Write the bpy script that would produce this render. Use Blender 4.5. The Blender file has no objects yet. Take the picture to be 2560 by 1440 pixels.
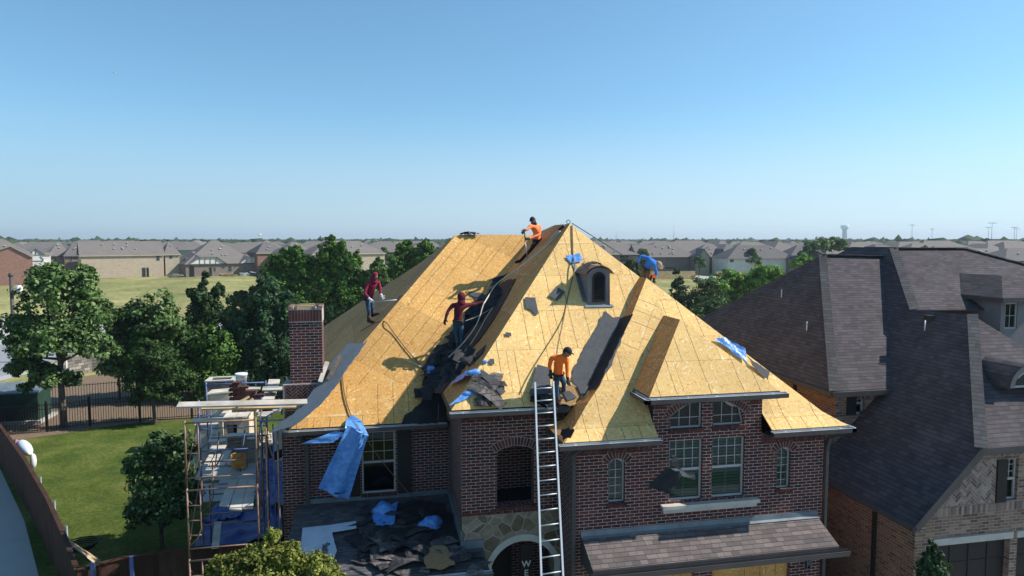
import bpy, bmesh, math, random
import numpy as np
from mathutils import Vector, Matrix, noise
from mathutils.geometry import tessellate_polygon
S = bpy.context.scene
COL = S.collection
rng = random.Random(7)
nr = np.random.default_rng(11)
R = math.radians
# ------------------------------------------------------------------ camera, sky, sun, exposure
CAMX, CAMY, CAMZ = -4.377, -14.417, 9.5
PITCH, YAW = R(4.09), R(11.5)
cd = bpy.data.cameras.new('camera'); cam = bpy.data.objects.new('camera', cd); COL.objects.link(cam)
cam.location = (CAMX, CAMY, CAMZ); cam.rotation_euler = (math.pi/2-PITCH, 0, -YAW)
cd.sensor_width = 36; cd.lens = 24.0; cd.clip_end = 20000; cd.clip_start = .1
S.camera = cam
SUN = Vector((.742, -.072, .668)).normalized()
EL = math.asin(SUN.z); AZ = math.atan2(SUN.x, SUN.y)
AIR, DUST, OZ, ZOFF, TR, TG, TB, SKS = 1.0, .3, 5., .06, .82, 1.0, .9, .145
wd = bpy.data.worlds.new("World"); S.world = wd; wd.use_nodes = True
nt = wd.node_tree; bg = nt.nodes['Background']
sk = nt.nodes.new('ShaderNodeTexSky'); sk.sky_type = 'NISHITA'; sk.sun_disc = False
sk.sun_elevation = EL; sk.sun_rotation = AZ; sk.altitude = 200; sk.air_density = AIR; sk.dust_density = DUST; sk.ozone_density = OZ
tc = nt.nodes.new('ShaderNodeTexCoord'); va = nt.nodes.new('ShaderNodeVectorMath'); va.operation = 'ADD'; va.inputs[1].default_value = (0, 0, ZOFF)
vn = nt.nodes.new('ShaderNodeVectorMath'); vn.operation = 'NORMALIZE'; nt.links.new(tc.outputs['Generated'], va.inputs[0]); nt.links.new(va.outputs[0], vn.inputs[0]); nt.links.new(vn.outputs[0], sk.inputs[0])
mx = nt.nodes.new('ShaderNodeMix'); mx.data_type = 'RGBA'; mx.blend_type = 'MULTIPLY'; mx.inputs[0].default_value = 1; mx.inputs[7].default_value = (TR, TG, TB, 1)
sz = nt.nodes.new('ShaderNodeSeparateXYZ'); nt.links.new(tc.outputs['Generated'], sz.inputs[0])
mr = nt.nodes.new('ShaderNodeMapRange'); mr.interpolation_type = 'SMOOTHSTEP'; mr.inputs[1].default_value = 0.; mr.inputs[2].default_value = .2; mr.inputs[3].default_value = .75; mr.inputs[4].default_value = 0.; nt.links.new(sz.outputs[2], mr.inputs[0])
mr2 = nt.nodes.new('ShaderNodeMapRange'); mr2.inputs[1].default_value = -.4; mr2.inputs[2].default_value = .9; nt.links.new(sz.outputs[0], mr2.inputs[0])
hc = nt.nodes.new('ShaderNodeMix'); hc.data_type = 'RGBA'; hc.inputs[6].default_value = (2.2, 2.85, 3.4, 1); hc.inputs[7].default_value = (3.9, 4.5, 4.9, 1); nt.links.new(mr2.outputs[0], hc.inputs[0])
hm_ = nt.nodes.new('ShaderNodeMix'); hm_.data_type = 'RGBA'; nt.links.new(mr.outputs[0], hm_.inputs[0]); nt.links.new(mx.outputs[2], hm_.inputs[6]); nt.links.new(hc.outputs[2], hm_.inputs[7])
nt.links.new(sk.outputs[0], mx.inputs[6]); nt.links.new(hm_.outputs[2], bg.inputs[0]); bg.inputs[1].default_value = SKS
sl = bpy.data.lights.new('sun', 'SUN'); so = bpy.data.objects.new('sun', sl); COL.objects.link(so)
sl.energy = 5.0; sl.angle = R(.53); sl.color = (1, .95, .87)
so.rotation_euler = SUN.to_track_quat('Z', 'Y').to_euler(); so.location = (20, -5, 40)
S.view_settings.view_transform = 'Standard'; S.view_settings.look = 'None'
S.view_settings.exposure = 0.45; S.view_settings.gamma = 1
S.cycles.max_bounces = 6; S.cycles.transparent_max_bounces = 12; S.cycles.volume_bounces = 0
GZ = -.4
# ------------------------------------------------------------------ pixel rays of the 2560x1440 photograph -> real points
F_ = 1707.
cp, sp_ = math.cos(PITCH), math.sin(PITCH); ca, sa = math.cos(YAW), math.sin(YAW)
CL = np.array([CAMX, CAMY, CAMZ])
FWD = np.array([sa*cp, ca*cp, -sp_]); RT = np.array([ca, -sa, 0.]); UP = np.array([sa*sp_, ca*sp_, cp])
def ray(px, py): return FWD + RT*(px-1280)/F_ + UP*(720-py)/F_
def on(px, py, pl):
    n = np.array(pl[0], float); r = ray(px, py); t = (pl[1]-n@CL)/(n@r); return Vector(CL+r*t)
def atv(px, py, v): return on(px, py, ((0, 1, 0), v))
def atz(px, py, z=GZ): return on(px, py, ((0, 0, 1), z))
def atu(px, py, u): return on(px, py, ((1, 0, 0), u))
def plane3(a, b, c):
    a, b, c = Vector(a), Vector(b), Vector(c); n = (b-a).cross(c-a).normalized()
    if n.z < 0: n = -n
    return (tuple(n), n.dot(a))
# ------------------------------------------------------------------ object helpers
ORG = {}
def tag(o, label=None, cat=None, group=None, kind=None):
    if label: o['label'] = label
    if cat: o['category'] = cat
    if group: o['group'] = group
    if kind: o['kind'] = kind
    return o
def thing(name, label, cat, loc=(0, 0, 0), group=None):
    o = bpy.data.objects.new(name, None); COL.objects.link(o); o.location = loc; o.empty_display_size = .2
    ORG[o.name] = Vector(loc); return tag(o, label, cat, group)
def copy_tree(o, parent=None):
    c = o.copy(); COL.objects.link(c)
    if parent is not None: c.parent = parent
    for ch in list(o.children): copy_tree(ch, c)
    return c
def clear_label(o, lab): o['label'] = lab; return o
def plane_uv(n):
    n = Vector(n)
    if n.length < 1e-9: return Vector((1, 0, 0)), Vector((0, 1, 0))
    n.normalize()
    h = Vector((0, 0, 1)).cross(n)
    if h.length < .02: return Vector((1, 0, 0)), Vector((0, 1, 0))
    h.normalize(); return h, n.cross(h)
class MB:
    def __init__(s): s.v = []; s.f = []; s.m = []; s.n = []
    def poly(s, pts, m=0, n=None):
        b = len(s.v); s.v += [tuple(p) for p in pts]; s.f.append(tuple(range(b, b+len(pts)))); s.m.append(m); s.n.append(n)
        return s
    def holes(s, outer, holes, m=0, depth=None, dirv=(0, 1, 0), mr=None):
        loops = [[Vector(p) for p in outer]]+[[Vector(p) for p in h] for h in holes]
        tri = tessellate_polygon(loops); flat = [p for l in loops for p in l]
        for t in tri: s.poly([flat[i] for i in t], m)
        if depth:
            d = Vector(dirv)*depth
            for h in loops[1:]:
                for i in range(len(h)):
                    a, b = h[i], h[(i+1) % len(h)]; s.poly([a, b, b+d, a+d], m if mr is None else mr)
        return s
    def box(s, a, b, m=0):
        x0, y0, z0 = a; x1, y1, z1 = b
        p = [(x0, y0, z0), (x1, y0, z0), (x1, y1, z0), (x0, y1, z0), (x0, y0, z1), (x1, y0, z1), (x1, y1, z1), (x0, y1, z1)]
        for q in ((3, 2, 1, 0), (4, 5, 6, 7), (0, 1, 5, 4), (1, 2, 6, 5), (2, 3, 7, 6), (3, 0, 4, 7)): s.poly([p[i] for i in q], m)
        return s
    def hexa(s, p, m=0):
        for q in ((3, 2, 1, 0), (4, 5, 6, 7), (0, 1, 5, 4), (1, 2, 6, 5), (2, 3, 7, 6), (3, 0, 4, 7)): s.poly([p[i] for i in q], m)
        return s
    def slab(s, pts, d, m=0, ms=None):      # polygon pushed along d
        d = Vector(d); pts = [Vector(p) for p in pts]; lo = [p+d for p in pts]
        s.poly(pts, m); s.poly(lo[::-1], m if ms is None else ms)
        for i in range(len(pts)):
            j = (i+1) % len(pts); s.poly([pts[i], lo[i], lo[j], pts[j]], m if ms is None else ms)
        return s
    def bar(s, a, b, w, h, m=0, up=(0, 0, 1)):
        a, b = Vector(a), Vector(b); d = (b-a).normalized(); x = d.cross(Vector(up))
        if x.length < 1e-4: x = d.cross(Vector((0, 1, 0)))
        x.normalize(); y = x.cross(d); x *= w/2; y *= h/2
        return s.hexa([a-x-y, a+x-y, b+x-y, b-x-y, a-x+y, a+x+y, b+x+y, b-x+y], m)
    def tube(s, pts, r, n=8, m=0, cap=True):
        pts = [Vector(p) for p in pts]; k = len(pts)
        rs = r if isinstance(r, (list, tuple)) else [r]*k
        base = len(s.v); ref = None
        for i, p in enumerate(pts):
            d = (pts[min(i+1, k-1)]-pts[max(i-1, 0)])
            d = d.normalized() if d.length > 1e-7 else Vector((0, 0, 1))
            if ref is None: ref = d.orthogonal().normalized()
            ref = (ref-d*ref.dot(d)); ref = ref.normalized() if ref.length > 1e-5 else d.orthogonal().normalized()
            o = d.cross(ref)
            for j in range(n):
                a = 2*math.pi*j/n; s.v.append(tuple(p+(ref*math.cos(a)+o*math.sin(a))*rs[i]))
        for i in range(k-1):
            for j in range(n):
                a = base+i*n+j; b = base+i*n+(j+1) % n
                s.f.append((a, b, b+n, a+n)); s.m.append(m); s.n.append('s')
        if cap:
            s.f.append(tuple(base+j for j in range(n))[::-1]); s.m.append(m); s.n.append(None)
            s.f.append(tuple(base+(k-1)*n+j for j in range(n))); s.m.append(m); s.n.append(None)
        return s
    def ell(s, c, rad, rot=None, nu=14, nv=9, m=0, keep=None):
        c = Vector(c); base = len(s.v); M = rot or Matrix.Identity(3); loc = []
        for i in range(nv+1):
            th = math.pi*i/nv
            for j in range(nu):
                ph = 2*math.pi*j/nu
                l = Vector((math.sin(th)*math.cos(ph), math.sin(th)*math.sin(ph), math.cos(th))); loc.append(l)
                s.v.append(tuple(c+M@Vector((l.x*rad[0], l.y*rad[1], l.z*rad[2]))))
        for i in range(nv):
            for j in range(nu):
                q = (i*nu+j, i*nu+(j+1) % nu, (i+1)*nu+(j+1) % nu, (i+1)*nu+j)
                if keep and not keep(sum((loc[t] for t in q), Vector())/4): continue
                s.f.append(tuple(base+t for t in q)); s.m.append(m); s.n.append('s')
        return s
    def build(s, name, mats, parent=None, smooth=False, org=None):
        me = bpy.data.meshes.new(name)
        o_ = Vector(org) if org is not None else (ORG[parent.name] if parent is not None else Vector())
        me.from_pydata([tuple(Vector(p)-o_) for p in s.v], [], s.f)
        if not isinstance(mats, (list, tuple)): mats = [mats]
        for m_ in mats: me.materials.append(m_)
        me.update()
        uv = me.uv_layers.new(name='UVMap').data
        for p, mi, nn in zip(me.polygons, s.m, s.n):
            p.material_index = mi
            an = 0.
            if isinstance(nn, tuple) and len(nn) == 2: nn, an = nn
            h, u_ = plane_uv(nn if (nn is not None and nn != 's') else p.normal)
            if an: h, u_ = h*math.cos(an)+u_*math.sin(an), u_*math.cos(an)-h*math.sin(an)
            if nn == 's' or smooth: p.use_smooth = True
            for li in p.loop_indices:
                q = me.vertices[me.loops[li].vertex_index].co+o_
                uv[li].uv = (q.dot(h), q.dot(u_))
        ob = bpy.data.objects.new(name, me); COL.objects.link(ob)
        if parent is not None: ob.parent = parent; ORG[ob.name] = o_
        else:
            ob.location = o_; ORG[ob.name] = o_
        return ob
# ------------------------------------------------------------------ materials
def nmat(name, col=(.5, .5, .5), rough=.8, metal=0., spec=.3):
    m = bpy.data.materials.new(name); m.use_nodes = True; p = m.node_tree.nodes['Principled BSDF']
    p.inputs['Base Color'].default_value = (*col, 1); p.inputs['Roughness'].default_value = rough
    p.inputs['Metallic'].default_value = metal; p.inputs['Specular IOR Level'].default_value = spec
    return m
class G:
    def __init__(s, m): s.m = m; s.t = m.node_tree; s.p = s.t.nodes['Principled BSDF']
    def n(s, typ, ins=None, **kw):
        nd = s.t.nodes.new(typ)
        for k, v in kw.items(): setattr(nd, k, v)
        for k, v in (ins or {}).items():
            i = nd.inputs[k]
            if isinstance(v, bpy.types.NodeSocket): s.t.links.new(v, i)
            else: i.default_value = v
        return nd
    def uv(s): return s.n('ShaderNodeUVMap', uv_map='UVMap').outputs[0]
    def pos(s): return s.n('ShaderNodeNewGeometry').outputs['Position']
    def rnd(s): return s.n('ShaderNodeNewGeometry').outputs['Random Per Island']
    def math(s, op, a, b=0., c=0.):
        nd = s.t.nodes.new('ShaderNodeMath'); nd.operation = op
        for i, v in enumerate((a, b, c)):
            if isinstance(v, bpy.types.NodeSocket): s.t.links.new(v, nd.inputs[i])
            else: nd.inputs[i].default_value = v
        return nd.outputs[0]
    def mapv(s, v, scale=(1, 1, 1), rot=0., loc=(0, 0, 0)):
        return s.n('ShaderNodeMapping', {'Vector': v, 'Scale': scale, 'Rotation': (0, 0, rot), 'Location': loc}).outputs[0]
    def noise(s, v, sc, det=3., rough=.55): return s.n('ShaderNodeTexNoise', {'Vector': v, 'Scale': sc, 'Detail': det, 'Roughness': rough}).outputs[0]
    def vor(s, v, sc): return s.n('ShaderNodeTexVoronoi', {'Vector': v, 'Scale': sc}).outputs
    def ramp(s, f, stops, interp='LINEAR'):
        nd = s.n('ShaderNodeValToRGB', {'Fac': f}); cr = nd.color_ramp; cr.interpolation = interp
        while len(cr.elements) < len(stops): cr.elements.new(.5)
        for e, (p, c) in zip(cr.elements, stops):
            e.position = p; e.color = (*c, 1) if not isinstance(c, (int, float)) else (c, c, c, 1)
        return nd.outputs[0]
    def mix(s, f, a, b, mode='MIX'):
        nd = s.n('ShaderNodeMix', data_type='RGBA', blend_type=mode)
        for i, v in ((0, f), (6, a), (7, b)):
            if isinstance(v, bpy.types.NodeSocket): s.t.links.new(v, nd.inputs[i])
            else: nd.inputs[i].default_value = v if isinstance(v, (int, float)) else (*v, 1)
        return nd.outputs[2]
    def col(s, c): s.t.links.new(c, s.p.inputs['Base Color'])
    def bump(s, h, st=.3, d=.02): s.t.links.new(s.n('ShaderNodeBump', {'Height': h, 'Strength': st, 'Distance': d}).outputs[0], s.p.inputs['Normal'])
    def sep(s, v): return s.n('ShaderNodeSeparateXYZ', {0: v}).outputs
def vary(name, col, rough=.8, sc=3., amt=.35, metal=0., spec=.3, det=5., bump=0., sc2=None):
    m = nmat(name, col, rough, metal, spec); g = G(m); p = g.pos()
    f = g.noise(p, sc, det); a = tuple(c*(1-amt) for c in col); b = tuple(min(1, c*(1+amt)) for c in col)
    c = g.ramp(f, [(.3, a), (.7, b)])
    if sc2: c = g.mix(.6, c, g.ramp(g.noise(p, sc2, 2.), [(.35, tuple(x*(1-amt*.7) for x in col)), (.65, tuple(min(1, x*(1+amt*.7)) for x in col))]))
    g.col(c)
    if bump: g.bump(f, bump)
    return m
def brickmat(name, c1, c2, c3, mort, bw=.22, rh=.0747, ms=.0075, rot=0.):
    m = nmat(name, rough=.9, spec=.15); g = G(m); uv = g.uv()
    w = g.n('ShaderNodeVectorMath', {0: uv}, operation='ADD'); nn = g.n('ShaderNodeTexNoise', {'Vector': uv, 'Scale': 9., 'Detail': 2.})
    sub = g.n('ShaderNodeVectorMath', {0: nn.outputs[1], 1: (.5, .5, .5)}, operation='SUBTRACT')
    scl = g.n('ShaderNodeVectorMath', {0: sub.outputs[0], 'Scale': .008}, operation='SCALE'); g.t.links.new(scl.outputs[0], w.inputs[1])
    v = g.mapv(w.outputs[0], rot=rot)
    b = g.n('ShaderNodeTexBrick', {'Vector': v, 'Color1': (0, 0, 0, 1), 'Color2': (1, 1, 1, 1), 'Mortar': (.5, .5, .5, 1), 'Scale': 1., 'Mortar Size': ms, 'Mortar Smooth': .15, 'Bias': 0., 'Brick Width': bw, 'Row Height': rh})
    b.offset = .5
    c = g.ramp(b.outputs[0], [(0, c1), (.45, c2), (.8, c2), (.95, c3)])
    ns = g.noise(g.mapv(uv, (1, 2, 1)), 40., 3.)
    c = g.mix(1., c, g.ramp(ns, [(.3, .7), (.75, 1.3)]), 'MULTIPLY')
    big = g.noise(uv, .7, 4.)
    mo = g.mix(g.ramp(big, [(.35, 0.), (.7, 1.)]), mort, tuple(x*.75 for x in mort))
    c = g.mix(b.outputs[1], c, mo); g.col(c)
    g.bump(g.math('SUBTRACT', 1., b.outputs[1]), .6, .01); return m
def osbmat(name, lo, mid, hi, pale):
    m = nmat(name, rough=.75, spec=.2); g = G(m); uv = g.uv()
    wn = g.n('ShaderNodeTexNoise', {'Vector': uv, 'Scale': 2.4, 'Detail': 2.})
    sub = g.n('ShaderNodeVectorMath', {0: wn.outputs[1], 1: (.5, .5, .5)}, operation='SUBTRACT')
    sc_ = g.n('ShaderNodeVectorMath', {0: sub.outputs[0], 'Scale': .5}, operation='SCALE')
    w = g.n('ShaderNodeVectorMath', {0: uv, 1: sc_.outputs[0]}, operation='ADD').outputs[0]
    v1 = g.vor(g.mapv(w, (1, 2.6, 1)), 15.)[1]; v2 = g.vor(g.mapv(w, (2.7, 1, 1), rot=.9), 16.)[1]
    fm = g.ramp(g.noise(w, 7., 2.), [(.45, 0.), (.55, 1.)])
    vm = g.mix(fm, v1, v2); s0 = g.sep(vm)[0]
    c = g.ramp(s0, [(.0, lo), (.3, mid), (.82, mid), (.93, hi), (1., pale)])
    big = g.ramp(g.noise(uv, .55, 4.), [(.3, .86), (.7, 1.12)]); c = g.mix(1., c, big, 'MULTIPLY')
    fine = g.ramp(g.noise(uv, 60., 2.), [(.3, .85), (.7, 1.12)]); c = g.mix(1., c, fine, 'MULTIPLY')
    X, Y, _ = g.sep(uv)
    # sheets 2.44 x 1.22 laid in running bond
    b = g.n('ShaderNodeTexBrick', {'Vector': uv, 'Color1': (.0, .0, .0, 1), 'Color2': (1, 1, 1, 1), 'Mortar': (0, 0, 0, 1), 'Scale': 1., 'Mortar Size': .006, 'Mortar Smooth': .3, 'Bias': 0., 'Brick Width': 2.44, 'Row Height': 1.22})
    sh = g.ramp(b.outputs[0], [(0, .84), (.5, 1.), (1, 1.1)]); c = g.mix(1., c, sh, 'MULTIPLY')
    # nailing lines over the rafters
    xw = g.math('ADD', X, g.math('MULTIPLY', g.math('SUBTRACT', g.noise(g.mapv(uv, (.3, 1.3, 1)), 1.5, 2.), .5), .05))
    fr = g.math('ABSOLUTE', g.math('SUBTRACT', g.math('FRACT', g.math('DIVIDE', xw, .41)), .5))
    ln = g.math('LESS_THAN', fr, .021)
    row = g.math('FLOOR', g.math('DIVIDE', Y, 1.22)); col_ = g.math('FLOOR', g.math('DIVIDE', xw, .41))
    hs = g.math('FRACT', g.math('MULTIPLY', g.math('SINE', g.math('ADD', g.math('MULTIPLY', row, 12.9), g.math('MULTIPLY', col_, 78.2))), 437.5))
    ln = g.math('MULTIPLY', ln, g.math('GREATER_THAN', hs, .22))
    brk = g.ramp(g.noise(g.mapv(uv, (1, 1, 1)), 14., 1.), [(.35, .45), (.5, 1.)])
    ln = g.math('MULTIPLY', ln, brk)
    c = g.mix(g.math('MULTIPLY', ln, .8), c, (.08, .045, .02))
    c = g.mix(g.math('MULTIPLY', b.outputs[1], .6), c, (.12, .07, .03))
    # pale scuffed strip beside some sheet seams
    fy = g.math('ABSOLUTE', g.math('SUBTRACT', g.math('FRACT', g.math('DIVIDE', Y, 1.22)), .03))
    pal = g.math('MULTIPLY', g.math('LESS_THAN', fy, .028), g.ramp(g.noise(g.mapv(uv, (.5, .35, 1)), 1.6, 3.), [(.56, 0.), (.68, .5)]))
    c = g.mix(pal, c, pale)
    sc2 = g.ramp(g.noise(g.mapv(uv, (.7, 1.6, 1)), 1.3, 6., .7), [(.58, 0.), (.75, .35)]); c = g.mix(sc2, c, pale)
    g.col(c); return m
def shinglemat(name, a, b_, cc, row=.13, bw=.3, mort=.35):
    m = nmat(name, rough=.95, spec=.1); g = G(m); uv = g.uv()
    b = g.n('ShaderNodeTexBrick', {'Vector': uv, 'Color1': (0, 0, 0, 1), 'Color2': (1, 1, 1, 1), 'Mortar': (.5, .5, .5, 1), 'Scale': 1., 'Mortar Size': .007, 'Mortar Smooth': .2, 'Bias': 0., 'Brick Width': bw, 'Row Height': row})
    b.offset = .37; b.offset_frequency = 3; b.squash = .7; b.squash_frequency = 2
    c = g.ramp(b.outputs[0], [(0, a), (.5, b_), (1, cc)])
    c = g.mix(1., c, g.ramp(g.noise(uv, 90., 2.), [(.3, .7), (.7, 1.3)]), 'MULTIPLY')
    c = g.mix(1., c, g.ramp(g.noise(uv, .8, 4.), [(.3, .85), (.7, 1.15)]), 'MULTIPLY')
    X, Y, _ = g.sep(uv); fr = g.math('FRACT', g.math('DIVIDE', Y, row))
    edge = g.math('MULTIPLY', g.math('LESS_THAN', fr, .11), .6)
    c = g.mix(edge, c, tuple(x*.3 for x in a))
    c = g.mix(g.math('MULTIPLY', b.outputs[1], mort), c, tuple(x*.3 for x in a))
    g.col(c); g.bump(g.math('SUBTRACT', 1., fr), .5, .012); return m
def leafmat(name, a, b, c_):
    m = nmat(name, rough=.6, spec=.25); g = G(m); c = g.ramp(g.rnd(), [(0, a), (.55, b), (1, c_)])
    c = g.mix(1., c, g.ramp(g.noise(g.pos(), 1.3, 3., .7), [(.3, .55), (.7, 1.45)]), 'MULTIPLY'); g.col(c)
    tr = g.n('ShaderNodeBsdfTranslucent', {'Color': c}); ms = g.n('ShaderNodeMixShader', {0: .3})
    out = [x for x in g.t.nodes if x.type == 'OUTPUT_MATERIAL'][0]
    g.t.links.new(g.p.outputs[0], ms.inputs[1]); g.t.links.new(tr.outputs[0], ms.inputs[2]); g.t.links.new(ms.outputs[0], out.inputs[0]); return m
def woodmat(name, a, b, sc=(1.2, 14, 1)):
    m = nmat(name, rough=.85, spec=.15); g = G(m); uv = g.uv(); r = g.rnd()
    v = g.n('ShaderNodeVectorMath', {0: uv}, operation='ADD'); cx = g.n('ShaderNodeCombineXYZ', {0: g.math('MULTIPLY', r, 13.), 1: g.math('MULTIPLY', r, 7.), 2: 0.}); g.t.links.new(cx.outputs[0], v.inputs[1])
    c = g.ramp(g.noise(g.mapv(v.outputs[0], sc), 6., 6., .7), [(.3, a), (.7, b)])
    c = g.mix(1., c, g.ramp(r, [(0, .75), (1, 1.2)]), 'MULTIPLY')
    c = g.mix(1., c, g.ramp(g.noise(uv, 1.7, 5.), [(.35, .7), (.65, 1.12)]), 'MULTIPLY'); g.col(c); return m
M = {}
M['brick'] = brickmat('dark_brick', (.04, .024, .026), (.098, .03, .025), (.14, .05, .038), (.46, .39, .37), ms=.0068)
M['brick_face'] = nmat('brick_face', (.08, .03, .026), .9)
def rndcol(m, stops, sc=50):
    g = G(m); c = g.ramp(g.rnd(), stops); c = g.mix(1., c, g.ramp(g.noise(g.pos(), sc, 3.), [(.3, .75), (.7, 1.25)]), 'MULTIPLY'); g.col(c)
rndcol(M['brick_face'], [(0, (.035, .024, .026)), (.4, (.085, .028, .024)), (1, (.12, .05, .038))])
M['mortar'] = vary('mortar', (.42, .36, .34), .95, 8, .2)
M['tanbrick'] = brickmat('tan_brick', (.12, .075, .058), (.25, .155, .11), (.33, .235, .18), (.36, .31, .27))
M['tan_face'] = nmat('tan_face', (.26, .18, .14), .9); rndcol(M['tan_face'], [(0, (.12, .08, .07)), (.5, (.26, .18, .145)), (1, (.36, .28, .23))])
M['sidebrick'] = brickmat('side_brick', (.14, .07, .045), (.26, .13, .08), (.32, .18, .12), (.36, .29, .23))
M['osb'] = osbmat('osb_sheathing', (.46, .21, .055), (.61, .34, .105), (.7, .45, .17), (.78, .6, .33))
M['osb_shade'] = osbmat('osb_shade_tint', (.45, .17, .05), (.64, .28, .085), (.72, .4, .15), (.76, .52, .3))  # same OSB made redder: shade tone of the left-facing slopes painted into its colour
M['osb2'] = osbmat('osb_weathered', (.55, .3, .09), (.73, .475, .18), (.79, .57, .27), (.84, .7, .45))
M['shingle'] = shinglemat('charcoal_shingle', (.066, .057, .062), (.082, .072, .077), (.1, .089, .093), row=.12, bw=.26, mort=.25)
M['shingle2'] = shinglemat('weathered_shingle', (.1, .085, .085), (.14, .117, .113), (.19, .155, .145), row=.125, bw=.26, mort=.5)
M['shingle3'] = shinglemat('porch_shingle', (.07, .07, .078), (.1, .095, .1), (.13, .12, .12), row=.125, bw=.26)
M['ridgecap'] = shinglemat('ridge_cap_shingle', (.085, .082, .083), (.1, .097, .097), (.12, .115, .114), row=.14, bw=.3)
M['felt'] = vary('roofing_felt', (.075, .078, .085), .9, 4, .35, sc2=30, bump=.3)
M['feltlight'] = vary('blue_grey_felt', (.15, .18, .205), .7, 3, .25, sc2=20, bump=.4)
M['black'] = vary('black_underlayment', (.018, .018, .02), .7, 5, .4, bump=.3)
M['scrap'] = nmat('shingle_scrap', (.07, .07, .075), .95, spec=.1); rndcol(M['scrap'], [(0, (.025, .025, .03)), (.5, (.045, .044, .048)), (1, (.09, .08, .075))], 60)
M['scrapback'] = vary('shingle_back', (.02, .02, .022), .8, 9, .4)
M['scrapbrown'] = shinglemat('brown_scrap', (.08, .07, .068), (.13, .115, .11), (.19, .165, .15), row=.13, bw=.2, mort=.6)
M['granule'] = vary('granule_tan', (.32, .19, .09), .95, 14, .4, sc2=70)
M['alu'] = vary('gutter_aluminium', (.62, .64, .66), .45, 3, .15, metal=.3)
M['bronze'] = vary('bronze_trim', (.07, .062, .06), .6, 3, .15)
M['flash'] = vary('lead_flashing', (.16, .19, .21), .5, 3, .2, metal=.2)
M['white'] = nmat('white_frame', (.4, .39, .37), .5)
M['shut_in'] = nmat('white_louvre', (.5, .55, .52), .6)
M['dark'] = nmat('dark_interior', (.012, .013, .014), .9)
M['shutter'] = nmat('brown_shutter', (.022, .018, .018), .6)
M['stone'] = nmat('limestone', (.4, .36, .3), .85)
M['caststone'] = vary('cast_stone', (.46, .43, .385), .8, 4, .12)
M['galv'] = nmat('ladder_aluminium', (.42, .45, .48), .5, .5)
M['rope'] = nmat('rope', (.62, .56, .47), .9); M['rope2'] = nmat('rope_brown', (.2, .13, .08), .9)
M['vinyl'] = vary('dormer_siding', (.2, .18, .18), .7, 3, .12)
M['copper'] = vary('brown_sheet_metal', (.17, .11, .075), .45, 2, .25, metal=.4)
M['denim'] = vary('denim', (.04, .075, .12), .9, 14, .5, sc2=5)
M['concrete'] = vary('concrete', (.36, .35, .33), .9, 1.2, .12, sc2=20)
M['asphalt'] = vary('asphalt_road', (.24, .25, .26), .9, .4, .12, sc2=12)
M['fencewood'] = woodmat('fence_wood', (.045, .022, .016), (.085, .042, .028), (18, .8, 1))
M['plank'] = woodmat('weathered_plank', (.38, .34, .29), (.68, .62, .54))
M['newwood'] = woodmat('new_lumber', (.5, .34, .17), (.68, .5, .29))
M['iron'] = nmat('black_iron', (.012, .012, .013), .5)
M['rust'] = vary('scaffold_steel', (.24, .15, .11), .6, 9, .6, metal=.3, sc2=2)
M['steelblue'] = vary('scaffold_blue', (.1, .14, .3), .5, 5, .4)
M['bark'] = vary('bark', (.11, .09, .07), .95, 12, .4, bump=.5)
M['bucket'] = nmat('white_plastic', (.72, .72, .72), .4)
M['redpaint'] = nmat('orange_plastic', (.7, .12, .03), .5)
def glassmat():
    m = nmat('window_glass', (.02, .03, .03), .04, spec=.8); g = G(m)
    tr = g.n('ShaderNodeBsdfTransparent', {'Color': (.3, .42, .38, 1)}); gl = g.n('ShaderNodeBsdfGlossy', {'Color': (.8, .9, .95, 1), 'Roughness': .03})
    fr = g.n('ShaderNodeFresnel', {'IOR': 1.5}); ms = g.n('ShaderNodeMixShader', {0: fr.outputs[0]})
    out = [x for x in g.t.nodes if x.type == 'OUTPUT_MATERIAL'][0]
    g.t.links.new(tr.outputs[0], ms.inputs[1]); g.t.links.new(gl.outputs[0], ms.inputs[2]); g.t.links.new(ms.outputs[0], out.inputs[0]); return m
M['glass'] = glassmat()
M['glassdark'] = nmat('dark_glass', (.02, .025, .03), .08, spec=.7)
def tarpmat():
    m = nmat('blue_underlayment', (.1, .27, .62), .35, spec=.5); g = G(m); p = g.pos()
    g.col(g.mix(g.ramp(g.noise(p, 9., 4.), [(.35, 0.), (.7, 1.)]), (.07, .22, .56), (.15, .36, .75))); g.bump(g.noise(p, 14., 3.), .5, .03); return m
M['tarp'] = tarpmat()
M['tarpdark'] = vary('blue_tarpaulin', (.02, .05, .22), .4, 3, .5, bump=.6, sc2=9)
def stonemat():
    m = nmat('flagstone', rough=.85, spec=.2); g = G(m); uv = g.uv()
    d = g.n('ShaderNodeTexVoronoi', {'Vector': uv, 'Scale': 3.4}, feature='DISTANCE_TO_EDGE').outputs['Distance']
    c = g.ramp(g.sep(g.vor(uv, 3.4)[1])[0], [(0, (.11, .08, .05)), (.5, (.2, .155, .1)), (1, (.28, .225, .165))])
    c = g.mix(1., c, g.ramp(g.noise(uv, 6., 4.), [(.3, .75), (.7, 1.2)]), 'MULTIPLY')
    c = g.mix(g.math('LESS_THAN', d, .035), c, (.3, .26, .22)); g.col(c); return m
M['flag'] = stonemat()
def blockmat(name, a, b, c_, mort, bw=.38, rh=.2):
    return brickmat(name, a, b, c_, mort, bw, rh, .012)
M['ashlar'] = blockmat('cream_ashlar', (.5, .38, .24), (.6, .5, .36), (.68, .62, .5), (.5, .45, .38))
M['rubble'] = blockmat('rubble_stone', (.11, .1, .09), (.2, .18, .16), (.32, .29, .25), (.05, .045, .04), .45, .22)
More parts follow.
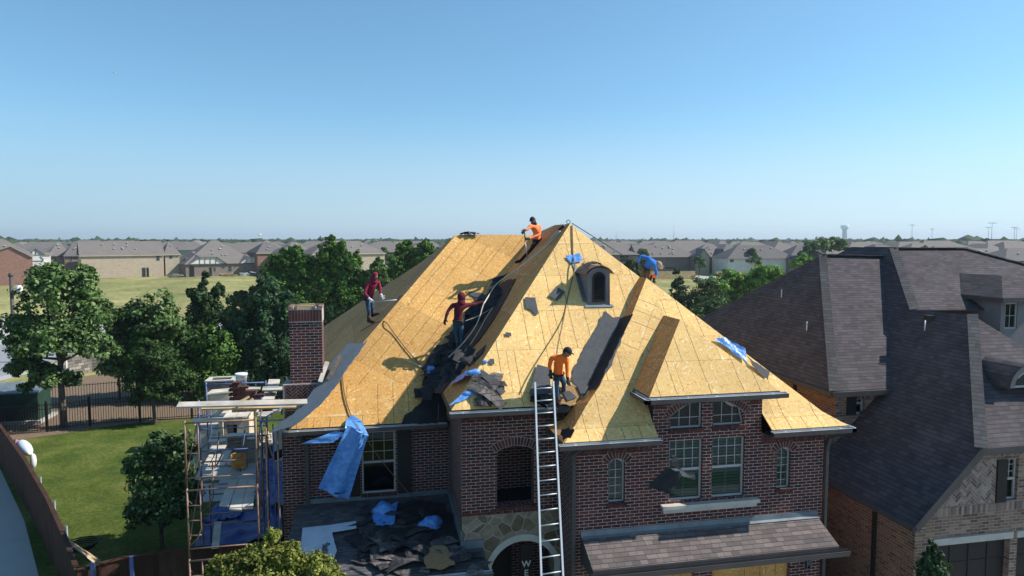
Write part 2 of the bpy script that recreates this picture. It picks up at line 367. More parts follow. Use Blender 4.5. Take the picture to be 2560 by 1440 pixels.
def grassmat(name, a, b, c_, sc=.25, fine=9.):
    m = nmat(name, rough=.95, spec=.05); g = G(m); p = g.pos()
    c = g.ramp(g.noise(p, sc, 6., .65), [(.3, a), (.55, b), (.75, c_)])
    c = g.mix(1., c, g.ramp(g.noise(p, fine, 5., .75), [(.3, .55), (.7, 1.35)]), 'MULTIPLY')
    c = g.mix(1., c, g.ramp(g.noise(g.mapv(p, (1, .4, 1)), .045, 3.), [(.35, .8), (.65, 1.18)]), 'MULTIPLY'); g.col(c); g.bump(g.noise(p, fine*2, 3.), .6, .05); return m
M['field'] = grassmat('dry_field', (.15, .175, .055), (.28, .26, .11), (.43, .37, .19), .07, 1.1)
M['farland'] = grassmat('far_land', (.03, .06, .02), (.06, .09, .03), (.12, .13, .06), .01, .2)
M['lawn'] = grassmat('lawn', (.035, .06, .012), (.078, .1, .022), (.16, .145, .05), .5, 7.)
M['mulch'] = vary('mulch', (.17, .12, .08), .95, 5, .5, sc2=30)
M['leaf_oak'] = leafmat('oak_leaves', (.035, .08, .014), (.09, .17, .035), (.25, .33, .15))
M['leaf_dark'] = leafmat('dark_leaves', (.02, .05, .012), (.04, .09, .02), (.085, .14, .035))
M['leaf_cedar'] = leafmat('cedar_leaves', (.02, .05, .02), (.035, .08, .03), (.07, .12, .035))
M['leaf_blue'] = leafmat('bluish_leaves', (.025, .065, .028), (.045, .105, .042), (.1, .17, .07))
M['leaf_mid'] = leafmat('elm_leaves', (.035, .09, .012), (.065, .16, .02), (.14, .24, .045))
M['leaf_lime'] = leafmat('lime_leaves', (.07, .17, .02), (.13, .28, .035), (.24, .38, .06))
M['leaf_yell'] = leafmat('yellowgreen_leaves', (.085, .115, .015), (.17, .2, .03), (.33, .32, .08))
M['leaf_holly'] = leafmat('laurel_leaves', (.03, .08, .015), (.055, .12, .025), (.2, .26, .13))
M['leaf_red'] = leafmat('reddish_leaves', (.2, .05, .015), (.28, .1, .02), (.2, .16, .04))
# ------------------------------------------------------------------ masonry helpers
def soldier(mb, a, b, h, out, w=.0747, gap=.009, m=0):
    a, b = Vector(a), Vector(b); d = (b-a); L = d.length; d /= L; o = Vector(out)*.004; n = max(1, int(L/w)); s = L/n
    for i in range(n):
        p = a+d*(i*s+gap/2)+o; q = a+d*((i+1)*s-gap/2)+o
        mb.poly([p, q, q+Vector((0, 0, h)), p+Vector((0, 0, h))], m)
def clip(poly, cl):                     # 2-D convex clip
    out = poly
    for i in range(len(cl)):
        a, b = cl[i], cl[(i+1) % len(cl)]; inp, out = out, []
        def side(p): return (b[0]-a[0])*(p[1]-a[1])-(b[1]-a[1])*(p[0]-a[0])
        for j in range(len(inp)):
            p, q = inp[j], inp[(j+1) % len(inp)]; sp1, sq = side(p), side(q)
            if sp1 >= 0: out.append(p)
            if sp1*sq < 0:
                t = sp1/(sp1-sq); out.append((p[0]+(q[0]-p[0])*t, p[1]+(q[1]-p[1])*t))
        if len(out) < 3: return []
    return out
def herringbone(mb, cl, v, L=.2, W=.0667, gap=.009, m=0):    # cl: convex ccw polygon (u,z) on plane y=v
    us = [p[0] for p in cl]; zs = [p[1] for p in cl]; c0 = (min(us), min(zs)); ext = max(max(us)-min(us), max(zs)-min(zs))*1.5+1
    n = int(ext/W)+3; c, s = math.cos(math.pi/4), math.sin(math.pi/4); k = 3
    for i in range(-n, n):
        for j in range(-n, n):
            t = (i-j) % (2*k)
            if t == 0: r = (i*W, j*W, L, W)
            elif t == 2*k-1: r = (i*W, j*W, W, L)
            else: continue
            x, y, w_, h_ = r; g_ = gap/2
            q = [(x+g_, y+g_), (x+w_-g_, y+g_), (x+w_-g_, y+h_-g_), (x+g_, y+h_-g_)]
            q = [(c0[0]+ext/3+px*c-py*s, c0[1]+ext/3+px*s+py*c) for px, py in q]
            q = clip(q, cl)
            if len(q) >= 3: mb.poly([(px, v, py) for px, py in q], m)
def arc(u0, u1, zs, zt, n=10):          # segmental arch points from u1 side to u0 (top), z spring zs, crown zt
    w = (u1-u0)/2; h = zt-zs; r = (w*w+h*h)/(2*h); cx = (u0+u1)/2; cz = zt-r; a = math.asin(min(1, w/r)) if h < w else math.pi-math.asin(min(1, w/r))
    return [(cx+r*math.sin(a*(1-2*i/n)), cz+r*math.cos(a*(1-2*i/n))) for i in range(n+1)], (cx, cz, r, a)
def voussoirs(mb, cx, cz, r, a0, a1, h, v, w=.075, m=0):
    n = max(2, int(abs(a1-a0)*(r+h/2)/w))
    for i in range(n):
        b0 = a0+(a1-a0)*(i+.07)/n; b1 = a0+(a1-a0)*(i+.93)/n
        mb.poly([(cx+rr*math.sin(b), v, cz+rr*math.cos(b)) for rr, b in ((r+.01, b0), (r+.01, b1), (r+h, b1), (r+h, b0))], m)
def window(parent, u0, u1, z0, z1, v, cols=2, rows=3, hang=False, shut=False, top=None, fw=.045, axis='x', inner=None, mat='white'):
    """a window in an opening; top: list of (u,z) from right to left closing the head"""
    T = (lambda u, y, z: (u, y, z)) if axis == 'x' else (lambda u, y, z: (y, u, z))
    out = [(u0, z0), (u1, z0)]+([(u1, z1), (u0, z1)] if top is None else list(top))
    cu = sum(p[0] for p in out)/len(out); cz = sum(p[1] for p in out)/len(out)
    def shr(d):
        r = []
        for p in out:
            du = cu-p[0]; dz = cz-p[1]
            r.append((p[0]+math.copysign(min(abs(du), d), du), p[1]+math.copysign(min(abs(dz), d), dz)))
        return r
    f = MB(); inn = shr(fw); n = len(out)
    for i in range(n):
        j = (i+1) % n
        a, b, c, d = T(out[i][0], v, out[i][1]), T(out[j][0], v, out[j][1]), T(inn[j][0], v, inn[j][1]), T(inn[i][0], v, inn[i][1])
        dd = Vector(T(0, .06, 0)); f.slab([a, b, c, d], dd)
    if hang:
        zm = (z0+z1)/2; f.box(*[T(u0+fw*.8, v-.012, zm-.03), T(u1-fw*.8, v+.03, zm+.03)])
    w = f.build('window', M[mat], parent)
    g = MB(); g.poly([T(p[0], v+.035, p[1]) for p in shr(fw*.7)]); g.build('pane', M['glass'], w)
    mu = MB(); zt = max(p[1] for p in out)
    zlo = (z0+z1)/2 if hang else z0
    for k in range(1, cols):
        u = u0+(u1-u0)*k/cols; hh = zt
        if top is not None:
            hh = max([z0]+[p[1]+(q[1]-p[1])*(u-p[0])/(q[0]-p[0]+1e-9) for p, q in zip(out[1:], out[2:]+out[:1]) if min(p[0], q[0]) <= u <= max(p[0], q[0])])
        mu.box(T(u-.008, v+.022, zlo), T(u+.008, v+.032, hh-fw*.6))
    for k in range(1, rows):
        z = zlo+(z1-zlo)*k/rows; mu.box(T(u0+fw*.6, v+.02, z-.008), T(u1-fw*.6, v+.03, z+.008))
    mu.build('muntin', M[mat], w)
    if shut:
        s = MB(); k = int((z1-z0)/.075); lo, hi = sorted((v+.07, v+.12))
        for i in range(k):
            z = z0+.03+i*.075; s.poly([T(u0+.05, v+.065, z), T(u1-.05, v+.065, z), T(u1-.05, v+.1, z+.05), T(u0+.05, v+.1, z+.05)])
        um = (u0+u1)/2 if u1-u0 > .5 else None
        for u in [u0+.05, u1-.05]+([um] if um else []): s.box(T(u-.03, v+.062, z0), T(u+.03, v+.09, z1))
        s.build('louvre', M['shut_in'], w)
    b = MB(); b.poly([T(p[0], v+.3, p[1]) for p in out]); 
    for i in range(n):
        j = (i+1) % n; b.poly([T(out[i][0], v+.06, out[i][1]), T(out[j][0], v+.06, out[j][1]), T(out[j][0], v+.3, out[j][1]), T(out[i][0], v+.3, out[i][1])])
    b.build('room_backing', M[inner or 'dark'], w)
    return w
def gutter(parent, pts, out, w=.12, h=.1, name='gutter', hang=True, inner='alu'):
    """U channel along pts (tops of the outer lip); out: outward horizontal unit vector per segment"""
    mb = MB()
    for (a, b), o in zip(zip(pts, pts[1:]), out):
        a, b, o = Vector(a), Vector(b), Vector(o); up = Vector((0, 0, 1)); ext = (b-a).normalized()*.0
        # outer face, bottom, back: thin solid plates
        mb.slab([a, b, b-up*h, a-up*h], -o*.008, 1)
        mb.slab([a-up*(h-.008)-o*.008, b-up*(h-.008)-o*.008, b-up*(h-.008)-o*(w-.004), a-up*(h-.008)-o*(w-.004)], (0, 0, .008), 0)
        mb.slab([a-o*w+up*.02, b-o*w+up*.02, b-o*w-up*h, a-o*w-up*h], o*.004, 0)
        mb.slab([a+up*.002, b+up*.002, b-o*.02+up*.002, a-o*.02+up*.002], (0, 0, -.006), 0)
        L = (b-a).length; n = int(L/.8)
        for i in range(n+1 if hang else 0):
            p = a+(b-a)*((i+.5)/(n+1)) if n else a+(b-a)*.5; mb.bar(p-up*.012, p-o*w-up*.012, .03, .006, 0)
    for p, o in ((pts[0], out[0]), (pts[-1], out[-1])):
        p = Vector(p); o = Vector(o); mb.slab([p, p-o*w, p-o*w-Vector((0, 0, h)), p-Vector((0, 0, h))], (Vector(pts[1])-Vector(pts[0])).normalized()*.006*(1 if p == Vector(pts[0]) else -1), 1)
    return mb.build(name, [M[inner], M['bronze']], parent)
# ================================================================== MAIN HOUSE
H = thing('brick_house', 'dark red brick house with stripped golden sheathing roof under repair', 'house')
# --- walls of the right (garage) wing, plane v=0
w = MB()
AP = {}
def rect(u0, u1, z0, z1): return [(u0, 0, z0), (u1, 0, z0), (u1, 0, z1), (u0, 0, z1)]
ZE = 4.93
archA, (ax, az, ar, aa) = arc(2.27, 4.15, 5.42, 5.79, 18)
left_top = [p for p in archA if p[0] <= 3.07]; right_top = [p for p in archA if p[0] >= 3.34]
def zon(u): return az+math.sqrt(ar*ar-(u-ax)**2)
LT = [(3.07, zon(3.07))]+left_top+[(2.27, 5.42)]; LT = LT[:-1]
RTp = right_top+[(3.34, zon(3.34))]
holes = [
    [(2.27, 0, 5.13), (3.07, 0, 5.13)]+[(p[0], 0, p[1]) for p in LT],
    [(3.34, 0, 5.15), (4.15, 0, 5.15)]+[(p[0], 0, p[1]) for p in RTp[1:]],
    rect(2.26, 3.1, 3.42, 4.87), rect(3.34, 4.18, 3.42, 4.87)]
sA, sAi = arc(.8, 1.19, 4.42, 4.52, 8); sB, sBi = arc(5.03, 5.4, 4.42, 4.52, 8)
holes += [[(.8, 0, 3.5), (1.19, 0, 3.5)]+[(p[0], 0, p[1]) for p in sA], [(5.03, 0, 3.52), (5.4, 0, 3.52)]+[(p[0], 0, p[1]) for p in sB]]
holes += [rect(.75, 2.95, GZ, 1.98), rect(3.4, 5.45, GZ, 1.98)]
def dedupe(h):
    r = []
    for p in h:
        if not r or (Vector(p)-Vector(r[-1])).length > 1e-4: r.append(p)
    if (Vector(r[0])-Vector(r[-1])).length < 1e-4: r.pop()
    return r
holes = [dedupe(h) for h in holes]
outer = [(0, 0, GZ-.05), (6.27, 0, GZ-.05), (6.27, 0, ZE), (4.59, 0, ZE), (4.59, 0, 5.86), (1.84, 0, 5.86), (1.84, 0, ZE), (0, 0, ZE)]
# garage openings touch the base: shift the outline down
outer[0] = (0, 0, GZ-.3); outer[1] = (6.27, 0, GZ-.3)
w.holes(outer, holes, 0, .13)
# left return of the wing, tower front and left, main left wall, side and back walls
w.poly([(0, 0, GZ-.3), (0, 0, 5.0), (0, 1.1, 5.5), (0, 1.1, GZ-.3)])
tA, tAi = arc(-1.58, -.68, 4.5, 4.63, 10)
th = dedupe([(-1.58, 1.1, 3.18), (-.68, 1.1, 3.18)]+[(p[0], 1.1, p[1]) for p in tA])
w.holes([(-2.42, 1.1, 2.99), (0, 1.1, 2.99), (0, 1.1, 5.5), (-2.42, 1.1, 5.5)], [th], 0, .3)
w.poly([(-2.42, 1.1, 2.99), (-2.42, 1.1, 5.5), (-2.42, 3.95, 5.5), (-2.42, 3.95, 2.99)])
w.poly([(-2.42, 1.1, GZ-.3), (-2.42, 1.1, 2.99), (-2.42, 3.95, 2.99), (-2.42, 3.95, GZ-.3)])
lw = [(-4.75, 3.95, 2.66), (-3.86, 3.95, 2.66), (-3.86, 3.95, 4.36), (-4.75, 3.95, 4.36)]
w.holes([(-6.2, 3.95, GZ-.3), (-2.42, 3.95, GZ-.3), (-2.42, 3.95, 4.6), (-6.2, 3.95, 4.6)], [lw], 0, .1)
w.poly([(-6.2, 3.95, GZ-.3), (-6.2, 3.95, 4.6), (-6.2, 18, 4.6), (-6.2, 18, GZ-.3)])
w.poly([(6.27, 0, GZ-.3), (6.27, 0, ZE), (6.27, 12, ZE), (6.27, 12, GZ-.3)])
w.poly([(6.27, 12, GZ-.3), (6.27, 12, ZE), (-6.2, 18, 4.6), (-6.2, 18, GZ-.3)])
w.build('wall', M['brick'], H)
# stone base of the tower with arched entry
eA, eAi = arc(-1.72, -.18, 1.75, 2.3, 14)
w = MB(); eh = dedupe([(-1.72, 1.1, GZ-.2), (-.18, 1.1, GZ-.2)]+[(p[0], 1.1, p[1]) for p in eA])
w.holes([(-2.42, 1.1, GZ-.4), (0, 1.1, GZ-.4), (0, 1.1, 2.99), (-2.42, 1.1, 2.99)], [eh], 0, .5)
w.build('stone_wall', M['flag'], H)
tr = MB(); oA, _ = arc(-1.86, -.04, 1.75, 2.46, 14)
for i in range(14): tr.slab([(eA[i][0], 1.07, eA[i][1]), (eA[i+1][0], 1.07, eA[i+1][1]), (oA[i+1][0], 1.07, oA[i+1][1]), (oA[i][0], 1.07, oA[i][1])], (0, .06, 0))
for u0, u1 in ((-1.86, -1.72), (-.18, -.04)): tr.box((u0, 1.07, GZ), (u1, 1.13, 1.75))
tr.build('arch_trim', M['caststone'], H)
po = MB(); po.poly([(-2.3, 2.6, GZ), (0, 2.6, GZ), (0, 2.6, 2.6), (-2.3, 2.6, 2.6)]); po.poly([(-.02, 1.6, GZ), (-.02, 2.6, GZ), (-.02, 2.6, 2.6), (-.02, 1.6, 2.6)]); po.poly([(-2.3, 1.6, GZ), (-2.3, 2.6, GZ), (-2.3, 2.6, 2.6), (-2.3, 1.6, 2.6)])
po.poly([(-2.3, 1.6, 2.6), (0, 1.6, 2.6), (0, 2.6, 2.6), (-2.3, 2.6, 2.6)]); po.build('entry_recess', M['brick'], H)
po = MB(); po.box((-1.6, 2.5, GZ), (-.95, 2.58, 1.9)); po.build('front_door', M['shutter'], H)
# balcony recess behind the upper tower opening
po = MB()
for q in ([(-2.3, 2.4, 3.1), (-.1, 2.4, 3.1), (-.1, 2.4, 5.2), (-2.3, 2.4, 5.2)], [(-.3, 1.4, 3.1), (-.3, 2.4, 3.1), (-.3, 2.4, 5.2), (-.3, 1.4, 5.2)], [(-2.3, 1.4, 3.1), (-2.3, 2.4, 3.1), (-2.3, 2.4, 5.2), (-2.3, 1.4, 5.2)]): po.poly(q)
po.poly([(-2.3, 1.4, 3.1), (-.1, 1.4, 3.1), (-.1, 2.4, 3.1), (-2.3, 2.4, 3.1)], 1); po.poly([(-2.3, 1.4, 5.2), (-.1, 1.4, 5.2), (-.1, 2.4, 5.2), (-2.3, 2.4, 5.2)], 1)
po.build('balcony_recess', [M['brick'], M['dark']], H)
# soldier courses, arches, brick sills
for A_ in (((0, 0, 4.66), (1.84, 0, 4.66), .2, (0, -1, 0)), ((4.59, 0, 4.66), (6.27, 0, 4.66), .2, (0, -1, 0)), ((-2.42, 1.1, 5.28), (0, 1.1, 5.28), .2, (0, -1, 0)), ((-2.42, 3.95, 5.28), (-2.42, 1.1, 5.28), .2, (-1, 0, 0)), ((-3.35, 3.95, 4.28), (-2.42, 3.95, 4.28), .2, (0, -1, 0)), ((-6.2, 3.95, 4.28), (-4.75, 3.95, 4.28), .2, (0, -1, 0)), ((-2.42, 1.1, 3.0), (0, 1.1, 3.0), .07, (0, -1, 0)), ((1.84, 0, 5.62), (2.15, 0, 5.62), .22, (0, -1, 0)), ((4.28, 0, 5.62), (4.59, 0, 5.62), .22, (0, -1, 0)), ((-2.42, 3.95, 3.0), (-2.42, 1.1, 3.0), .07, (-1, 0, 0))):
    b = MB(); soldier(b, *A_); b.build('soldier_course', M['brick_face'], H)
def archpart(c, h, v, pad=0.):
    cx, cz, r, a = c; mb = MB(); bk = MB(); a += pad
    voussoirs(mb, cx, cz, r, -a, a, h, v-.008); n = 16
    for i in range(n):
        b0, b1 = -a+2*a*i/n, -a+2*a*(i+1)/n
        bk.poly([(cx+rr*math.sin(t), v-.004, cz+rr*math.cos(t)) for rr, t in ((r, b0), (r, b1), (r+h+.008, b1), (r+h+.008, b0))])
    o = bk.build('window_arch', M['mortar'], H); mb.build('brick_voussoir', M['brick_face'], o); return o
archpart((ax, az, ar, aa), .17, 0, .03); archpart(sAi, .2, 0, .06); archpart(sBi, .2, 0, .06); archpart(tAi, .2, 1.1, .04)
for (u0, u1, z, v, d) in ((.76, 1.23, 3.5, 0, .2), (4.99, 5.44, 3.52, 0, .2), (2.24, 3.1, 5.13, 0, .2), (3.31, 4.18, 5.15, 0, .2), (-4.78, -3.83, 2.66, 3.95, .2), (-1.62, -.64, 3.18, 1.1, .2)):
    b = MB(); n = int((u1-u0)/.075); s = (u1-u0)/n
    for i in range(n): b.box((u0+i*s+.004, v-.045, z-.08), (u0+(i+1)*s-.004, v+.1, z-.004))
    b.build('brick_sill', M['brick_face'], H)
# cast stone sill
b = MB(); b.box((2.06, -.17, 3.29), (4.5, .1, 3.37)); b.box((2.1, -.11, 3.19), (4.46, 0, 3.29)); b.build('stone_sill', M['caststone'], H)
# windows
window(H, 2.27, 3.07, 5.13, 5.6, .08, 3, 2, top=LT, fw=.04)
window(H, 3.34, 4.15, 5.15, 5.6, .08, 3, 2, top=[p for p in RTp[1:]], fw=.04)
window(H, 2.26, 3.1, 3.42, 4.87, .08, 4, 3, True, True); window(H, 3.34, 4.18, 3.42, 4.87, .08, 4, 3, True, True)
window(H, .8, 1.19, 3.5, 4.42, .09, 2, 5, False, True, top=sA, fw=.035); window(H, 5.03, 5.4, 3.52, 4.42, .09, 2, 5, False, True, top=sB, fw=.035)
window(H, -4.75, -3.86, 2.66, 4.36, 4.0, 3, 3, True, False)
for u0, u1 in ((-5.12, -4.8), (-3.8, -3.42)):
    b = MB(); b.box((u0, 3.9, 2.62), (u1, 3.944, 4.42))
    for i in range(22): b.bar((u0+.05, 3.895, 2.7+i*.078), (u1-.05, 3.895, 2.7+i*.078), .012, .04)
    b.build('window_shutter', M['shutter'], H)
# OSB boards over the garage doors
for u0, u1 in ((.75, 2.95), (3.4, 5.45)):
    b = MB(); b.box((u0, .1, GZ), (u1, .12, 1.98)); b.build('garage_board', M['osb'], H)
# ------------------------------------------------------------------ roof planes
P = Vector((1.31, 5.0, 9.95)); Q = Vector((1.31, 6.7, 9.95)); T = Vector((-2.7, .7, 5.65)); A = Vector((-.36, -.38, 5.07)); B = Vector((2.9, 3.02, 8.45)); B2 = Vector((2.9, 3.5, 8.45)); C = Vector((6.54, -.38, 5.07))
F1 = ((0, -1, 1), 4.95); F3 = plane3(A, B, C); LF = plane3(A, B, B2); L1 = plane3(P, T, Q); F2 = ((0, -1, 1), 1.1)
EL_ = Vector((-6.55, 3.55, 4.65)); RL = Vector((-1.63, 8.55, 9.65)); RR = Vector((1.03, 8.55, 9.65))
def deck(name, polys, mat, parent=H, th=.03, nrm=None, rot=0.):
    mb = MB()
    for p in polys:
        pts = [Vector(q) for q in p]; n = Vector((0, 0, 0))
        for i in range(len(pts)):
            a, b = pts[i], pts[(i+1) % len(pts)]; n += a.cross(b)
        n.normalize()
        if n.z < 0: n = -n; pts = pts[::-1]
        for t_ in tessellate_polygon([pts]):
            mb.poly([pts[i] for i in t_], 0, (Vector(nrm or n), rot)); mb.poly([pts[i]-Vector((0, 0, th)) for i in t_][::-1], 0, nrm or n)
        for i in range(len(pts)):
            j = (i+1) % len(pts); dn_ = Vector((0, 0, -th)); mb.poly([pts[i], pts[i]+dn_, pts[j]+dn_, pts[j]])
    return mb.build(name, M[mat] if isinstance(mat, str) else mat, parent)
HP = [on(1441, 1071, F3), on(1472, 1004, F3), on(1499, 965, F3), on(1541, 874, F3), on(1579, 789, F3), B]
VP = [Vector((-.05, .75, 5.3)), Vector((.2, .7, 5.65)), on(1472, 967, F1), on(1515, 880, F1), on(1557, 796, F1), B2]
deck('roof_deck', [[P, T, VP[1], VP[2], VP[3], VP[4], B2]], 'osb2')                                # front slope of the tower pyramid
Ab = Vector((-.02, -.03, 5.36)); Cb = Vector((6.18, -.03, 5.36))
Ab = Vector((HP[0].x, -.03, 5.36))
deck('roof_deck', [[HP[1], Ab, (1.82, -.03, 5.36), (1.82, .55, 5.98), (4.61, .55, 5.98), (4.61, -.03, 5.36), Cb, B, on(1664, 793, F3), on(1612, 878, F3), on(1541, 878, F3), HP[2]],
    [(-.36, -.42, 5.1), (1.8, -.42, 5.1), (1.82, -.03, 5.36), Ab], [(4.61, -.42, 5.1), (6.6, -.42, 5.1), Cb, (4.61, -.03, 5.36)]], 'osb2', nrm=Vector((0, -1, 1)).normalized())
HP[0] = Ab
deck('roof_deck', [[on(1541, 878, F3), HP[4], B, on(1664, 793, F3), on(1612, 878, F3)]], 'osb2', rot=R(59))
deck('roof_deck', [[HP[i], HP[i+1], VP[i+1], VP[i]] for i in range(5)]+[[(-.4, -.42, 5.1), Ab, VP[0], (-.4, 1.1, 5.1)]], 'osb_shade', nrm=Vector((-1, 0, 1)).normalized())
deck('roof_deck', [[P, Q, (.99, 7.05, 9.61), RR, (-2.7, 4.55, 5.65), T]], 'osb_shade')       # left face of the tower
deck('roof_deck', [[P, B2, B, Cb, (6.6, -.42, 5.1), (6.6, 12, 5.07), Q]], 'osb2', nrm=Vector((1, 0, 1)).normalized())
ELm = EL_.lerp(RL, .178); deck('roof_deck', [[EL_, (-2.44, 3.55, 4.65), (-2.44, 4.44, 5.54), ELm]], 'osb'); deck('roof_deck', [[ELm, (-2.44, 4.44, 5.54), (-2.44, 4.55, 5.65), RR, RL]], 'osb', rot=R(-35))     # left main slope
Bm = Vector((-2.56, 10.5, 8.74)); B1 = Vector((-3.9, 13., 7.68)); B2_ = Vector((-6.76, 18, 5.4)); EB = Vector((-7.0, 18, 4.66))
deck('roof_deck', [[RL, EL_, Bm], [Bm, EL_, B1], [B1, EL_, B2_], [B2_, EL_, EB]], 'osb_shade', nrm=Vector((-.72, -.02, .7)).normalized())
deck('roof_deck', [[RL, Bm, (3, 11.5, 6.5), RR], [Bm, B1, (2.5, 13.5, 5.2), (3, 11.5, 6.5)], [B1, B2_, (2, 19, 4.6), (2.5, 13.5, 5.2)], [Q, (6.6, 12, 5.07), (3, 11.5, 6.5), RR, (.99, 7.05, 9.61)]], 'osb2')
# front bay roof over the arched windows
D0 = Vector((1.57, -.42, 6.0)); D1 = Vector((4.79, -.42, 6.0)); DA = Vector((3.0, 1.11, 7.53)); DB = on(1662, 796, F3)
DB = Vector((3.0, 2.07, 7.53))
deck('bay_roof', [[D0, D1, DA]], 'osb2'); deck('bay_roof', [[D0, DA, DB, (1.57, .52, 6.0)]], 'osb_shade'); deck('bay_roof', [[D1, (4.79, .52, 6.0), DB, DA]], 'osb2')
b = MB(); b.slab([(1.84, 0, 4.95), (1.84, 0, 5.9), (1.84, .52, 5.98), (1.84, .52, 5.9)], (.01, 0, 0)); b.build('bay_side_flashing', M['black'], H); b = MB(); b.slab([(4.59, 0, 4.95), (4.59, 0, 5.9), (4.59, .52, 5.98), (4.59, .52, 5.9)], (.01, 0, 0)); b.build('bay_side_flashing', M['black'], H)
# soffits and fascias
b = MB()
b.box((-.38, -.4, 4.9), (1.82, .0, 4.94)); b.box((4.61, -.4, 4.9), (6.58, 0, 4.94)); b.box((6.27, 0, 4.9), (6.58, 12, 4.94)); b.box((1.59, -.4, 5.83), (4.77, .0, 5.87)); b.box((1.59, 0, 5.83), (1.84, .5, 5.87)); b.box((4.59, 0, 5.83), (4.77, .5, 5.87))
b.box((-.38, 0, 4.9), (0, 1.1, 4.94)); b.box((-2.68, .72, 5.46), (0, 1.1, 5.5)); b.box((-2.68, 1.1, 5.46), (-2.42, 4.3, 5.5)); b.box((-6.5, 3.57, 4.48), (-2.42, 3.95, 4.52)); b.box((-6.5, 3.95, 4.48), (-6.2, 18, 4.52))
for p, q in (((-.38, -.41, 5.0), (1.82, -.41, 5.0)), ((4.61, -.41, 5.0), (6.6, -.41, 5.0)), ((1.58, -.41, 5.92), (4.78, -.41, 5.92)), ((-2.69, .71, 5.56), (0.1, .71, 5.56)), ((-6.52, 3.56, 4.56), (-2.44, 3.56, 4.56))): b.bar(p, q, .02, .18)
for p, q in (((1.58, -.4, 5.92), (1.58, .5, 5.92)), ((4.78, -.4, 5.92), (4.78, .5, 5.92)), ((-2.69, .7, 5.56), (-2.69, 4.5, 5.56)), ((6.59, -.4, 5.0), (6.59, 12, 5.0)), ((-.39, -.4, 5.0), (-.39, 1.08, 5.0)), ((-6.53, 3.56, 4.56), (-6.53, 18, 4.56))): b.bar(p, q, .02, .18)
b.build('fascia', M['bronze'], H)
n_ = (0, -1, 0); l_ = (-1, 0, 0)
gutter(H, [(-.52, -.55, 5.06), (1.86, -.55, 5.06)], [n_]); gutter(H, [(4.57, -.55, 5.06), (6.74, -.55, 5.06)], [n_])
gutter(H, [(1.44, -.55, 5.97), (4.93, -.55, 5.97)], [n_]); gutter(H, [(1.44, -.55, 5.97), (1.44, .4, 5.97)], [l_]); gutter(H, [(-2.75, .57, 5.6), (-.25, .57, 5.6)], [n_])
gutter(H, [(-6.68, 3.42, 4.6), (-2.5, 3.42, 4.6)], [n_]); gutter(H, [(6.74, -.55, 5.06), (6.74, 11, 5.06)], [(1, 0, 0)])
def spout(pts, w_=.075): 
    b = MB()
    for p, q in zip(pts, pts[1:]): b.bar(p, q, w_, w_)
    return b.build('downspout', M['bronze'], H)
spout([(-.05, -.46, 4.95), (-.07, -.15, 4.75), (-.05, -.05, 4.5), (-.05, -.05, GZ)], .09); spout([(6.62, -.47, 4.95), (6.4, -.06, 4.72), (6.33, -.05, 4.4), (6.33, -.05, GZ)]); spout([(-6.28, 3.5, 4.5), (-6.22, 3.86, 4.25), (-6.15, 3.88, 4.0), (-6.15, 3.88, 2.5)], .09)
# awning over the garage
AW = plane3((0.16, 0, 2.78), (6.14, 0, 2.78), (6.14, -.85, 2.39))
deck('awning_roof', [[(.16, 0, 2.78), (6.14, 0, 2.78), (6.14, -.85, 2.39), (.16, -.85, 2.39)]], 'shingle2', th=.02)
b = MB(); b.slab([(.14, -.02, 2.9), (6.16, -.02, 2.9), (6.16, -.035, 2.79), (.14, -.035, 2.79)], (0, .015, 0)); b.slab([(.14, -.035, 2.79), (6.16, -.035, 2.79), (6.16, -.1, 2.76), (.14, -.1, 2.76)], (0, 0, -.006)); b.build('wall_flashing', M['flash'], H)
b = MB(); b.box((.16, -.86, 2.17), (6.14, -.83, 2.37)); b.slab([(.16, 0, 2.74), (.16, -.83, 2.35), (.16, -.83, 2.17), (.16, 0, 2.17)], (.03, 0, 0)); b.slab([(6.11, 0, 2.74), (6.11, -.83, 2.35), (6.11, -.83, 2.17), (6.11, 0, 2.17)], (.03, 0, 0)); b.box((.18, -.83, 2.15), (6.12, 0, 2.17)); b.build('awning_fascia', M['bronze'], H)
gutter(H, [(.1, -.98, 2.3), (6.35, -.98, 2.3)], [n_], .11, .11, hang=False, inner='bronze')
# flashing under the left and porch roofs
PR = plane3((-6.3, 3.95, 2.5), (-1.9, 3.95, 2.5), (-1.9, .25, 2.14))
deck('porch_roof', [[(-6.45, 3.93, 2.5), (-2.44, 3.93, 2.5), (-2.44, 1.08, 2.222), (-1.93, 1.08, 2.222), (-1.93, .2, 2.135), (-6.45, .2, 2.135)]], 'shingle3', th=.03)
b = MB(); b.box((-6.2, 3.92, 2.5), (-2.44, 3.945, 2.63)); b.box((-2.45, 1.1, 2.24), (-2.425, 3.92, 2.66)); b.box((-2.45, 1.07, 2.22), (-1.9, 1.095, 2.42)); b.build('wall_flashing', M['flash'], H)
b = MB(); b.box((-6.45, .17, 1.93), (-1.93, .2, 2.12)); b.box((-6.47, .2, 1.93), (-6.45, 3.95, 2.12)); b.box((-1.95, .2, 1.93), (-1.92, 1.09, 2.12)); b.build('porch_fascia', M['bronze'], H)
gutter(H, [(-6.5, .05, 2.1), (-1.85, .05, 2.1)], [n_], .12, .1, hang=False)
b = MB(); b.box((-6.3, .3, GZ), (-6.0, .6, 1.93)); b.build('porch_post', M['brick'], H); b = MB(); b.box((-2.3, .3, GZ), (-2.0, .6, 1.93)); b.build('porch_post', M['brick'], H)
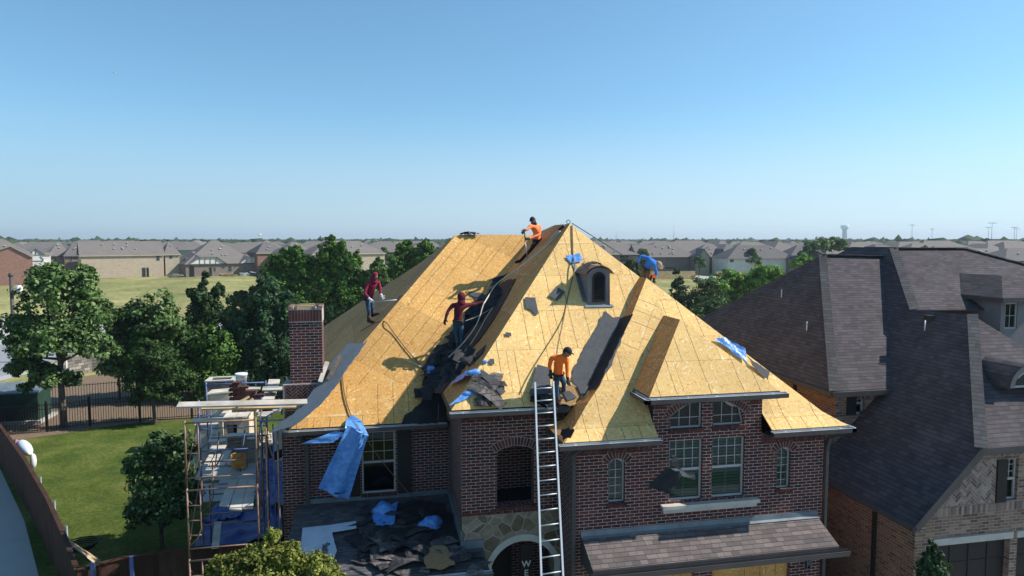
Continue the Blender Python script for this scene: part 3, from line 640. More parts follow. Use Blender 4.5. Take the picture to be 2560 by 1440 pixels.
# lantern by the garage
la = thing('wall_lantern', 'dark carriage lantern on the brick pier under the garage awning', 'lantern', (5.85, -.14, 1.75))
b = MB(); b.tube([(5.85, -.14, 2.0), (5.85, -.14, 1.93), (5.85, -.14, 1.9), (5.85, -.14, 1.8)], [.01, .05, .06, .11], 8); b.tube([(5.85, -.14, 1.55), (5.85, -.14, 1.52)], [.075, .05], 8)
for k in range(4):
    a = math.pi/4+k*math.pi/2; b.bar((5.85+.07*math.cos(a), -.14+.07*math.sin(a), 1.54), (5.85+.09*math.cos(a), -.14+.09*math.sin(a), 1.8), .012, .012)
b.bar((5.85, -.14, 1.98), (5.85, 0, 1.98), .03, .03); b.build('lantern_body', M['flash'], la)
b = MB(); b.tube([(5.85, -.14, 1.56), (5.85, -.14, 1.79)], [.055, .08], 6); b.build('lantern_glass', M['glassdark'], la)
# WELCOME porch sign: vertical board with letters
wl = thing('porch_sign', 'dark vertical wooden sign with pale letters standing inside the entry arch', 'sign', (-.78, 1.5, GZ))
b = MB(); b.box((-.92, 1.5, GZ), (-.64, 1.53, 2.0)); b.build('board', M['iron'], wl)
def text(s_, loc, size, mat, parent, rot=(math.pi/2, 0, 0), name='lettering', ext=.004, bold=0.0):
    cu = bpy.data.curves.new(name, 'FONT'); cu.body = s_; cu.size = size; cu.extrude = ext; cu.align_x = 'CENTER'; cu.offset = bold
    ob = bpy.data.objects.new(name, cu); COL.objects.link(ob); dg = bpy.context.evaluated_depsgraph_get(); me = bpy.data.meshes.new_from_object(ob.evaluated_get(dg)); bpy.data.objects.remove(ob)
    o2 = bpy.data.objects.new(name, me); COL.objects.link(o2); me.materials.clear(); me.materials.append(mat); o2.rotation_euler = rot
    if parent is not None: o2.parent = parent; o2.location = Vector(loc)-ORG[parent.name]
    else: o2.location = loc
    return o2
for i, ch in enumerate('WELCOME'): text(ch, (-.78, 1.494, 1.44-i*.23), .22, M['alu'], wl, bold=.004)
# ------------------------------------------------------------------ small louvred dormer on the front slope (part of the house)
v0 = 2.79
dn = thing('roof_dormer', 'small grey arched dormer with dark louvre on the stripped front slope', 'dormer', (1.46, v0, 7.74))
dA, dAi = arc(1.17, 1.77, 8.6, 8.76, 10)
body = MB(); prof = [(1.17, 7.68), (1.77, 7.68)]+dA
def back(u, z): return (u, z-4.95+.02, z)
n = len(prof)
body.poly([(u, v0, z) for u, z in prof])
for i in range(n):
    a, c = prof[i], prof[(i+1) % n]
    if i != 0: body.poly([(a[0], v0, a[1]), (c[0], v0, c[1]), back(*c), back(*a)])
body.build('siding', M['vinyl'], dn)
ro = MB()
oA2, _ = arc(1.08, 1.86, 8.6, 8.81, 10)
for i in range(10):
    a, c = oA2[i], oA2[i+1]; ro.slab([(a[0], v0-.08, a[1]), (c[0], v0-.08, c[1]), (c[0], c[1]-4.95-.02, c[1]), (a[0], a[1]-4.95-.02, a[1])], (0, 0, -.02))
ro.build('curved_roof', M['copper'], dn)
lv = MB(); lA, _ = arc(1.34, 1.6, 8.46, 8.58, 8); lo_ = [(1.34, 7.9), (1.6, 7.9)]+lA; oA3, _ = arc(1.29, 1.65, 8.46, 8.64, 8); oo = [(1.29, 7.84), (1.65, 7.84)]+oA3
for i in range(len(lo_)):
    j = (i+1) % len(lo_); lv.slab([(oo[i][0], v0-.03, oo[i][1]), (oo[j][0], v0-.03, oo[j][1]), (lo_[j][0], v0-.03, lo_[j][1]), (lo_[i][0], v0-.03, lo_[i][1])], (0, .035, 0))
fr = lv.build('louvre_frame', M['shutter'], dn)
lv = MB(); lv.poly([(u, v0-.003, z) for u, z in lo_])
for k in range(11): lv.slab([(1.345, v0-.004, 7.93+k*.055), (1.595, v0-.004, 7.93+k*.055), (1.595, v0-.03, 7.905+k*.055), (1.345, v0-.03, 7.905+k*.055)], (0, 0, .006))
lv.build('louvre_slats', M['dark'], fr)
b = MB(); b.slab([(1.1, v0-.01, 7.765), (1.84, v0-.01, 7.765), (1.88, v0-.07, 7.7), (1.07, v0-.07, 7.7)], (0, 0, .012), 1)
for k in range(12): z = 7.8+k*.08; b.slab([(1.165, z-4.95+.02, z+.03), (1.165, z-4.95+.1, z+.11), (1.06, z-4.95+.1, z+.13), (1.05, z-4.95+.02, z+.05)], (0, 0, .006), 1)
b.build('lead_apron', [M['alu'], M['flash']], dn)
# ------------------------------------------------------------------ chimney being rebuilt
ch = thing('brick_chimney', 'tall dark brick chimney under reconstruction at left gable end', 'chimney', (-6.2, 4.3, GZ))
w = MB(); w.box((-6.57, 4.3, 5.62), (-5.74, 4.95, 7.3)); w.box((-6.82, 4.24, GZ-.2), (-6.14, 4.9, 4.35)); w.build('shaft', M['brick'], ch)
w = MB(); w.box((-6.58, 4.29, 7.3), (-5.73, 4.96, 7.66)); w.box((-6.76, 4.25, 4.35), (-5.85, 4.93, 5.66)); w.build('mortar_core', M['mortar'], ch)
w = MB(); soldier(w, (-6.58, 4.285, 7.33), (-5.73, 4.285, 7.33), .3, (0, -1, 0)); soldier(w, (-6.585, 4.96, 7.33), (-6.585, 4.29, 7.33), .3, (-1, 0, 0)); w.build('soldier_band', M['brick_face'], ch)
w = MB(); herringbone(w, [(-6.72, 4.98), (-5.87, 4.98), (-5.87, 5.64), (-6.72, 5.64)], 4.244); herringbone(w, [(-6.72, 4.38), (-5.87, 4.38), (-5.87, 4.95), (-6.72, 4.95)], 4.244); w.build('herringbone_panel', M['brick_face'], ch)
w = MB()
for u0, u1 in ((-6.59, -6.5), (-6.44, -6.36), (-5.96, -5.9), (-5.82, -5.72)): w.box((u0, 4.28, 7.66), (u1, 4.4, 7.73))
w.box((-6.59, 4.84, 7.66), (-5.72, 4.97, 7.73)); w.box((-6.59, 4.4, 7.66), (-6.48, 4.84, 7.72)); w.box((-5.83, 4.4, 7.66), (-5.72, 4.84, 7.72)); w.build('top_brick', M['tanbrick'], ch)
w = MB(); w.box((-6.36, 4.3, 7.66), (-5.97, 4.4, 7.75)); w.box((-6.32, 4.55, 7.6), (-5.95, 4.62, 7.77)); w.build('timber_former', M['newwood'], ch)
# ================================================================== NEIGHBOUR HOUSE
N = thing('neighbour_house', 'tan brick house with charcoal shingle hipped roofs beside the one being stripped', 'house', (12, 4, GZ))
ES, HS = 'shingle', 'sidebrick'
# garage wing: eave z 3.0, ridge along v
c0 = Vector((7.63, -1.46, 3.0)); k0 = Vector((9.31, -1.42, 4.68)); k1 = Vector((12.02, 1.65, 7.40)); kb = Vector((12.02, 8.5, 7.40))
lowb = Vector((7.63, 3.2, 3.0)); topb = Vector((10.1, 3.2, 5.45))
def hippoly(mb, a, b, w_, n, m=0):      # hip cap strip
    mb.bar(Vector(a)+Vector(n)*.02, Vector(b)+Vector(n)*.02, w_, .03, m, up=n)
GP = plane3(c0, k0, (12.02, 9, 7.39)); MP = plane3(e0 := Vector((8.05, 2.05, 5.3)), (13.9, 2.05, 5.3), (11.14, 7.0, 8.95))
Kf = on(2285, 775, GP); K = on(2233, 621, GP); K2 = atv(2412, 622, K.y); K2.z = K.z
k1 = on(2430, 787, GP)
deck('roof_slope', [[c0, k0, k1, Kf, K, on(2130, 617, GP), on(2094, 635, GP), (8.6, 8, 3.97), (7.63, 2.05, 3.0)]], 'shingle', N)
deck('roof_slope', [[k0, (14.73, -1.42, 4.68), k1]], 'shingle', N)
deck('roof_slope', [[(16.4, -1.46, 3.0), (14.73, -1.42, 4.68), k1, Kf, (16.4, 8.5, 3.0)]], 'shingle', N)
# middle block (front slope lit) and upper block
e0 = Vector((8.05, 2.05, 5.3)); Hn = Vector((11.14, 7.0, 8.95)); Hr = Vector((13.9, 7.0, 8.95))
eb = Vector((8.05, 15, 5.3)); Hb = Vector((9.0, 13.6, 6.42))
pl_ = plane3(e0, Hn, eb); deck('roof_slope', [[e0, Hn, on(1905, 715, pl_), on(1745, 798, pl_), (8.05, 13, 5.3)]], 'shingle', N)
Hr = on(2212, 641, MP); deck('roof_slope', [[e0, on(2268, 968, MP), Hr, Hn]], 'shingle', N)
KR = Vector((K2.x+5.5, Kf.y-.3, Kf.z-.1))
deck('roof_slope', [[K, K2, KR, Kf]], 'shingle', N)
deck('roof_slope', [[K2, (K2.x, 12, K2.z), (K2.x+5, 12, K2.z-4), KR]], 'shingle', N)
b = MB()
for a, c, n in ((e0, Hn, (-.6, -.5, 1)), (K, Kf, (-.6, -.5, 1)), (k0, k1, (-.6, -.5, 1)), (Hn, Hr, (0, 0, 1)), (K2, KR, (.6, -.5, 1)), (K, K2, (0, 0, 1))):
    a, c = Vector(a), Vector(c); b.bar(a+Vector((0, -.02, .02)), c+Vector((0, -.02, .02)), .26, .02, 0, up=n)
b.build('ridge_cap', M['ridgecap'], N)
# walls
w = MB(); w.poly([(8.35, 2.35, GZ-.2), (8.35, 2.35, 5.2), (8.35, 15, 5.2), (8.35, 15, GZ-.2)]); w.poly([(7.95, -1.1, GZ-.2), (7.95, -1.1, 2.95), (7.95, 2.4, 2.95), (7.95, 2.4, GZ-.2)]); w.poly([(7.95, 2.36, GZ), (8.36, 2.36, GZ), (8.36, 2.36, 2.98), (7.95, 2.36, 2.98)])
w.build('side_wall', M['sidebrick'], N)
w = MB(); h1 = [(9.2, 2.35, 4.0), (9.62, 2.35, 4.0), (9.62, 2.35, 4.95), (9.2, 2.35, 4.95)]
hu = [atv(2343, 988, 2.35), atv(2376, 1040, 2.35)]; u0, u1, z1, z0 = hu[0].x, hu[1].x, hu[0].z, hu[1].z
hu = atv(2146, 983, 2.35); hl = atv(2160, 1034, 2.35)
wu0, wu1, wz1, wz0 = atv(2140, 985, 2.35).x, atv(2162, 985, 2.35).x, atv(2150, 982, 2.35).z, atv(2150, 1036, 2.35).z
w.holes([(8.35, 2.35, 3.0), (13.5, 2.35, 3.0), (13.5, 2.35, 5.2), (8.35, 2.35, 5.2)], [[(wu0, 2.35, wz0), (wu1, 2.35, wz0), (wu1, 2.35, wz1), (wu0, 2.35, wz1)]], 0, .1)
vf = -1.1
def fp(x, y): return atv(x, y, vf)
fw0, fw1 = fp(2519, 1150).x, fp(2548, 1150).x; fz1, fz0 = fp(2530, 1147).z, fp(2530, 1250).z
gz = fp(2520, 1345).z; g0, g1, g2 = fp(2335, 1400).x, fp(2523, 1400).x, fp(2541, 1400).x
front = [(7.95, vf, GZ-.3), (16.1, vf, GZ-.3), (16.1, vf, 2.95), (14.6, vf, 4.6), (9.45, vf, 4.6), (7.95, vf, 3.05)]
w.holes(front, [[(fw0, vf, fz0), (fw1, vf, fz0), (fw1, vf, fz1), (fw0, vf, fz1)], [(g0, vf, GZ-.2), (g1, vf, GZ-.2), (g1, vf, gz), (g0, vf, gz)], [(g2, vf, GZ-.2), (g2+2.4, vf, GZ-.2), (g2+2.4, vf, gz), (g2, vf, gz)]], 0, .2)
w.build('front_wall', M['tanbrick'], N)
window(N, wu0, wu1, wz0, wz1, 2.42, 2, 3, True); window(N, fw0, fw1, fz0, fz1, vf+.08, 2, 3, True)
b = MB(); b.box((wu0-.3, 2.3, wz0), (wu0-.01, 2.34, wz1)); b.build('window_shutter', M['shutter'], N)
b = MB(); b.box((fw0-.3, vf-.04, fz0-.02), (fw0-.02, vf-.005, fz1)); b.build('window_shutter', M['shutter'], N)
for ga, gb in ((g0, g1), (g2, g2+2.4)):
    b = MB(); b.box((ga, vf+.15, GZ), (gb, vf+.19, gz))
    for k in range(1, 5): b.box((ga, vf+.138, GZ+(gz-GZ)*k/5-.01), (gb, vf+.15, GZ+(gz-GZ)*k/5+.01))
    for k in range(4): b.box((ga+(gb-ga)*k/4+.02, vf+.13, GZ+.05), (ga+(gb-ga)*k/4+.06, vf+.15, gz))
    b.build('garage_door', M['shutter'], N)
    b = MB(); b.box((ga-.05, vf-.04, gz), (gb+.05, vf+.1, gz+.16)); b.build('stone_lintel', M['caststone'], N)
# herringbone gable panel + soldier band
w = MB(); hz = fp(2400, 1262).z
pan = [(8.45, hz), (fw0-.32, hz), (fw0-.32, 4.3), (9.2, 4.3)]; pan[0] = (7.95+(hz-3.05)+.28, hz)
w.poly([(p[0], vf-.005, p[1]) for p in pan]); o = w.build('gable_panel', M['mortar'], N)
w = MB(); herringbone(w, pan, vf-.009); w.build('herringbone_brick', M['tan_face'], o)
w = MB(); soldier(w, (8.3, vf, hz-.24), (16, vf, hz-.24), .2, (0, -1, 0)); w.build('soldier_course', M['tan_face'], N)
w = MB(); soldier(w, (9.4, vf, 4.34), (14.6, vf, 4.34), .2, (0, -1, 0)); w.build('soldier_course', M['tan_face'], N)
w = MB(); soldier(w, (8.35, 2.35, 4.97), (10.6, 2.35, 4.97), .2, (0, -1, 0)); w.build('soldier_course', M['tan_face'], N)
# trim: fascias, rake boards, gutters, downspouts
b = MB(); b.bar((7.63, -1.48, 2.93), (9.3, -1.48, 4.6), .03, .17, up=(-1, 0, 1)); b.bar((9.28, -1.44, 4.6), (14.75, -1.44, 4.6), .03, .16); b.box((9.3, -1.42, 4.5), (14.7, vf, 4.53)); b.build('rake_board', M['bronze'], N)
b = MB(); b.bar((7.6, -1.46, 2.92), (7.6, 2.2, 2.92), .1, .12); b.box((7.63, -1.4, 2.85), (7.96, 2.3, 2.88)); b.build('eave_gutter', M['bronze'], N)
b = MB(); b.bar((8.0, 2.05, 5.22), (8.0, 15, 5.22), .1, .12); b.box((8.05, 2.1, 5.12), (8.36, 15, 5.15)); b.build('eave_gutter', M['bronze'], N)
b = MB(); b.bar((8.0, 2.02, 5.22), (11.1, 2.02, 5.22), .1, .14); b.box((8.05, 2.07, 5.12), (11, 2.35, 5.15)); b.build('eave_gutter', M['bronze'], N)
b = MB(); b.bar((8.42, 2.3, 3.1), (10.2, 2.3, 5.05), .05, .1, up=(0, -1, 0)); b.build('step_flashing', M['flash'], N)
for yy, uu, zz in ((.15, 7.9, 2.9), (4.2, 8.3, 5.15)):
    b = MB(); b.bar((uu, yy, zz), (uu, yy, GZ), .08, .08); b.build('downspout', M['shutter'], N)
# window dormer on the right (hip roof) and half round dormer
vd = 3.0
d = [atv(2507, 745, vd-.2), atv(2640, 738, vd-.2), atv(2500, 686, vd+.55), atv(2352, 683, vd+3.2), atv(2388, 742, vd+2.9)]
dz = d[0].z
apx = Vector((d[0].x+.95, vd+.75, dz+.62)); 
q0 = Vector((d[0].x, vd-.2, dz)); q1 = Vector((d[0].x+1.9, vd-.2, dz)); q2 = Vector((q0.x, vd+3.3, dz)); ap2 = Vector((apx.x, vd+3.6, apx.z))
deck('dormer_roof', [[q0, apx, ap2, q2]], 'shingle', N); deck('dormer_roof', [[q0, q1, apx]], 'shingle', N); deck('dormer_roof', [[q1, (q1.x, vd+3.3, dz), ap2, apx]], 'shingle', N)
b = MB(); b.bar(q0+Vector((0, -.01, -.07)), q1+Vector((0, -.01, -.07)), .03, .14); b.bar(q0+Vector((0, 0, -.07)), q2+Vector((0, 0, -.07)), .03, .14); b.build('dormer_fascia', M['bronze'], N)
dx = q0.x+.18; b = MB()
wa, wb, wz1_, wz0_ = atv(2514, 760, vd).x, atv(2545, 760, vd).x, atv(2530, 757, vd).z, atv(2530, 822, vd).z
b.holes([(dx, vd, wz0_-.6), (dx+1.5, vd, wz0_-.6), (dx+1.5, vd, dz-.1), (dx, vd, dz-.1)], [[(wa, vd, wz0_), (wb, vd, wz0_), (wb, vd, wz1_), (wa, vd, wz1_)]], 0, .05)
b.poly([(dx, vd, wz0_-1.2), (dx, vd, dz-.1), (dx, vd+3.3, dz-.1), (dx, vd+3.3, wz0_-1.2)]); b.build('dormer_siding', M['vinyl'], N)
window(N, wa, wb, wz0_, wz1_, vd+.03, 2, 2)
va = on(2566, 972, plane3(k0, (14.73, -1.42, 4.68), (12.02, 1.65, 7.4))).y-.25; cen = atv(2568, 968, va)
b = MB(); c_ = cen
pr_ = [(c_.x+.62*math.cos(t*math.pi/12), c_.z+.62*math.sin(t*math.pi/12)) for t in range(13)]
for i in range(12): b.slab([(pr_[i][0], va-.1, pr_[i][1]), (pr_[i+1][0], va-.1, pr_[i+1][1]), (pr_[i+1][0]-.1, va+2.2, pr_[i+1][1]+.0), (pr_[i][0]-.1, va+2.2, pr_[i][1])], (0, 0, -.02))
b.build('eyebrow_roof', M['shingle'], N)
b = MB(); pi_ = [(c_.x+.42*math.cos(t*math.pi/12), c_.z+.42*math.sin(t*math.pi/12)) for t in range(13)]
for i in range(12): b.slab([(pr_[i][0], va-.04, pr_[i][1]), (pr_[i+1][0], va-.04, pr_[i+1][1]), (pi_[i+1][0], va-.04, pi_[i+1][1]), (pi_[i][0], va-.04, pi_[i][1])], (0, .06, 0))
b.build('eyebrow_trim', M['vinyl'], N)
arcp = [(p[0], p[1]) for p in pi_]
window(N, c_.x-.42, c_.x+.42, c_.z, c_.z+.1, va, 2, 1, top=arcp, fw=.05)
# vent pipes
for x, y in ((1954, 735), (2017, 818)):
    p = on(x, y+8, plane3(e0, Hn, eb)); b = MB(); b.tube([p-Vector((0, 0, .1)), p+Vector((0, 0, .28))], .02, 6); b.build('vent_pipe', M['alu'], N)
p = on(2312, 825, plane3(c0, k1, kb)); b = MB(); b.tube([p-Vector((0, 0, .1)), p+Vector((0, 0, .28))], .02, 6); b.build('vent_pipe', M['alu'], N)
p = on(2325, 798, plane3(c0, k1, kb)); b = MB(); b.box(p-Vector((.12, .12, .05)), p+Vector((.1, .12, .12))); b.build('box_vent', M['shutter'], N)
# ================================================================== SETTING
def sheet(name, pts, z, mat, kind='structure', th=.0):
    mb = MB(); mb.poly([(p[0], p[1], z) for p in pts], 0, (0, 0, 1)); o = mb.build(name, M[mat]); o['kind'] = kind; return o
def tint(name, col): M[name] = col
gr = sheet('ground', [(-7000, -300), (7000, -300), (7000, 9000), (-7000, 9000)], GZ-.012, 'farland')
sheet('field', [(-190, 36), (260, 36), (260, 260), (-190, 260)], GZ-.008, 'field')
gp = lambda x, y: atz(x, y, GZ)
sheet('lawn', [(-24, -12), (12, -12), (12, 36.2), (-24, 36.2)], GZ-.004, 'lawn')
# asphalt road bending away, pale concrete shoulder, path
rl = [gp(-250, 985), gp(0, 945), gp(150, 900), gp(300, 868), gp(520, 850), gp(900, 845)]
ru = [gp(-250, 880), gp(0, 862), gp(150, 845), gp(300, 838), gp(520, 822), gp(900, 815)]
sheet('road', [tuple(p) for p in rl]+[tuple(p) for p in ru[::-1]], GZ+.004, 'asphalt')
cu = [gp(-250, 800), gp(0, 797), gp(200, 795), gp(400, 797), gp(900, 800)]
sheet('concrete_road', [tuple(p) for p in ru]+[tuple(p) for p in cu[::-1]], GZ+.008, 'concrete')
sheet('footpath', [gp(-100, 962), gp(0, 942), gp(60, 928), gp(75, 934), gp(0, 953), gp(-100, 978)], GZ+.012, 'concrete')
sheet('sidewalk', [gp(-220, 1120), gp(-60, 1120), gp(0, 1172), gp(60, 1300), gp(98, 1445), gp(110, 1500), gp(-400, 1500)], GZ+.004, 'concrete')
sheet('mulch_bed', [gp(-60, 1090), gp(40, 1052), gp(110, 1000), gp(150, 948), gp(330, 925), gp(700, 930), gp(700, 1030), gp(480, 1046), gp(300, 1062), gp(150, 1085), gp(40, 1100)], GZ+.002, 'mulch')
sheet('patio', [(-12.6, 12.5), (-6.3, 12.5), (-6.3, 21.5), (-13, 21.5)], GZ+.006, 'concrete')
sheet('street', [(-60, -60), (60, -60), (60, -11.5), (-60, -11.5)], GZ+.003, 'asphalt')
sheet('driveway', [(.3, -11.5), (6.2, -11.5), (6.2, -.05), (.3, -.05)], GZ+.003, 'concrete')
sheet('driveway', [(7.0, -10), (14.5, -10), (14.5, -1.2), (7.0, -1.2)], GZ+.003, 'concrete')
sheet('side_yard', [(6.3, -1), (7.9, -1), (8.3, 16), (6.3, 16)], GZ+.001, 'mulch')
# ------------------------------------------------------------------ vegetation
def leafmesh(name, pts, nrm, size, mat, parent=None, org=(0, 0, 0), asp=1.7):
    n = len(pts); r = nr.normal(size=(n, 3)); nrm = nrm+r*.55; nrm /= np.linalg.norm(nrm, axis=1)[:, None]+1e-9
    t = np.cross(nrm, nr.normal(size=(n, 3))); t /= np.linalg.norm(t, axis=1)[:, None]+1e-9; b = np.cross(nrm, t)
    s = size*(.6+.8*nr.random(n))[:, None]; a = t*s*.5*asp; c = b*s*.5
    fold = nrm*s*.18
    v = np.stack([pts-a, pts-c+fold, pts+a, pts+c+fold], 1).reshape(-1, 3)-np.array(org)
    me = bpy.data.meshes.new(name); me.vertices.add(4*n); me.vertices.foreach_set('co', v.ravel().astype(np.float32))
    me.loops.add(4*n); me.loops.foreach_set('vertex_index', np.arange(4*n, dtype=np.int32)); me.polygons.add(n)
    me.polygons.foreach_set('loop_start', np.arange(0, 4*n, 4, dtype=np.int32)); me.polygons.foreach_set('loop_total', np.full(n, 4, dtype=np.int32))
    me.materials.append(mat); me.update(); me.validate()
    o = bpy.data.objects.new(name, me); COL.objects.link(o)
    if parent is not None: o.parent = parent; ORG[o.name] = ORG[parent.name]
    return o
def crown_pts(blobs, n, clump=.34, per=60, flat=1., up=.3, core=.25):
    """leaf positions gathered into clumps lying near the surface of a union of ellipsoids"""
    blobs = [(np.array(b[:3], float), np.array(b[3:6], float)) for b in blobs]
    vol = np.array([np.prod(b[1])**(2/3) for b in blobs]); vol /= vol.sum(); P_, N_ = [], []
    k = max(1, n//per)
    for _ in range(k):
        c, r = blobs[nr.choice(len(blobs), p=vol)]
        d = nr.normal(size=3); d /= np.linalg.norm(d)
        if d[2] < -.5: d[2] *= -.6
        rad = (.45+.6*nr.random()**.6) if nr.random() > core else nr.random()*.7
        cc = c+d*r*rad; cs = clump*(.6+.9*nr.random())*np.mean(r)
        m_ = int(per*(.5+nr.random())); q = nr.normal(size=(m_, 3)); q /= np.linalg.norm(q, axis=1)[:, None]
        q *= (nr.random(m_)**.45)[:, None]; P_.append(cc+q*cs*np.array([1, 1, flat])); nn = q+np.array([0, 0, up])+d*.4; N_.append(nn)
    return np.concatenate(P_), np.concatenate(N_)
def tree(name, label, cat, base, blobs, n, leaf, mat, tr=.12, th=None, group=None, limbs=6, clump=.34, flat=.75, per=60, lean=(0, 0), bark='bark', core=.25):
    base = Vector(base); t = thing(name, label, cat, base, group)
    bl = [(base.x+b[0], base.y+b[1], base.z+b[2], b[3], b[4], b[5]) for b in blobs]
    p, nn = crown_pts(bl, n, clump, per, flat, core=core); leafmesh('crown', p, nn, leaf, M[mat], t, org=base)
    zt = th or sum(b[2] for b in blobs)/len(blobs)
    mb = MB(); top = base+Vector((lean[0], lean[1], zt)); mid = base.lerp(top, .5)+Vector((rng.uniform(-.1, .1), rng.uniform(-.1, .1), 0))*zt*.2
    mb.tube([base-Vector((0, 0, .1)), base+Vector((0, 0, .15)), mid, top], [tr*1.5, tr*1.1, tr*.9, tr*.6], 8)
    lb = sorted(bl, key=lambda b: -b[3])
    for i in range(limbs):
        b = bl[i % len(bl)]; e = Vector(b[:3])+Vector((rng.uniform(-.5, .5)*b[3], rng.uniform(-.5, .5)*b[4], rng.uniform(0, .6)*b[5])); s = mid.lerp(top, rng.uniform(.2, 1.0))
        if e.z < s.z+.2: e.z = s.z+.3
        m1 = s.lerp(e, .5)+Vector((rng.uniform(-.2, .2), rng.uniform(-.2, .2), -.1))*b[3]*.5; mb.tube([s, m1, e], [tr*.5, tr*.3, tr*.1], 5)
    mb.build('trunk', M[bark], t, smooth=False); return t
def crown_px(spec, v, base):            # crown lobes measured in the photo at one depth -> metres round the base
    out = []
    for (x, y, rx, ry) in spec:
        c = atv(x, y, v); e = atv(x+rx, y, v); f = atv(x, y-ry, v); r = (e-c).length; out.append((c.x-base.x, rng.uniform(-.25, .25)*r, c.z-base.z, r, r*.9, (f-c).length))
    return out
b_ = gp(160, 1068); b_.z = GZ
tree('oak_tree', 'tall round leafy oak rising behind the black metal fence at far left', 'tree', b_, crown_px([(150, 740, 85, 75), (60, 830, 62, 65), (225, 800, 55, 70), (150, 850, 100, 60), (60, 920, 50, 40), (245, 880, 48, 50), (130, 950, 70, 35), (200, 700, 40, 40), (110, 690, 40, 35)], b_.y, b_), 30000, .13, 'leaf_oak', .17, th=5.0, limbs=14, clump=.3)
b_ = gp(387, 1060); b_.z = GZ
tree('small_elm_tree', 'small round dark green tree on the lawn edge before the metal fence', 'tree', b_, crown_px([(390, 900, 60, 45), (345, 945, 45, 45), (435, 950, 50, 45), (390, 985, 65, 40), (375, 870, 30, 30)], b_.y, b_), 16000, .09, 'leaf_mid' if 0 else 'leaf_dark', .09, th=2.6, limbs=9, clump=.32)
b_ = gp(512, 985); b_.z = GZ
tree('cedar_tree', 'feathery spreading dark cedar with pointed top behind the shrub screen', 'tree', b_, crown_px([(510, 710, 14, 34), (508, 752, 34, 34), (545, 735, 24, 30), (475, 735, 20, 24), (512, 795, 55, 45), (505, 860, 62, 70)], b_.y, b_), 14000, .12, 'leaf_cedar', .12, limbs=8, clump=.22, flat=1.5)
sh = [(330, 812, 46, 60, 'leaf_dark', 'olive green leafy shrub with open grey stems'), (300, 860, 40, 50, 'leaf_oak', 'low leafy shrub beside the end of the stone wall'), (400, 800, 50, 62, 'leaf_oak', 'broad mid green shrub left of the feathery cedar'), (455, 880, 55, 75, 'leaf_dark', 'dark rounded shrub below the cedar'), (540, 890, 50, 70, 'leaf_mid', 'bright leafy shrub right below the cedar'), (380, 890, 50, 55, 'leaf_mid', 'leafy shrub above the small round tree')]
for x, y, rx, ry, m_, lab in sh:
    b_ = gp(x, 1000); b_.z = GZ
    tree('leafy_shrub', lab, 'shrub', b_, crown_px([(x, y, rx*1.1, ry*1.1), (x-rx*.6, y+ry*.5, rx*.8, ry*.7), (x+rx*.6, y+ry*.4, rx*.8, ry*.7), (x, y+ry*1.1, rx*1.2, ry*.7)], b_.y, b_), 11000, .14, m_, .07, group='shrubs screening the garden', limbs=6, clump=.36, core=.4)
ev = [(610, 850, 50, 90, 'dark bluish evergreen right of the feathery cedar'), (672, 780, 48, 100, 'tall bluish evergreen behind the scaffold'), (720, 850, 55, 110, 'dark evergreen close to the brick chimney'), (650, 910, 70, 70, 'low dark evergreen above the stone fireplace')]
for x, y, rx, ry, lab in ev:
    b_ = gp(x, 985); b_.z = GZ
    tree('evergreen_tree', lab, 'tree', b_, crown_px([(x, y-ry*.6, rx*.6, ry*.4), (x, y-ry*.1, rx*.95, ry*.5), (x+5, y+ry*.4, rx*1.2, ry*.55), (x-8, y+ry*.8, rx*1.2, ry*.5)], b_.y, b_), 16000, .13, 'leaf_blue', .13, group='evergreens behind the garden', limbs=4, clump=.28, flat=1.1, core=.35)
bt = [(700, 690, 48, 60, 'leaf_mid', 'broad pale green tree left in the row behind the chimney'), (765, 720, 55, 80, 'leaf_mid', 'dense green tree directly behind the chimney'), (822, 680, 40, 85, 'leaf_lime' if 0 else 'leaf_mid', 'tallest pointed green tree in the row behind the chimney'), (880, 700, 42, 65, 'leaf_mid', 'green tree behind the maroon hooded roofer'), (940, 705, 36, 55, 'leaf_oak', 'yellowing tree right of the maroon hooded roofer'), (800, 770, 60, 60, 'leaf_oak', 'low leafy tree just right of chimney top'), (1010, 655, 48, 50, 'leaf_mid', 'round green tree left of the stripped roof ridge'), (1062, 632, 34, 28, 'leaf_mid', 'small dense tree touching the stripped roof silhouette'), (985, 690, 22, 22, 'leaf_red', 'low shrub with reddish leaves behind the roof')]
bt += [(655, 760, 46, 60, 'leaf_dark', 'dark tree filling the gap left of the chimney row'), (720, 800, 50, 60, 'leaf_mid', 'low green tree hidden behind the chimney left side'), (860, 775, 50, 55, 'leaf_oak', 'leafy tree under the maroon hooded roofer boots'), (905, 770, 40, 50, 'leaf_dark', 'dark tree against the shaded left roof face'), (600, 790, 46, 60, 'leaf_dark', 'dark tree between the feathery cedar and evergreens'), (735, 655, 36, 40, 'leaf_mid', 'upper green crown left of the tallest pointed tree'), (850, 640, 26, 34, 'leaf_mid', 'slim green crown right of the tallest pointed tree')]
for i, (x, y, rx, ry, m_, lab) in enumerate(bt):
    b_ = gp(x, 835 if x < 960 else 790); b_.z = GZ
    tree('broadleaf_tree', lab, 'tree', b_, crown_px([(x, y-ry*.55, rx*.6, ry*.45), (x-rx*.45, y, rx*.6, ry*.5), (x+rx*.45, y+ry*.1, rx*.6, ry*.5), (x, y+ry*.6, rx*.9, ry*.5), (x+rx*.2, y-ry*.85, rx*.3, ry*.3)], b_.y, b_), 15000, .19, m_, .2, group='trees behind the house', limbs=5, clump=.3)
b_ = gp(405, 1368); b_.z = GZ
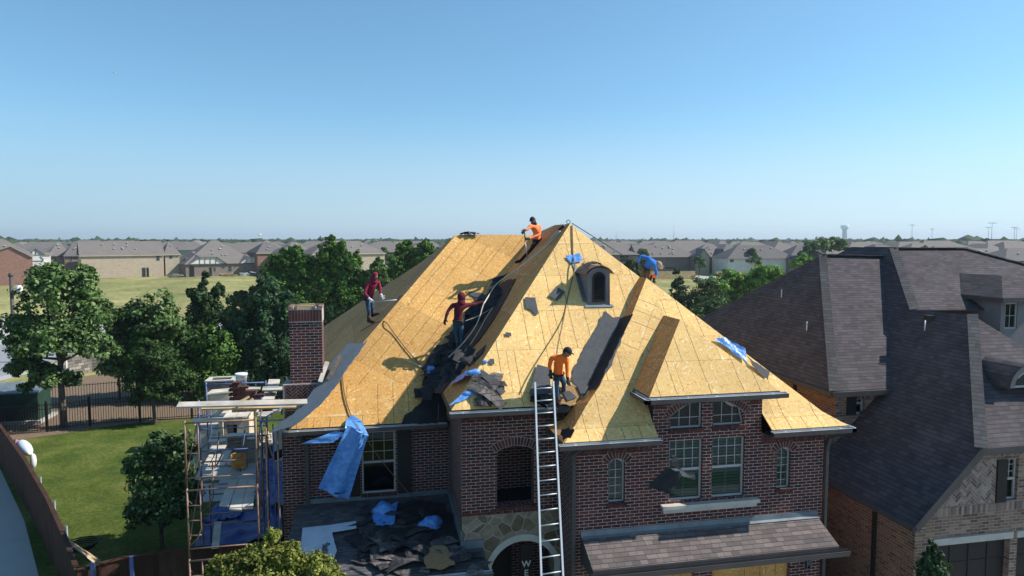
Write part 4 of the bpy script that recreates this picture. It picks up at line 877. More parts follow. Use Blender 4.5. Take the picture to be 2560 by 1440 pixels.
tree('laurel_tree', 'bushy small tree with glossy leaves on the lawn beside the scaffold', 'tree', b_, crown_px([(400, 1108, 42, 34), (445, 1135, 46, 48), (362, 1160, 48, 48), (405, 1210, 82, 62), (395, 1270, 72, 56), (450, 1230, 52, 60)], b_.y, b_), 22000, .075, 'leaf_holly', .06, limbs=7, clump=.3)
b_ = Vector((-6.6, -1.2, GZ))
tree('yellow_green_tree', 'sunlit yellow green shrub in the lower foreground before the porch roof', 'tree', b_, crown_px([(680, 1350, 22, 28), (645, 1395, 50, 30), (575, 1410, 40, 32), (720, 1395, 40, 30), (780, 1420, 50, 30), (660, 1470, 120, 60), (545, 1440, 30, 40), (820, 1450, 40, 30), (735, 1375, 16, 22)], b_.y, b_), 40000, .038, 'leaf_yell', .06, limbs=8, clump=.3, flat=1.1)
rt = [('cedar_tree', 'narrow pointed dark cedar beyond the right roof edge', 1692, 735, 800, [(1690, 682, 7, 18), (1692, 715, 16, 24), (1696, 750, 26, 30), (1700, 790, 34, 34)], 'leaf_cedar', 7000, .16, .9), ('olive_tree', 'grey green rounded tree between the cedar and the lime green trees', 1752, 745, 800, [(1755, 715, 34, 24), (1735, 755, 34, 34), (1780, 750, 36, 36), (1755, 785, 45, 30)], 'leaf_dark', 9000, .16, .8),
      ('willow_tree', 'bright lime green tree left of the charcoal neighbour roof', 1830, 720, 790, [(1830, 690, 30, 18), (1805, 715, 32, 28), (1860, 715, 36, 30), (1835, 750, 48, 36)], 'leaf_lime', 12000, .2, .8), ('willow_tree', 'second lime green tree touching the neighbour roof slope', 1925, 685, 790, [(1915, 680, 34, 18), (1900, 705, 34, 24), (1945, 700, 30, 24)], 'leaf_lime', 9000, .2, .8),
      ('olive_tree', 'dark tree in shade behind the sloping house corner', 1800, 800, 830, [(1790, 785, 50, 28), (1745, 810, 50, 28)], 'leaf_dark', 8000, .18, .8),
      ('oak_tree', 'spreading dark green tree above the neighbour ridge', 2062, 620, 690, [(2040, 618, 26, 14), (2075, 612, 32, 16), (2100, 622, 22, 12), (2020, 640, 22, 18)], 'leaf_oak', 7000, .5, .8), ('willow_tree', 'small lime tree against the neighbour roof hip', 2010, 655, 740, [(2012, 652, 20, 12), (1995, 662, 20, 12)], 'leaf_lime', 4000, .3, .8),
      ('oak_tree', 'green tree behind the right hip of the neighbour roof', 2530, 680, 760, [(2515, 668, 20, 16), (2540, 682, 28, 18), (2575, 690, 30, 18)], 'leaf_oak', 6000, .3, .8), ('small_elm_tree', 'small round tree by the pale house window behind the blue shirted roofer', 1580, 668, 760, [(1580, 665, 16, 16), (1585, 690, 18, 20)], 'leaf_dark', 4000, .3, .8)]
for nm, lab, x, y, yb, sp, m_, n_l, ls, fl in rt:
    b_ = gp(x, yb); b_.z = GZ; tree(nm, lab, 'tree', b_, crown_px(sp, b_.y, b_), n_l, ls, m_, .12, limbs=3, clump=.3, flat=fl)
b_ = Vector((atv(2335, 1420, -2.2).x, -2.2, GZ))
tree('cypress_tree', 'young pointed conifer in front of the neighbour garage door', 'tree', b_, crown_px([(2330, 1372, 10, 18), (2332, 1400, 22, 22), (2335, 1440, 38, 32), (2335, 1500, 45, 50)], b_.y, b_), 9000, .05, 'leaf_cedar', .05, limbs=2, clump=.25, flat=1.6)
# far woods: one mass of crowns reaching to the horizon
def woods(name, n, rmin, rmax, amin, amax, mat, hmin, hmax, lab):
    mb_p = []; 
    base = [Vector((math.cos(a)*math.cos(e), math.sin(a)*math.cos(e), math.sin(e))) for e in (-.3, .25, .8) for a in [i*math.pi/3+e for i in range(6)]]+[Vector((0, 0, 1))]
    base = np.array([tuple(b) for b in base]); fs = []
    for k in range(2):
        for i in range(6): j = (i+1) % 6; fs += [(k*6+i, k*6+j, (k+1)*6+j), (k*6+i, (k+1)*6+j, (k+1)*6+i)]
    for i in range(6): fs.append((12+i, 12+(i+1) % 6, 18))
    fs = np.array(fs); u = nr.random(n); d = np.exp(np.log(rmin)+(np.log(rmax)-np.log(rmin))*u); a = amin+(amax-amin)*nr.random(n)
    x = CAMX+d*np.sin(a+YAW); y = CAMY+d*np.cos(a+YAW); h = hmin+(hmax-hmin)*nr.random(n)**1.3; rr = h*(.45+.5*nr.random(n))*(1+d/2500)
    V_ = base[None]*np.stack([rr, rr, h*.6], 1)[:, None, :]*(1+.35*nr.normal(size=(n, 19, 1)))+np.stack([x, y, GZ+h*.45], 1)[:, None, :]
    Fa = (fs[None]+(np.arange(n)*19)[:, None, None]).reshape(-1)
    me = bpy.data.meshes.new(name); me.vertices.add(n*19); me.vertices.foreach_set('co', V_.reshape(-1).astype(np.float32)); me.loops.add(len(Fa)); me.loops.foreach_set('vertex_index', Fa.astype(np.int32))
    me.polygons.add(len(Fa)//3); me.polygons.foreach_set('loop_start', np.arange(0, len(Fa), 3, dtype=np.int32)); me.polygons.foreach_set('loop_total', np.full(len(Fa)//3, 3, dtype=np.int32)); me.materials.append(mat); me.update()
    o = bpy.data.objects.new(name, me); COL.objects.link(o); tag(o, lab, 'trees', kind='stuff'); return o
M['fartree'] = nmat('far_foliage', (.03, .06, .02), .95); rndcol(M['fartree'], [(0, (.018, .036, .018)), (.5, (.03, .055, .024)), (1, (.05, .075, .03))], .3)
woods('distant_woods', 30000, 390, 6500, R(-50), R(50), M['fartree'], 4.5, 8.0, 'dense belt of distant green tree crowns along the whole horizon')
# ------------------------------------------------------------------ houses beyond the field
M['bh_roof'] = vary('distant_shingle', (.16, .14, .13), .9, .6, .15, sc2=6); M['bh_dark'] = vary('distant_dark_shingle', (.12, .11, .11), .9, .6, .15, sc2=6)
M['bh_red'] = brickmat('red_brick', (.2, .1, .075), (.28, .14, .105), (.34, .2, .16), (.34, .27, .23)); M['bh_beige'] = brickmat('beige_brick', (.34, .26, .19), (.48, .38, .28), (.56, .47, .37), (.5, .44, .36)); M['bh_mauve'] = brickmat('mauve_brick', (.14, .11, .1), (.21, .165, .145), (.28, .22, .2), (.3, .27, .25))
M['bh_white'] = vary('white_render', (.62, .61, .58), .8, 1, .1); M['bh_tan'] = vary('tan_render', (.42, .36, .27), .85, 1, .1); M['bh_timber'] = nmat('half_timber', (.06, .06, .065), .8)
def bgh(lab, x0, x1, yb, ye, yr, wall, roof='bh_roof', hip=(True, True), depth=11., wins=(), gables=(), door=(), vents=4, zb=None, fence=None):
    """one detached house; x0..x1 eaves, yb ground line, ye eave line, yr ridge line measured on its front"""
    D = gp((x0+x1)/2, yb).y; a = atv(x0, ye, D); c = atv(x1, ye, D); ze = (a.z+c.z)/2; zr = atv((x0+x1)/2, yr, D+depth/2).z
    h = thing('suburban_house', lab, 'house', ((a.x+c.x)/2, D, GZ), 'houses beyond the field'); h.rotation_euler.z = R(24) if x0 < 1000 else R(-4); X0, X1 = a.x, c.x; y0, y1 = D, D+depth; ym = D+depth/2
    hi = min(depth/2, (X1-X0)/2.2); r0 = Vector((X0+(hi if hip[0] else 0), ym, zr)); r1 = Vector((X1-(hi if hip[1] else 0), ym, zr))
    ov = .35; w = MB(); i0, i1 = X0+ov, X1-ov
    w.box((i0, y0+ov, GZ-.2), (i1, y1-ov, ze-.05))
    if not hip[0]: w.poly([(i0, y0+ov, ze-.05), (i0, y1-ov, ze-.05), (i0, ym, zr-.3)])
    if not hip[1]: w.poly([(i1, y0+ov, ze-.05), (i1, y1-ov, ze-.05), (i1, ym, zr-.3)])
    w.build('wall', M[wall], h)
    deck('roof', [[(X0, y0, ze), (X1, y0, ze), r1, r0], [(X0, y1, ze), (X1, y1, ze), r1, r0], [(X0, y0, ze), r0, (X0, y1, ze)], [(X1, y0, ze), r1, (X1, y1, ze)]][:2]+([[(X0, y0, ze), r0, (X0, y1, ze)]] if hip[0] else [])+([[(X1, y0, ze), r1, (X1, y1, ze)]] if hip[1] else []), roof, h, th=.06)
    f = MB(); f.box((X0, y0-.02, ze-.22), (X1, y0, ze)); f.build('fascia', M['bh_tan' if wall != 'bh_mauve' else 'bronze'], h)
    for (wx0, wx1, wy0, wy1) in wins:
        p, q = atv(wx0, wy0, y0+ov), atv(wx1, wy1, y0+ov); f = MB(); f.box((p.x-.06, y0+ov-.05, q.z-.06), (q.x+.06, y0+ov-.01, p.z+.06)); fr = f.build('window', M['white'], h)
        f = MB(); mz = (p.z+q.z)/2; f.box((p.x, y0+ov-.07, mz+.03), (q.x, y0+ov-.052, p.z)); f.box((p.x, y0+ov-.07, q.z), (q.x, y0+ov-.052, mz-.03)); f.build('pane', M['glassdark'], fr)
    for (wx0, wx1, wy0, wy1, m_) in door:
        p, q = atv(wx0, wy0, y0+ov), atv(wx1, wy1, y0+ov); f = MB(); f.box((p.x, y0+ov-.08, GZ), (q.x, y0+ov-.01, p.z)); f.build('door', M[m_], h)
    for (gx0, gxm, gx1, gy, gm, proud) in gables:      # front gable: eave px, apex px x, apex y
        yg = y0-proud; p, q, ap = atv(gx0, ye, yg), atv(gx1, ye, yg), atv(gxm, gy, yg)
        g_ = MB(); g_.poly([(p.x, yg, GZ), (q.x, yg, GZ), (q.x, yg, ze), (ap.x, yg, ap.z), (p.x, yg, ze)]); g_.poly([(p.x, yg, GZ), (p.x, yg, ze), (p.x, y0+ov, ze), (p.x, y0+ov, GZ)]); g_.poly([(q.x, yg, GZ), (q.x, yg, ze), (q.x, y0+ov, ze), (q.x, y0+ov, GZ)]); g_.build('gable_wall', M[gm], h)
        yk = y0+(ap.z-ze)/(zr-ze+1e-6)*depth/2
        deck('gable_roof', [[(p.x-.3, yg-.3, ze-.25), (ap.x, yg-.3, ap.z+.05), (ap.x, yk, ap.z+.05), (p.x-.3, y0, ze-.25)], [(q.x+.3, yg-.3, ze-.25), (ap.x, yg-.3, ap.z+.05), (ap.x, yk, ap.z+.05), (q.x+.3, y0, ze-.25)]], roof, h, th=.08)
    for k in range(vents):
        t_ = rng.uniform(.2, .85); xx = rng.uniform(X0+hi*.9, X1-hi*.9); zz = ze+(zr-ze)*t_; yy = y0+depth/2*t_
        f = MB(); f.tube([(xx, yy, zz-.1), (xx, yy, zz+.25), (xx, yy, zz+.26), (xx, yy, zz+.36)], [.14, .14, .25, .12], 6); f.build('roof_vent', M['alu'], h)
    return h, (X0, X1, D, ze, zr)
bgh('red brick gabled house at the far left edge of the field', -90, 78, 712, 640, 597, 'bh_red', gables=[(-70, 5, 50, 617, 'bh_red', 3.)], wins=[(14, 24, 642, 656)], vents=3)
hh, q_ = bgh('white half timbered gabled house beyond the oak', 60, 128, 697, 634, 614, 'bh_white', 'bh_dark', gables=[(62, 80, 98, 622, 'bh_white', 2.)], wins=[(72, 88, 638, 650), (72, 88, 660, 668)], vents=0)
f = MB(); D = q_[2]-2.05
for s_ in (((80, 625), (80, 636)), ((71, 630), (71, 636)), ((89, 630), (89, 636)), ((62, 637), (98, 637)), ((62, 650), (70, 640)), ((98, 650), (90, 640)), ((62, 652), (98, 652))): f.bar(atv(*s_[0], D), atv(*s_[1], D), .22, .05)
f.build('timber_beam', M['bh_timber'], hh)
bgh('brown house with steep hipped roof between the half timbered and beige houses', 120, 178, 690, 640, 604, 'bh_mauve', wins=[(138, 144, 645, 655)], vents=3)
bgh('narrow mauve brick house close left of the beige one', 160, 216, 692, 640, 608, 'bh_mauve', 'bh_dark', wins=[(178, 182, 642, 652)], vents=2)
bgh('long beige brick house with plain back wall', 205, 410, 694, 638, 603, 'bh_beige', hip=(False, False), wins=[(390, 398, 640, 652)], door=[(355, 364, 670, 690, 'glassdark'), (366, 372, 670, 690, 'dark')], vents=8)
bgh('cream house corner partly behind the beige house', 410, 452, 690, 636, 606, 'bh_tan', wins=[(425, 432, 638, 646)], vents=1)
hh, q_ = bgh('wide one storey house with white timbered gables and arched porch', 462, 652, 690, 659, 601, 'bh_mauve', hip=(True, True), depth=20, wins=[(572, 581, 666, 678), (610, 618, 666, 676), (535, 541, 668, 678)], door=[(525, 531, 668, 688, 'dark'), (476, 488, 665, 688, 'dark')], vents=9)
f = MB(); D = q_[2]+.1
for g_ in ([(472, 659), (500, 643), (540, 643), (565, 659)], [(598, 659), (622, 643), (636, 643), (652, 659)]):
    pts = [atv(*p, D) for p in g_]; f.poly(pts)
f.build('white_gable', M['bh_white'], hh)
for x in (500, 513, 526, 540, 618, 630, 640): f = MB(); f.bar(atv(x, 644, D-.1), atv(x, 659, D-.1), .12, .05); f.build('timber_batten', M['bh_timber'], hh)
deck('gable_roof', [[atv(468, 661, D-.4), atv(499, 642, D-.4), atv(515, 628, D+9), atv(500, 640, D+9)], [atv(499, 642, D-.4), atv(541, 642, D-.4), atv(524, 628, D+9), atv(515, 628, D+9)], [atv(570, 661, D-.4), atv(541, 642, D-.4), atv(524, 628, D+9), atv(545, 640, D+9)]], 'bh_roof', hh, th=.1)
deck('gable_roof', [[atv(594, 661, D-.4), atv(621, 642, D-.4), atv(628, 634, D+6), atv(612, 645, D+6)], [atv(621, 642, D-.4), atv(637, 642, D-.4), atv(628, 634, D+6)]], 'bh_roof', hh, th=.1)
bgh('two storey house with dark roof right of the timbered gables', 640, 712, 688, 632, 606, 'bh_red', 'bh_dark', vents=2)
bgh('house with tall hipped roof behind the green trees', 700, 800, 690, 634, 605, 'bh_tan', vents=4)
bgh('long two storey house behind the chimney trees', 775, 975, 692, 634, 602, 'bh_beige', hip=(True, True), wins=[(936, 943, 660, 668), (946, 953, 660, 668)], vents=8)
bgh('low roof house showing between the two green trees', 960, 1060, 655, 620, 606, 'bh_mauve', vents=3)
# right side
bgh('grey house behind the upper right hip of the stripped roof', 1470, 1600, 700, 637, 612, 'bh_mauve', wins=[(1549, 1570, 638, 655)], vents=6)
bgh('long purple brown brick house behind the wooden fence', 1595, 1745, 684, 643, 612, 'bh_mauve', wins=[(1662, 1690, 667, 673)], gables=[(1607, 1612, 1622, 622, 'bh_timber', .5)], vents=12, hip=(False, True))
bgh('brick house with pointed front gable and white garage door', 1738, 1835, 685, 642, 610, 'bh_mauve', gables=[(1750, 1762, 1776, 622, 'bh_tan', 2.), (1795, 1806, 1812, 622, 'bh_mauve', 1.)], door=[(1757, 1771, 664, 682, 'bucket')], vents=4)
bgh('pale rendered house with dark hipped roof beside the lime trees', 1822, 1990, 690, 646, 613, 'bh_white', 'bh_dark', wins=[(1828, 1836, 646, 655), (1865, 1875, 647, 655)], vents=5)
bgh('house in shade left of the neighbour ridge', 1975, 2080, 690, 646, 612, 'bh_mauve', 'bh_dark', vents=3)
bgh('wide roof house behind the neighbour right hip', 2380, 2570, 712, 655, 621, 'bh_mauve', gables=[(2408, 2422, 2440, 640, 'bh_tan', 2.)], vents=10)
bgh('second wide roof house on the right behind the neighbour', 2330, 2480, 700, 652, 614, 'bh_mauve', vents=9)
bgh('far right house half outside the frame', 2520, 2700, 715, 652, 620, 'bh_mauve', 'bh_dark', vents=5)
# rows of further roofs: build one, copy the rest
def farhouse(lab, X, Y, W_, dd, ze, zr, wall, roof, rot=0.):
    h = thing('distant_house', lab, 'house', (X, Y, GZ), 'rows of distant roofs')
    w = MB(); w.box((X-W_/2+.3, Y-dd/2+.3, GZ), (X+W_/2-.3, Y+dd/2-.3, ze)); w.build('wall', M[wall], h)
    k = dd*.5; a = [(X-W_/2, Y-dd/2, ze), (X+W_/2, Y-dd/2, ze), (X+W_/2, Y+dd/2, ze), (X-W_/2, Y+dd/2, ze)]; r0, r1 = (X-W_/2+k, Y, zr), (X+W_/2-k, Y, zr)
    deck('roof', [[a[0], a[1], r1, r0], [a[2], a[3], r0, r1], [a[0], r0, a[3]], [a[1], r1, a[2]]], roof, h, th=.05); h.rotation_euler.z = rot; return h
protos = [farhouse('distant brown roofed house in the rows behind the field', 0, 230, 19, 12, 5.4, 9.0, 'bh_mauve', 'bh_roof'), farhouse('distant brown roofed house in the rows behind the field', 30, 230, 24, 13, 5.4, 9.4, 'bh_tan', 'bh_roof'), farhouse('distant dark roofed house in the rows behind the field', 60, 230, 17, 12, 5.2, 8.6, 'bh_white', 'bh_dark')]
k = 0
ROW = ('nearest', 'second', 'third', 'fourth', 'farthest'); cnt = {}
for row, (dist, xa, xb, st) in enumerate(((248, 560, 2700, 68), (292, -80, 2700, 62), (350, -80, 2700, 56), (430, -60, 2650, 120))):
    x = xa+rng.uniform(0, 20)
    while x < xb:
        rr = ray(x, 600); t_ = dist/(rr@FWD); px_, py_ = CAMX+rr[0]*t_, CAMY+rr[1]*t_
        if not (1150 < x < 1430):
            src = protos[k % 3]; o = src if k < 3 else copy_tree(src)
            q_ = 'left' if x < 1200 else 'right'; key = (q_, row); cnt[key] = cnt.get(key, 0)+1
            o['label'] = ('dark' if k % 3 == 2 else 'brown')+' roofed distant house, '+ROW[row]+' row of roofs to the '+q_+' of the stripped roof'; o['group'] = 'distant roofs, '+ROW[row]+' row '+q_
            o.location = (px_, py_+rng.uniform(-6, 6), GZ+rng.uniform(-.3, .1)); o.rotation_euler.z = rng.choice((0, 0, 0, math.pi/2))+rng.uniform(-.06, .06); s_ = rng.uniform(.85, 1.12); o.scale = (s_, 1, rng.uniform(.86, .98)); k += 1
        x += st*rng.uniform(.8, 1.2)
dt0 = None
for (d_, x) in [(176+((i*37) % 150), -60+i*34+rng.uniform(-10, 10)) for i in range(80)]:
    if 1100 < x < 1470: continue
    rr = ray(x, 620); t_ = d_/(rr@FWD); q = Vector((CAMX+rr[0]*t_, CAMY+rr[1]*t_, GZ))
    if d_ < 200 and x < 1000: q.y += 22
    if dt0 is None: dt0 = o = tree('garden_tree', 'x', 'tree', q, [(0, 0, 3.2, 1.6, 1.5, 1.3), (.8, 0, 4.2, 1.2, 1.1, 1.1), (-.8, .3, 4.0, 1.2, 1.1, 1.1), (0, 0, 5.1, 1.0, 1.0, .9)], 1500, .4, 'leaf_oak', .14, limbs=2)
    else: o = copy_tree(dt0)
    o.location = q; s_ = rng.uniform(.8, 1.35); o.scale = (s_*rng.uniform(.9, 1.3), s_, s_); o.rotation_euler.z = rng.uniform(0, 6.28); side = 'left' if x < 1200 else 'right'
    o['label'] = 'small round garden tree among the distant houses on the '+side; o['group'] = 'garden trees among the distant houses '+side
# boundary fence on the right of the field
b = thing('board_fence', 'brown wooden board fence in front of the purple brick house', 'fence', tuple(gp(1680, 700)))
y_ = gp(1680, 698).y; m = MB(); m.box((atv(1600, 690, y_).x, y_, GZ), (atv(1738, 690, y_).x, y_+.06, GZ+2.)); m.build('board_panel', M['newwood'], b)
b = thing('board_fence', 'orange brown board fence before the pale rendered house', 'fence', tuple(gp(1850, 700)))
m = MB(); m.box((atv(1790, 690, y_).x, y_, GZ), (atv(1868, 690, y_).x, y_+.06, GZ+1.8)); m.build('board_panel', M['newwood'], b)
sheet('alley', [gp(1738, 690), gp(1790, 690), gp(1800, 703), gp(1730, 700)], GZ+.01, 'concrete')
# building site clutter behind the beige house
for x, y, lab in ((325, 690, 'timber trestle pile by the beige house wall'), (375, 690, 'stack of materials beside the beige house door'), (440, 694, 'heap of broken brick between the field houses'), (537, 690, 'tan block stack near the white framed panel'), (572, 691, 'lumber heap below the small house window'), (620, 690, 'white wrapped bale against the house wall')):
    p = gp(x, y); t_ = thing('material_pile', lab, 'pile', (p.x, p.y, GZ)); m = MB()
    for k in range(9): c = Vector((p.x+rng.uniform(-1.6, 1.6), p.y+rng.uniform(-.5, .5), GZ+rng.uniform(.1, .9))); m.bar(c-Vector((rng.uniform(.3, 1.2), 0, rng.uniform(-.3, .3))), c+Vector((rng.uniform(.3, 1.2), 0, 0)), .3, rng.uniform(.1, .4))
    m.build('pile_pieces', M['bucket' if 'white' in lab else ('newwood' if 'timber' in lab or 'lumber' in lab else 'bh_tan')], t_)
# ------------------------------------------------------------------ skyline
def far(x, y, d): r = ray(x, y); t_ = d/(r@FWD); return Vector((CAMX+r[0]*t_, CAMY+r[1]*t_, CAMZ+r[2]*t_))
M['hazegrey'] = nmat('grey_paint', (.36, .38, .4), .6); M['hazewhite'] = nmat('white_paint', (.8, .8, .8), .5)
c = far(2111, 600, 2600); k_ = 2600/F_
t_ = thing('water_tower', 'broad grey cylinder topped water tower on the right skyline', 'tower', (c.x, c.y, GZ)); m = MB()
m.tube([(c.x, c.y, GZ), (c.x, c.y, CAMZ+26*k_), (c.x, c.y, CAMZ+29*k_)], [6*k_, 5*k_, 8*k_], 20); m.build('stem', M['hazegrey'], t_)
m = MB(); m.tube([(c.x, c.y, CAMZ+24*k_), (c.x, c.y, CAMZ+28*k_), (c.x, c.y, CAMZ+34*k_), (c.x, c.y, CAMZ+35*k_)], [7*k_, 9.5*k_, 9.5*k_, 8.5*k_], 20); m.build('tank', M['hazewhite'], t_)
c = far(650, 600, 3500); k_ = 3500/F_
t_ = thing('water_tower', 'tiny white ball water tower on the left skyline', 'tower', (c.x, c.y, GZ)); m = MB(); m.tube([(c.x, c.y, GZ), (c.x, c.y, CAMZ+10*k_)], [1.3*k_, 1.*k_], 10); m.build('stem', M['hazewhite'], t_)
m = MB(); m.ell((c.x, c.y, CAMZ+11*k_), (4*k_, 4*k_, 3*k_)); m.build('tank', M['hazewhite'], t_)
for x, y, d, wd_, lab in ((2281, 563, 620, 12, 'tall sports floodlight mast right of the water tower'), (2331, 573, 700, 9, 'shorter floodlight mast second from the water tower'), (2481, 558, 560, 20, 'tallest floodlight mast in the right pair'), (2472, 569, 640, 16, 'lower floodlight mast in the right pair'), (2537, 569, 620, 16, 'floodlight mast near the right frame edge'), (2542, 573, 700, 14, 'lower floodlight mast nearest the right frame edge')):
    p = far(x, y, d); k_ = d/F_; t_ = thing('floodlight_mast', lab, 'mast', (p.x, p.y, GZ), 'sports floodlight masts'); m = MB(); m.tube([(p.x, p.y, GZ), (p.x, p.y, p.z)], [.28, .18], 6); m.build('pole', M['hazegrey'], t_)
    m = MB(); ax_ = RT; a, c = Vector(p)-Vector(ax_)*wd_/2*k_, Vector(p)+Vector(ax_)*wd_/2*k_; m.bar(a, c, .25, .25); m.build('crossbar', M['hazegrey'], t_)
    m = MB()
    for q in range(6): e = a.lerp(c, (q+.5)/6); m.box(e-Vector((.3, .3, .1)), e+Vector((.3, .3, .5)))
    m.build('lamp_bank', M['hazewhite'], t_)
for x, y, d, lab in ((1541, 580, 1500, 'lattice pylon on the skyline right of the roof peak'), (1685, 560, 1800, 'thin tall radio mast above the brick houses')):
    p = far(x, y, d); t_ = thing('radio_mast', lab, 'mast', (p.x, p.y, GZ)); m = MB(); m.tube([(p.x, p.y, GZ), (p.x, p.y, p.z)], [1.1, .35], 4)
    for q in range(4): m.bar((p.x-2, p.y, p.z-q*3.5), (p.x+2, p.y, p.z-q*3.5), .3, .3) if x < 1600 else m.bar((p.x-.8, p.y, p.z-q*9), (p.x+.8, p.y, p.z-q*9), .3, .3)
    m.build('lattice', M['hazegrey'], t_)
# street lamp far left
p = gp(38, 905); t_ = thing('street_lamp', 'dark blue grey street lamp post behind the oak', 'street lamp', (p.x, p.y, GZ)); top = atv(38, 688, p.y)
m = MB(); m.tube([(p.x, p.y, GZ), (p.x, p.y, GZ+.8), (p.x, p.y, top.z)], [.26, .17, .13], 8); m.ell((p.x, p.y, top.z), (.2, .2, .2), nu=8, nv=5); m.build('post', M['bronze'], t_); m = MB(); m.tube([(p.x+.15, p.y, top.z-1.1), (p.x+.5, p.y, top.z-.9)], .05, 6); m.ell((p.x+.55, p.y, top.z-1.15), (.28, .28, .35), nu=8, nv=6); m.build('lamp_head', M['bucket'], t_)
# tiny bird
p = far(285, 181, 120); m = MB(); m.ell(p, (.3, .08, .08), nu=8, nv=5); m.poly([p+Vector((-.1, 0, 0)), p+Vector((.2, .0, .0)), p+Vector((.35, .4, .15))]); m.poly([p+Vector((-.1, 0, 0)), p+Vector((.35, -.4, .15)), p+Vector((.2, 0, 0))]); o = m.build('flying_bird', M['bucket']); tag(o, 'tiny pale bird gliding high in the clear sky at upper left', 'bird')
# ================================================================== ROOFERS
M['skin'] = nmat('skin', (.28, .14, .085), .6)
def cloth(name, c, amt=.18): return vary(name, c, .85, 5, amt, sc2=14, bump=.4)
M['orange'] = cloth('orange_shirt', (.95, .16, .015), .12); M['orange2'] = cloth('faded_orange_shirt', (.9, .24, .08), .12); M['maroon'] = cloth('maroon_hoodie', (.1, .01, .022)); M['crimson'] = cloth('crimson_hoodie', (.2, .012, .04)); M['blueshirt'] = cloth('blue_shirt', (.025, .16, .55))
M['blackcloth'] = cloth('black_trousers', (.012, .012, .016), .3); M['greypants'] = cloth('grey_trousers', (.09, .09, .095)); M['boot'] = vary('brown_boot', (.055, .022, .018), .6, 9, .3); M['capdark'] = nmat('dark_cap', (.02, .017, .03), .8); M['captan'] = nmat('tan_cap', (.3, .26, .22), .8); M['glovegrey'] = nmat('grey_glove', (.1, .11, .12), .8); M['glovewhite'] = nmat('white_glove', (.6, .58, .58), .8); M['gloveblack'] = nmat('dark_glove', (.025, .022, .022), .8); M['belt'] = nmat('leather_belt', (.03, .02, .016), .6); M['harness'] = nmat('metal_buckle', (.6, .6, .6), .3, .8)
def skin_mesh(V, E_, Rr):
    me = bpy.data.meshes.new('tmp'); me.from_pydata([tuple(v) for v in V], E_, []); me.update()
    o = bpy.data.objects.new('tmp', me); COL.objects.link(o); m = o.modifiers.new('s', 'SKIN'); m.use_smooth_shade = True; m.branch_smoothing = .4
    for sv, r in zip(me.skin_vertices[0].data, Rr): sv.radius = (r, r) if not isinstance(r, tuple) else r
    me.skin_vertices[0].data[0].use_root = True
    s = o.modifiers.new('d', 'SUBSURF'); s.levels = 2; s.render_levels = 2
    dg = bpy.context.evaluated_depsgraph_get(); m2 = bpy.data.meshes.new_from_object(o.evaluated_get(dg)); bpy.data.objects.remove(o); return m2
def hand_mb(w, e, palm_n, k, curl=.5, thumb=1):
    """gloved hand: palm + five jointed fingers. w wrist, e direction along hand, palm_n palm normal"""
    mb = MB(); e = Vector(e).normalized(); n = Vector(palm_n); n = (n-e*n.dot(e)).normalized(); s = e.cross(n)*thumb
    R3 = Matrix((s, n, e)).transposed(); mb.ell(w+e*.045*k, (.044*k, .022*k, .058*k), R3, 10, 7)
    for i, (off, L) in enumerate(((-.03, .8), (-.01, .95), (.011, 1.), (.031, .92))):
        b0 = w+e*.085*k+s*off*k; d1 = (e+n*curl*.6).normalized(); d2 = (e+n*curl*1.8).normalized(); d3 = (e*.4+n*curl*2.6).normalized()
        p1 = b0+d1*.034*L*k; p2 = p1+d2*.026*L*k; p3 = p2+d3*.02*L*k; mb.tube([b0-e*.02*k, b0, p1, p2, p3], [.01*k, .0105*k, .0098*k, .009*k, .0072*k], 6)
    b0 = w+e*.03*k+s*.036*k; p1 = b0+(s*.8+e*.7+n*.25).normalized()*.036*k; p2 = p1+(s*.25+e*.8+n*.7).normalized()*.03*k; mb.tube([b0-s*.012*k, b0, p1, p2], [.014*k, .0135*k, .0115*k, .009*k], 6)
    return mb
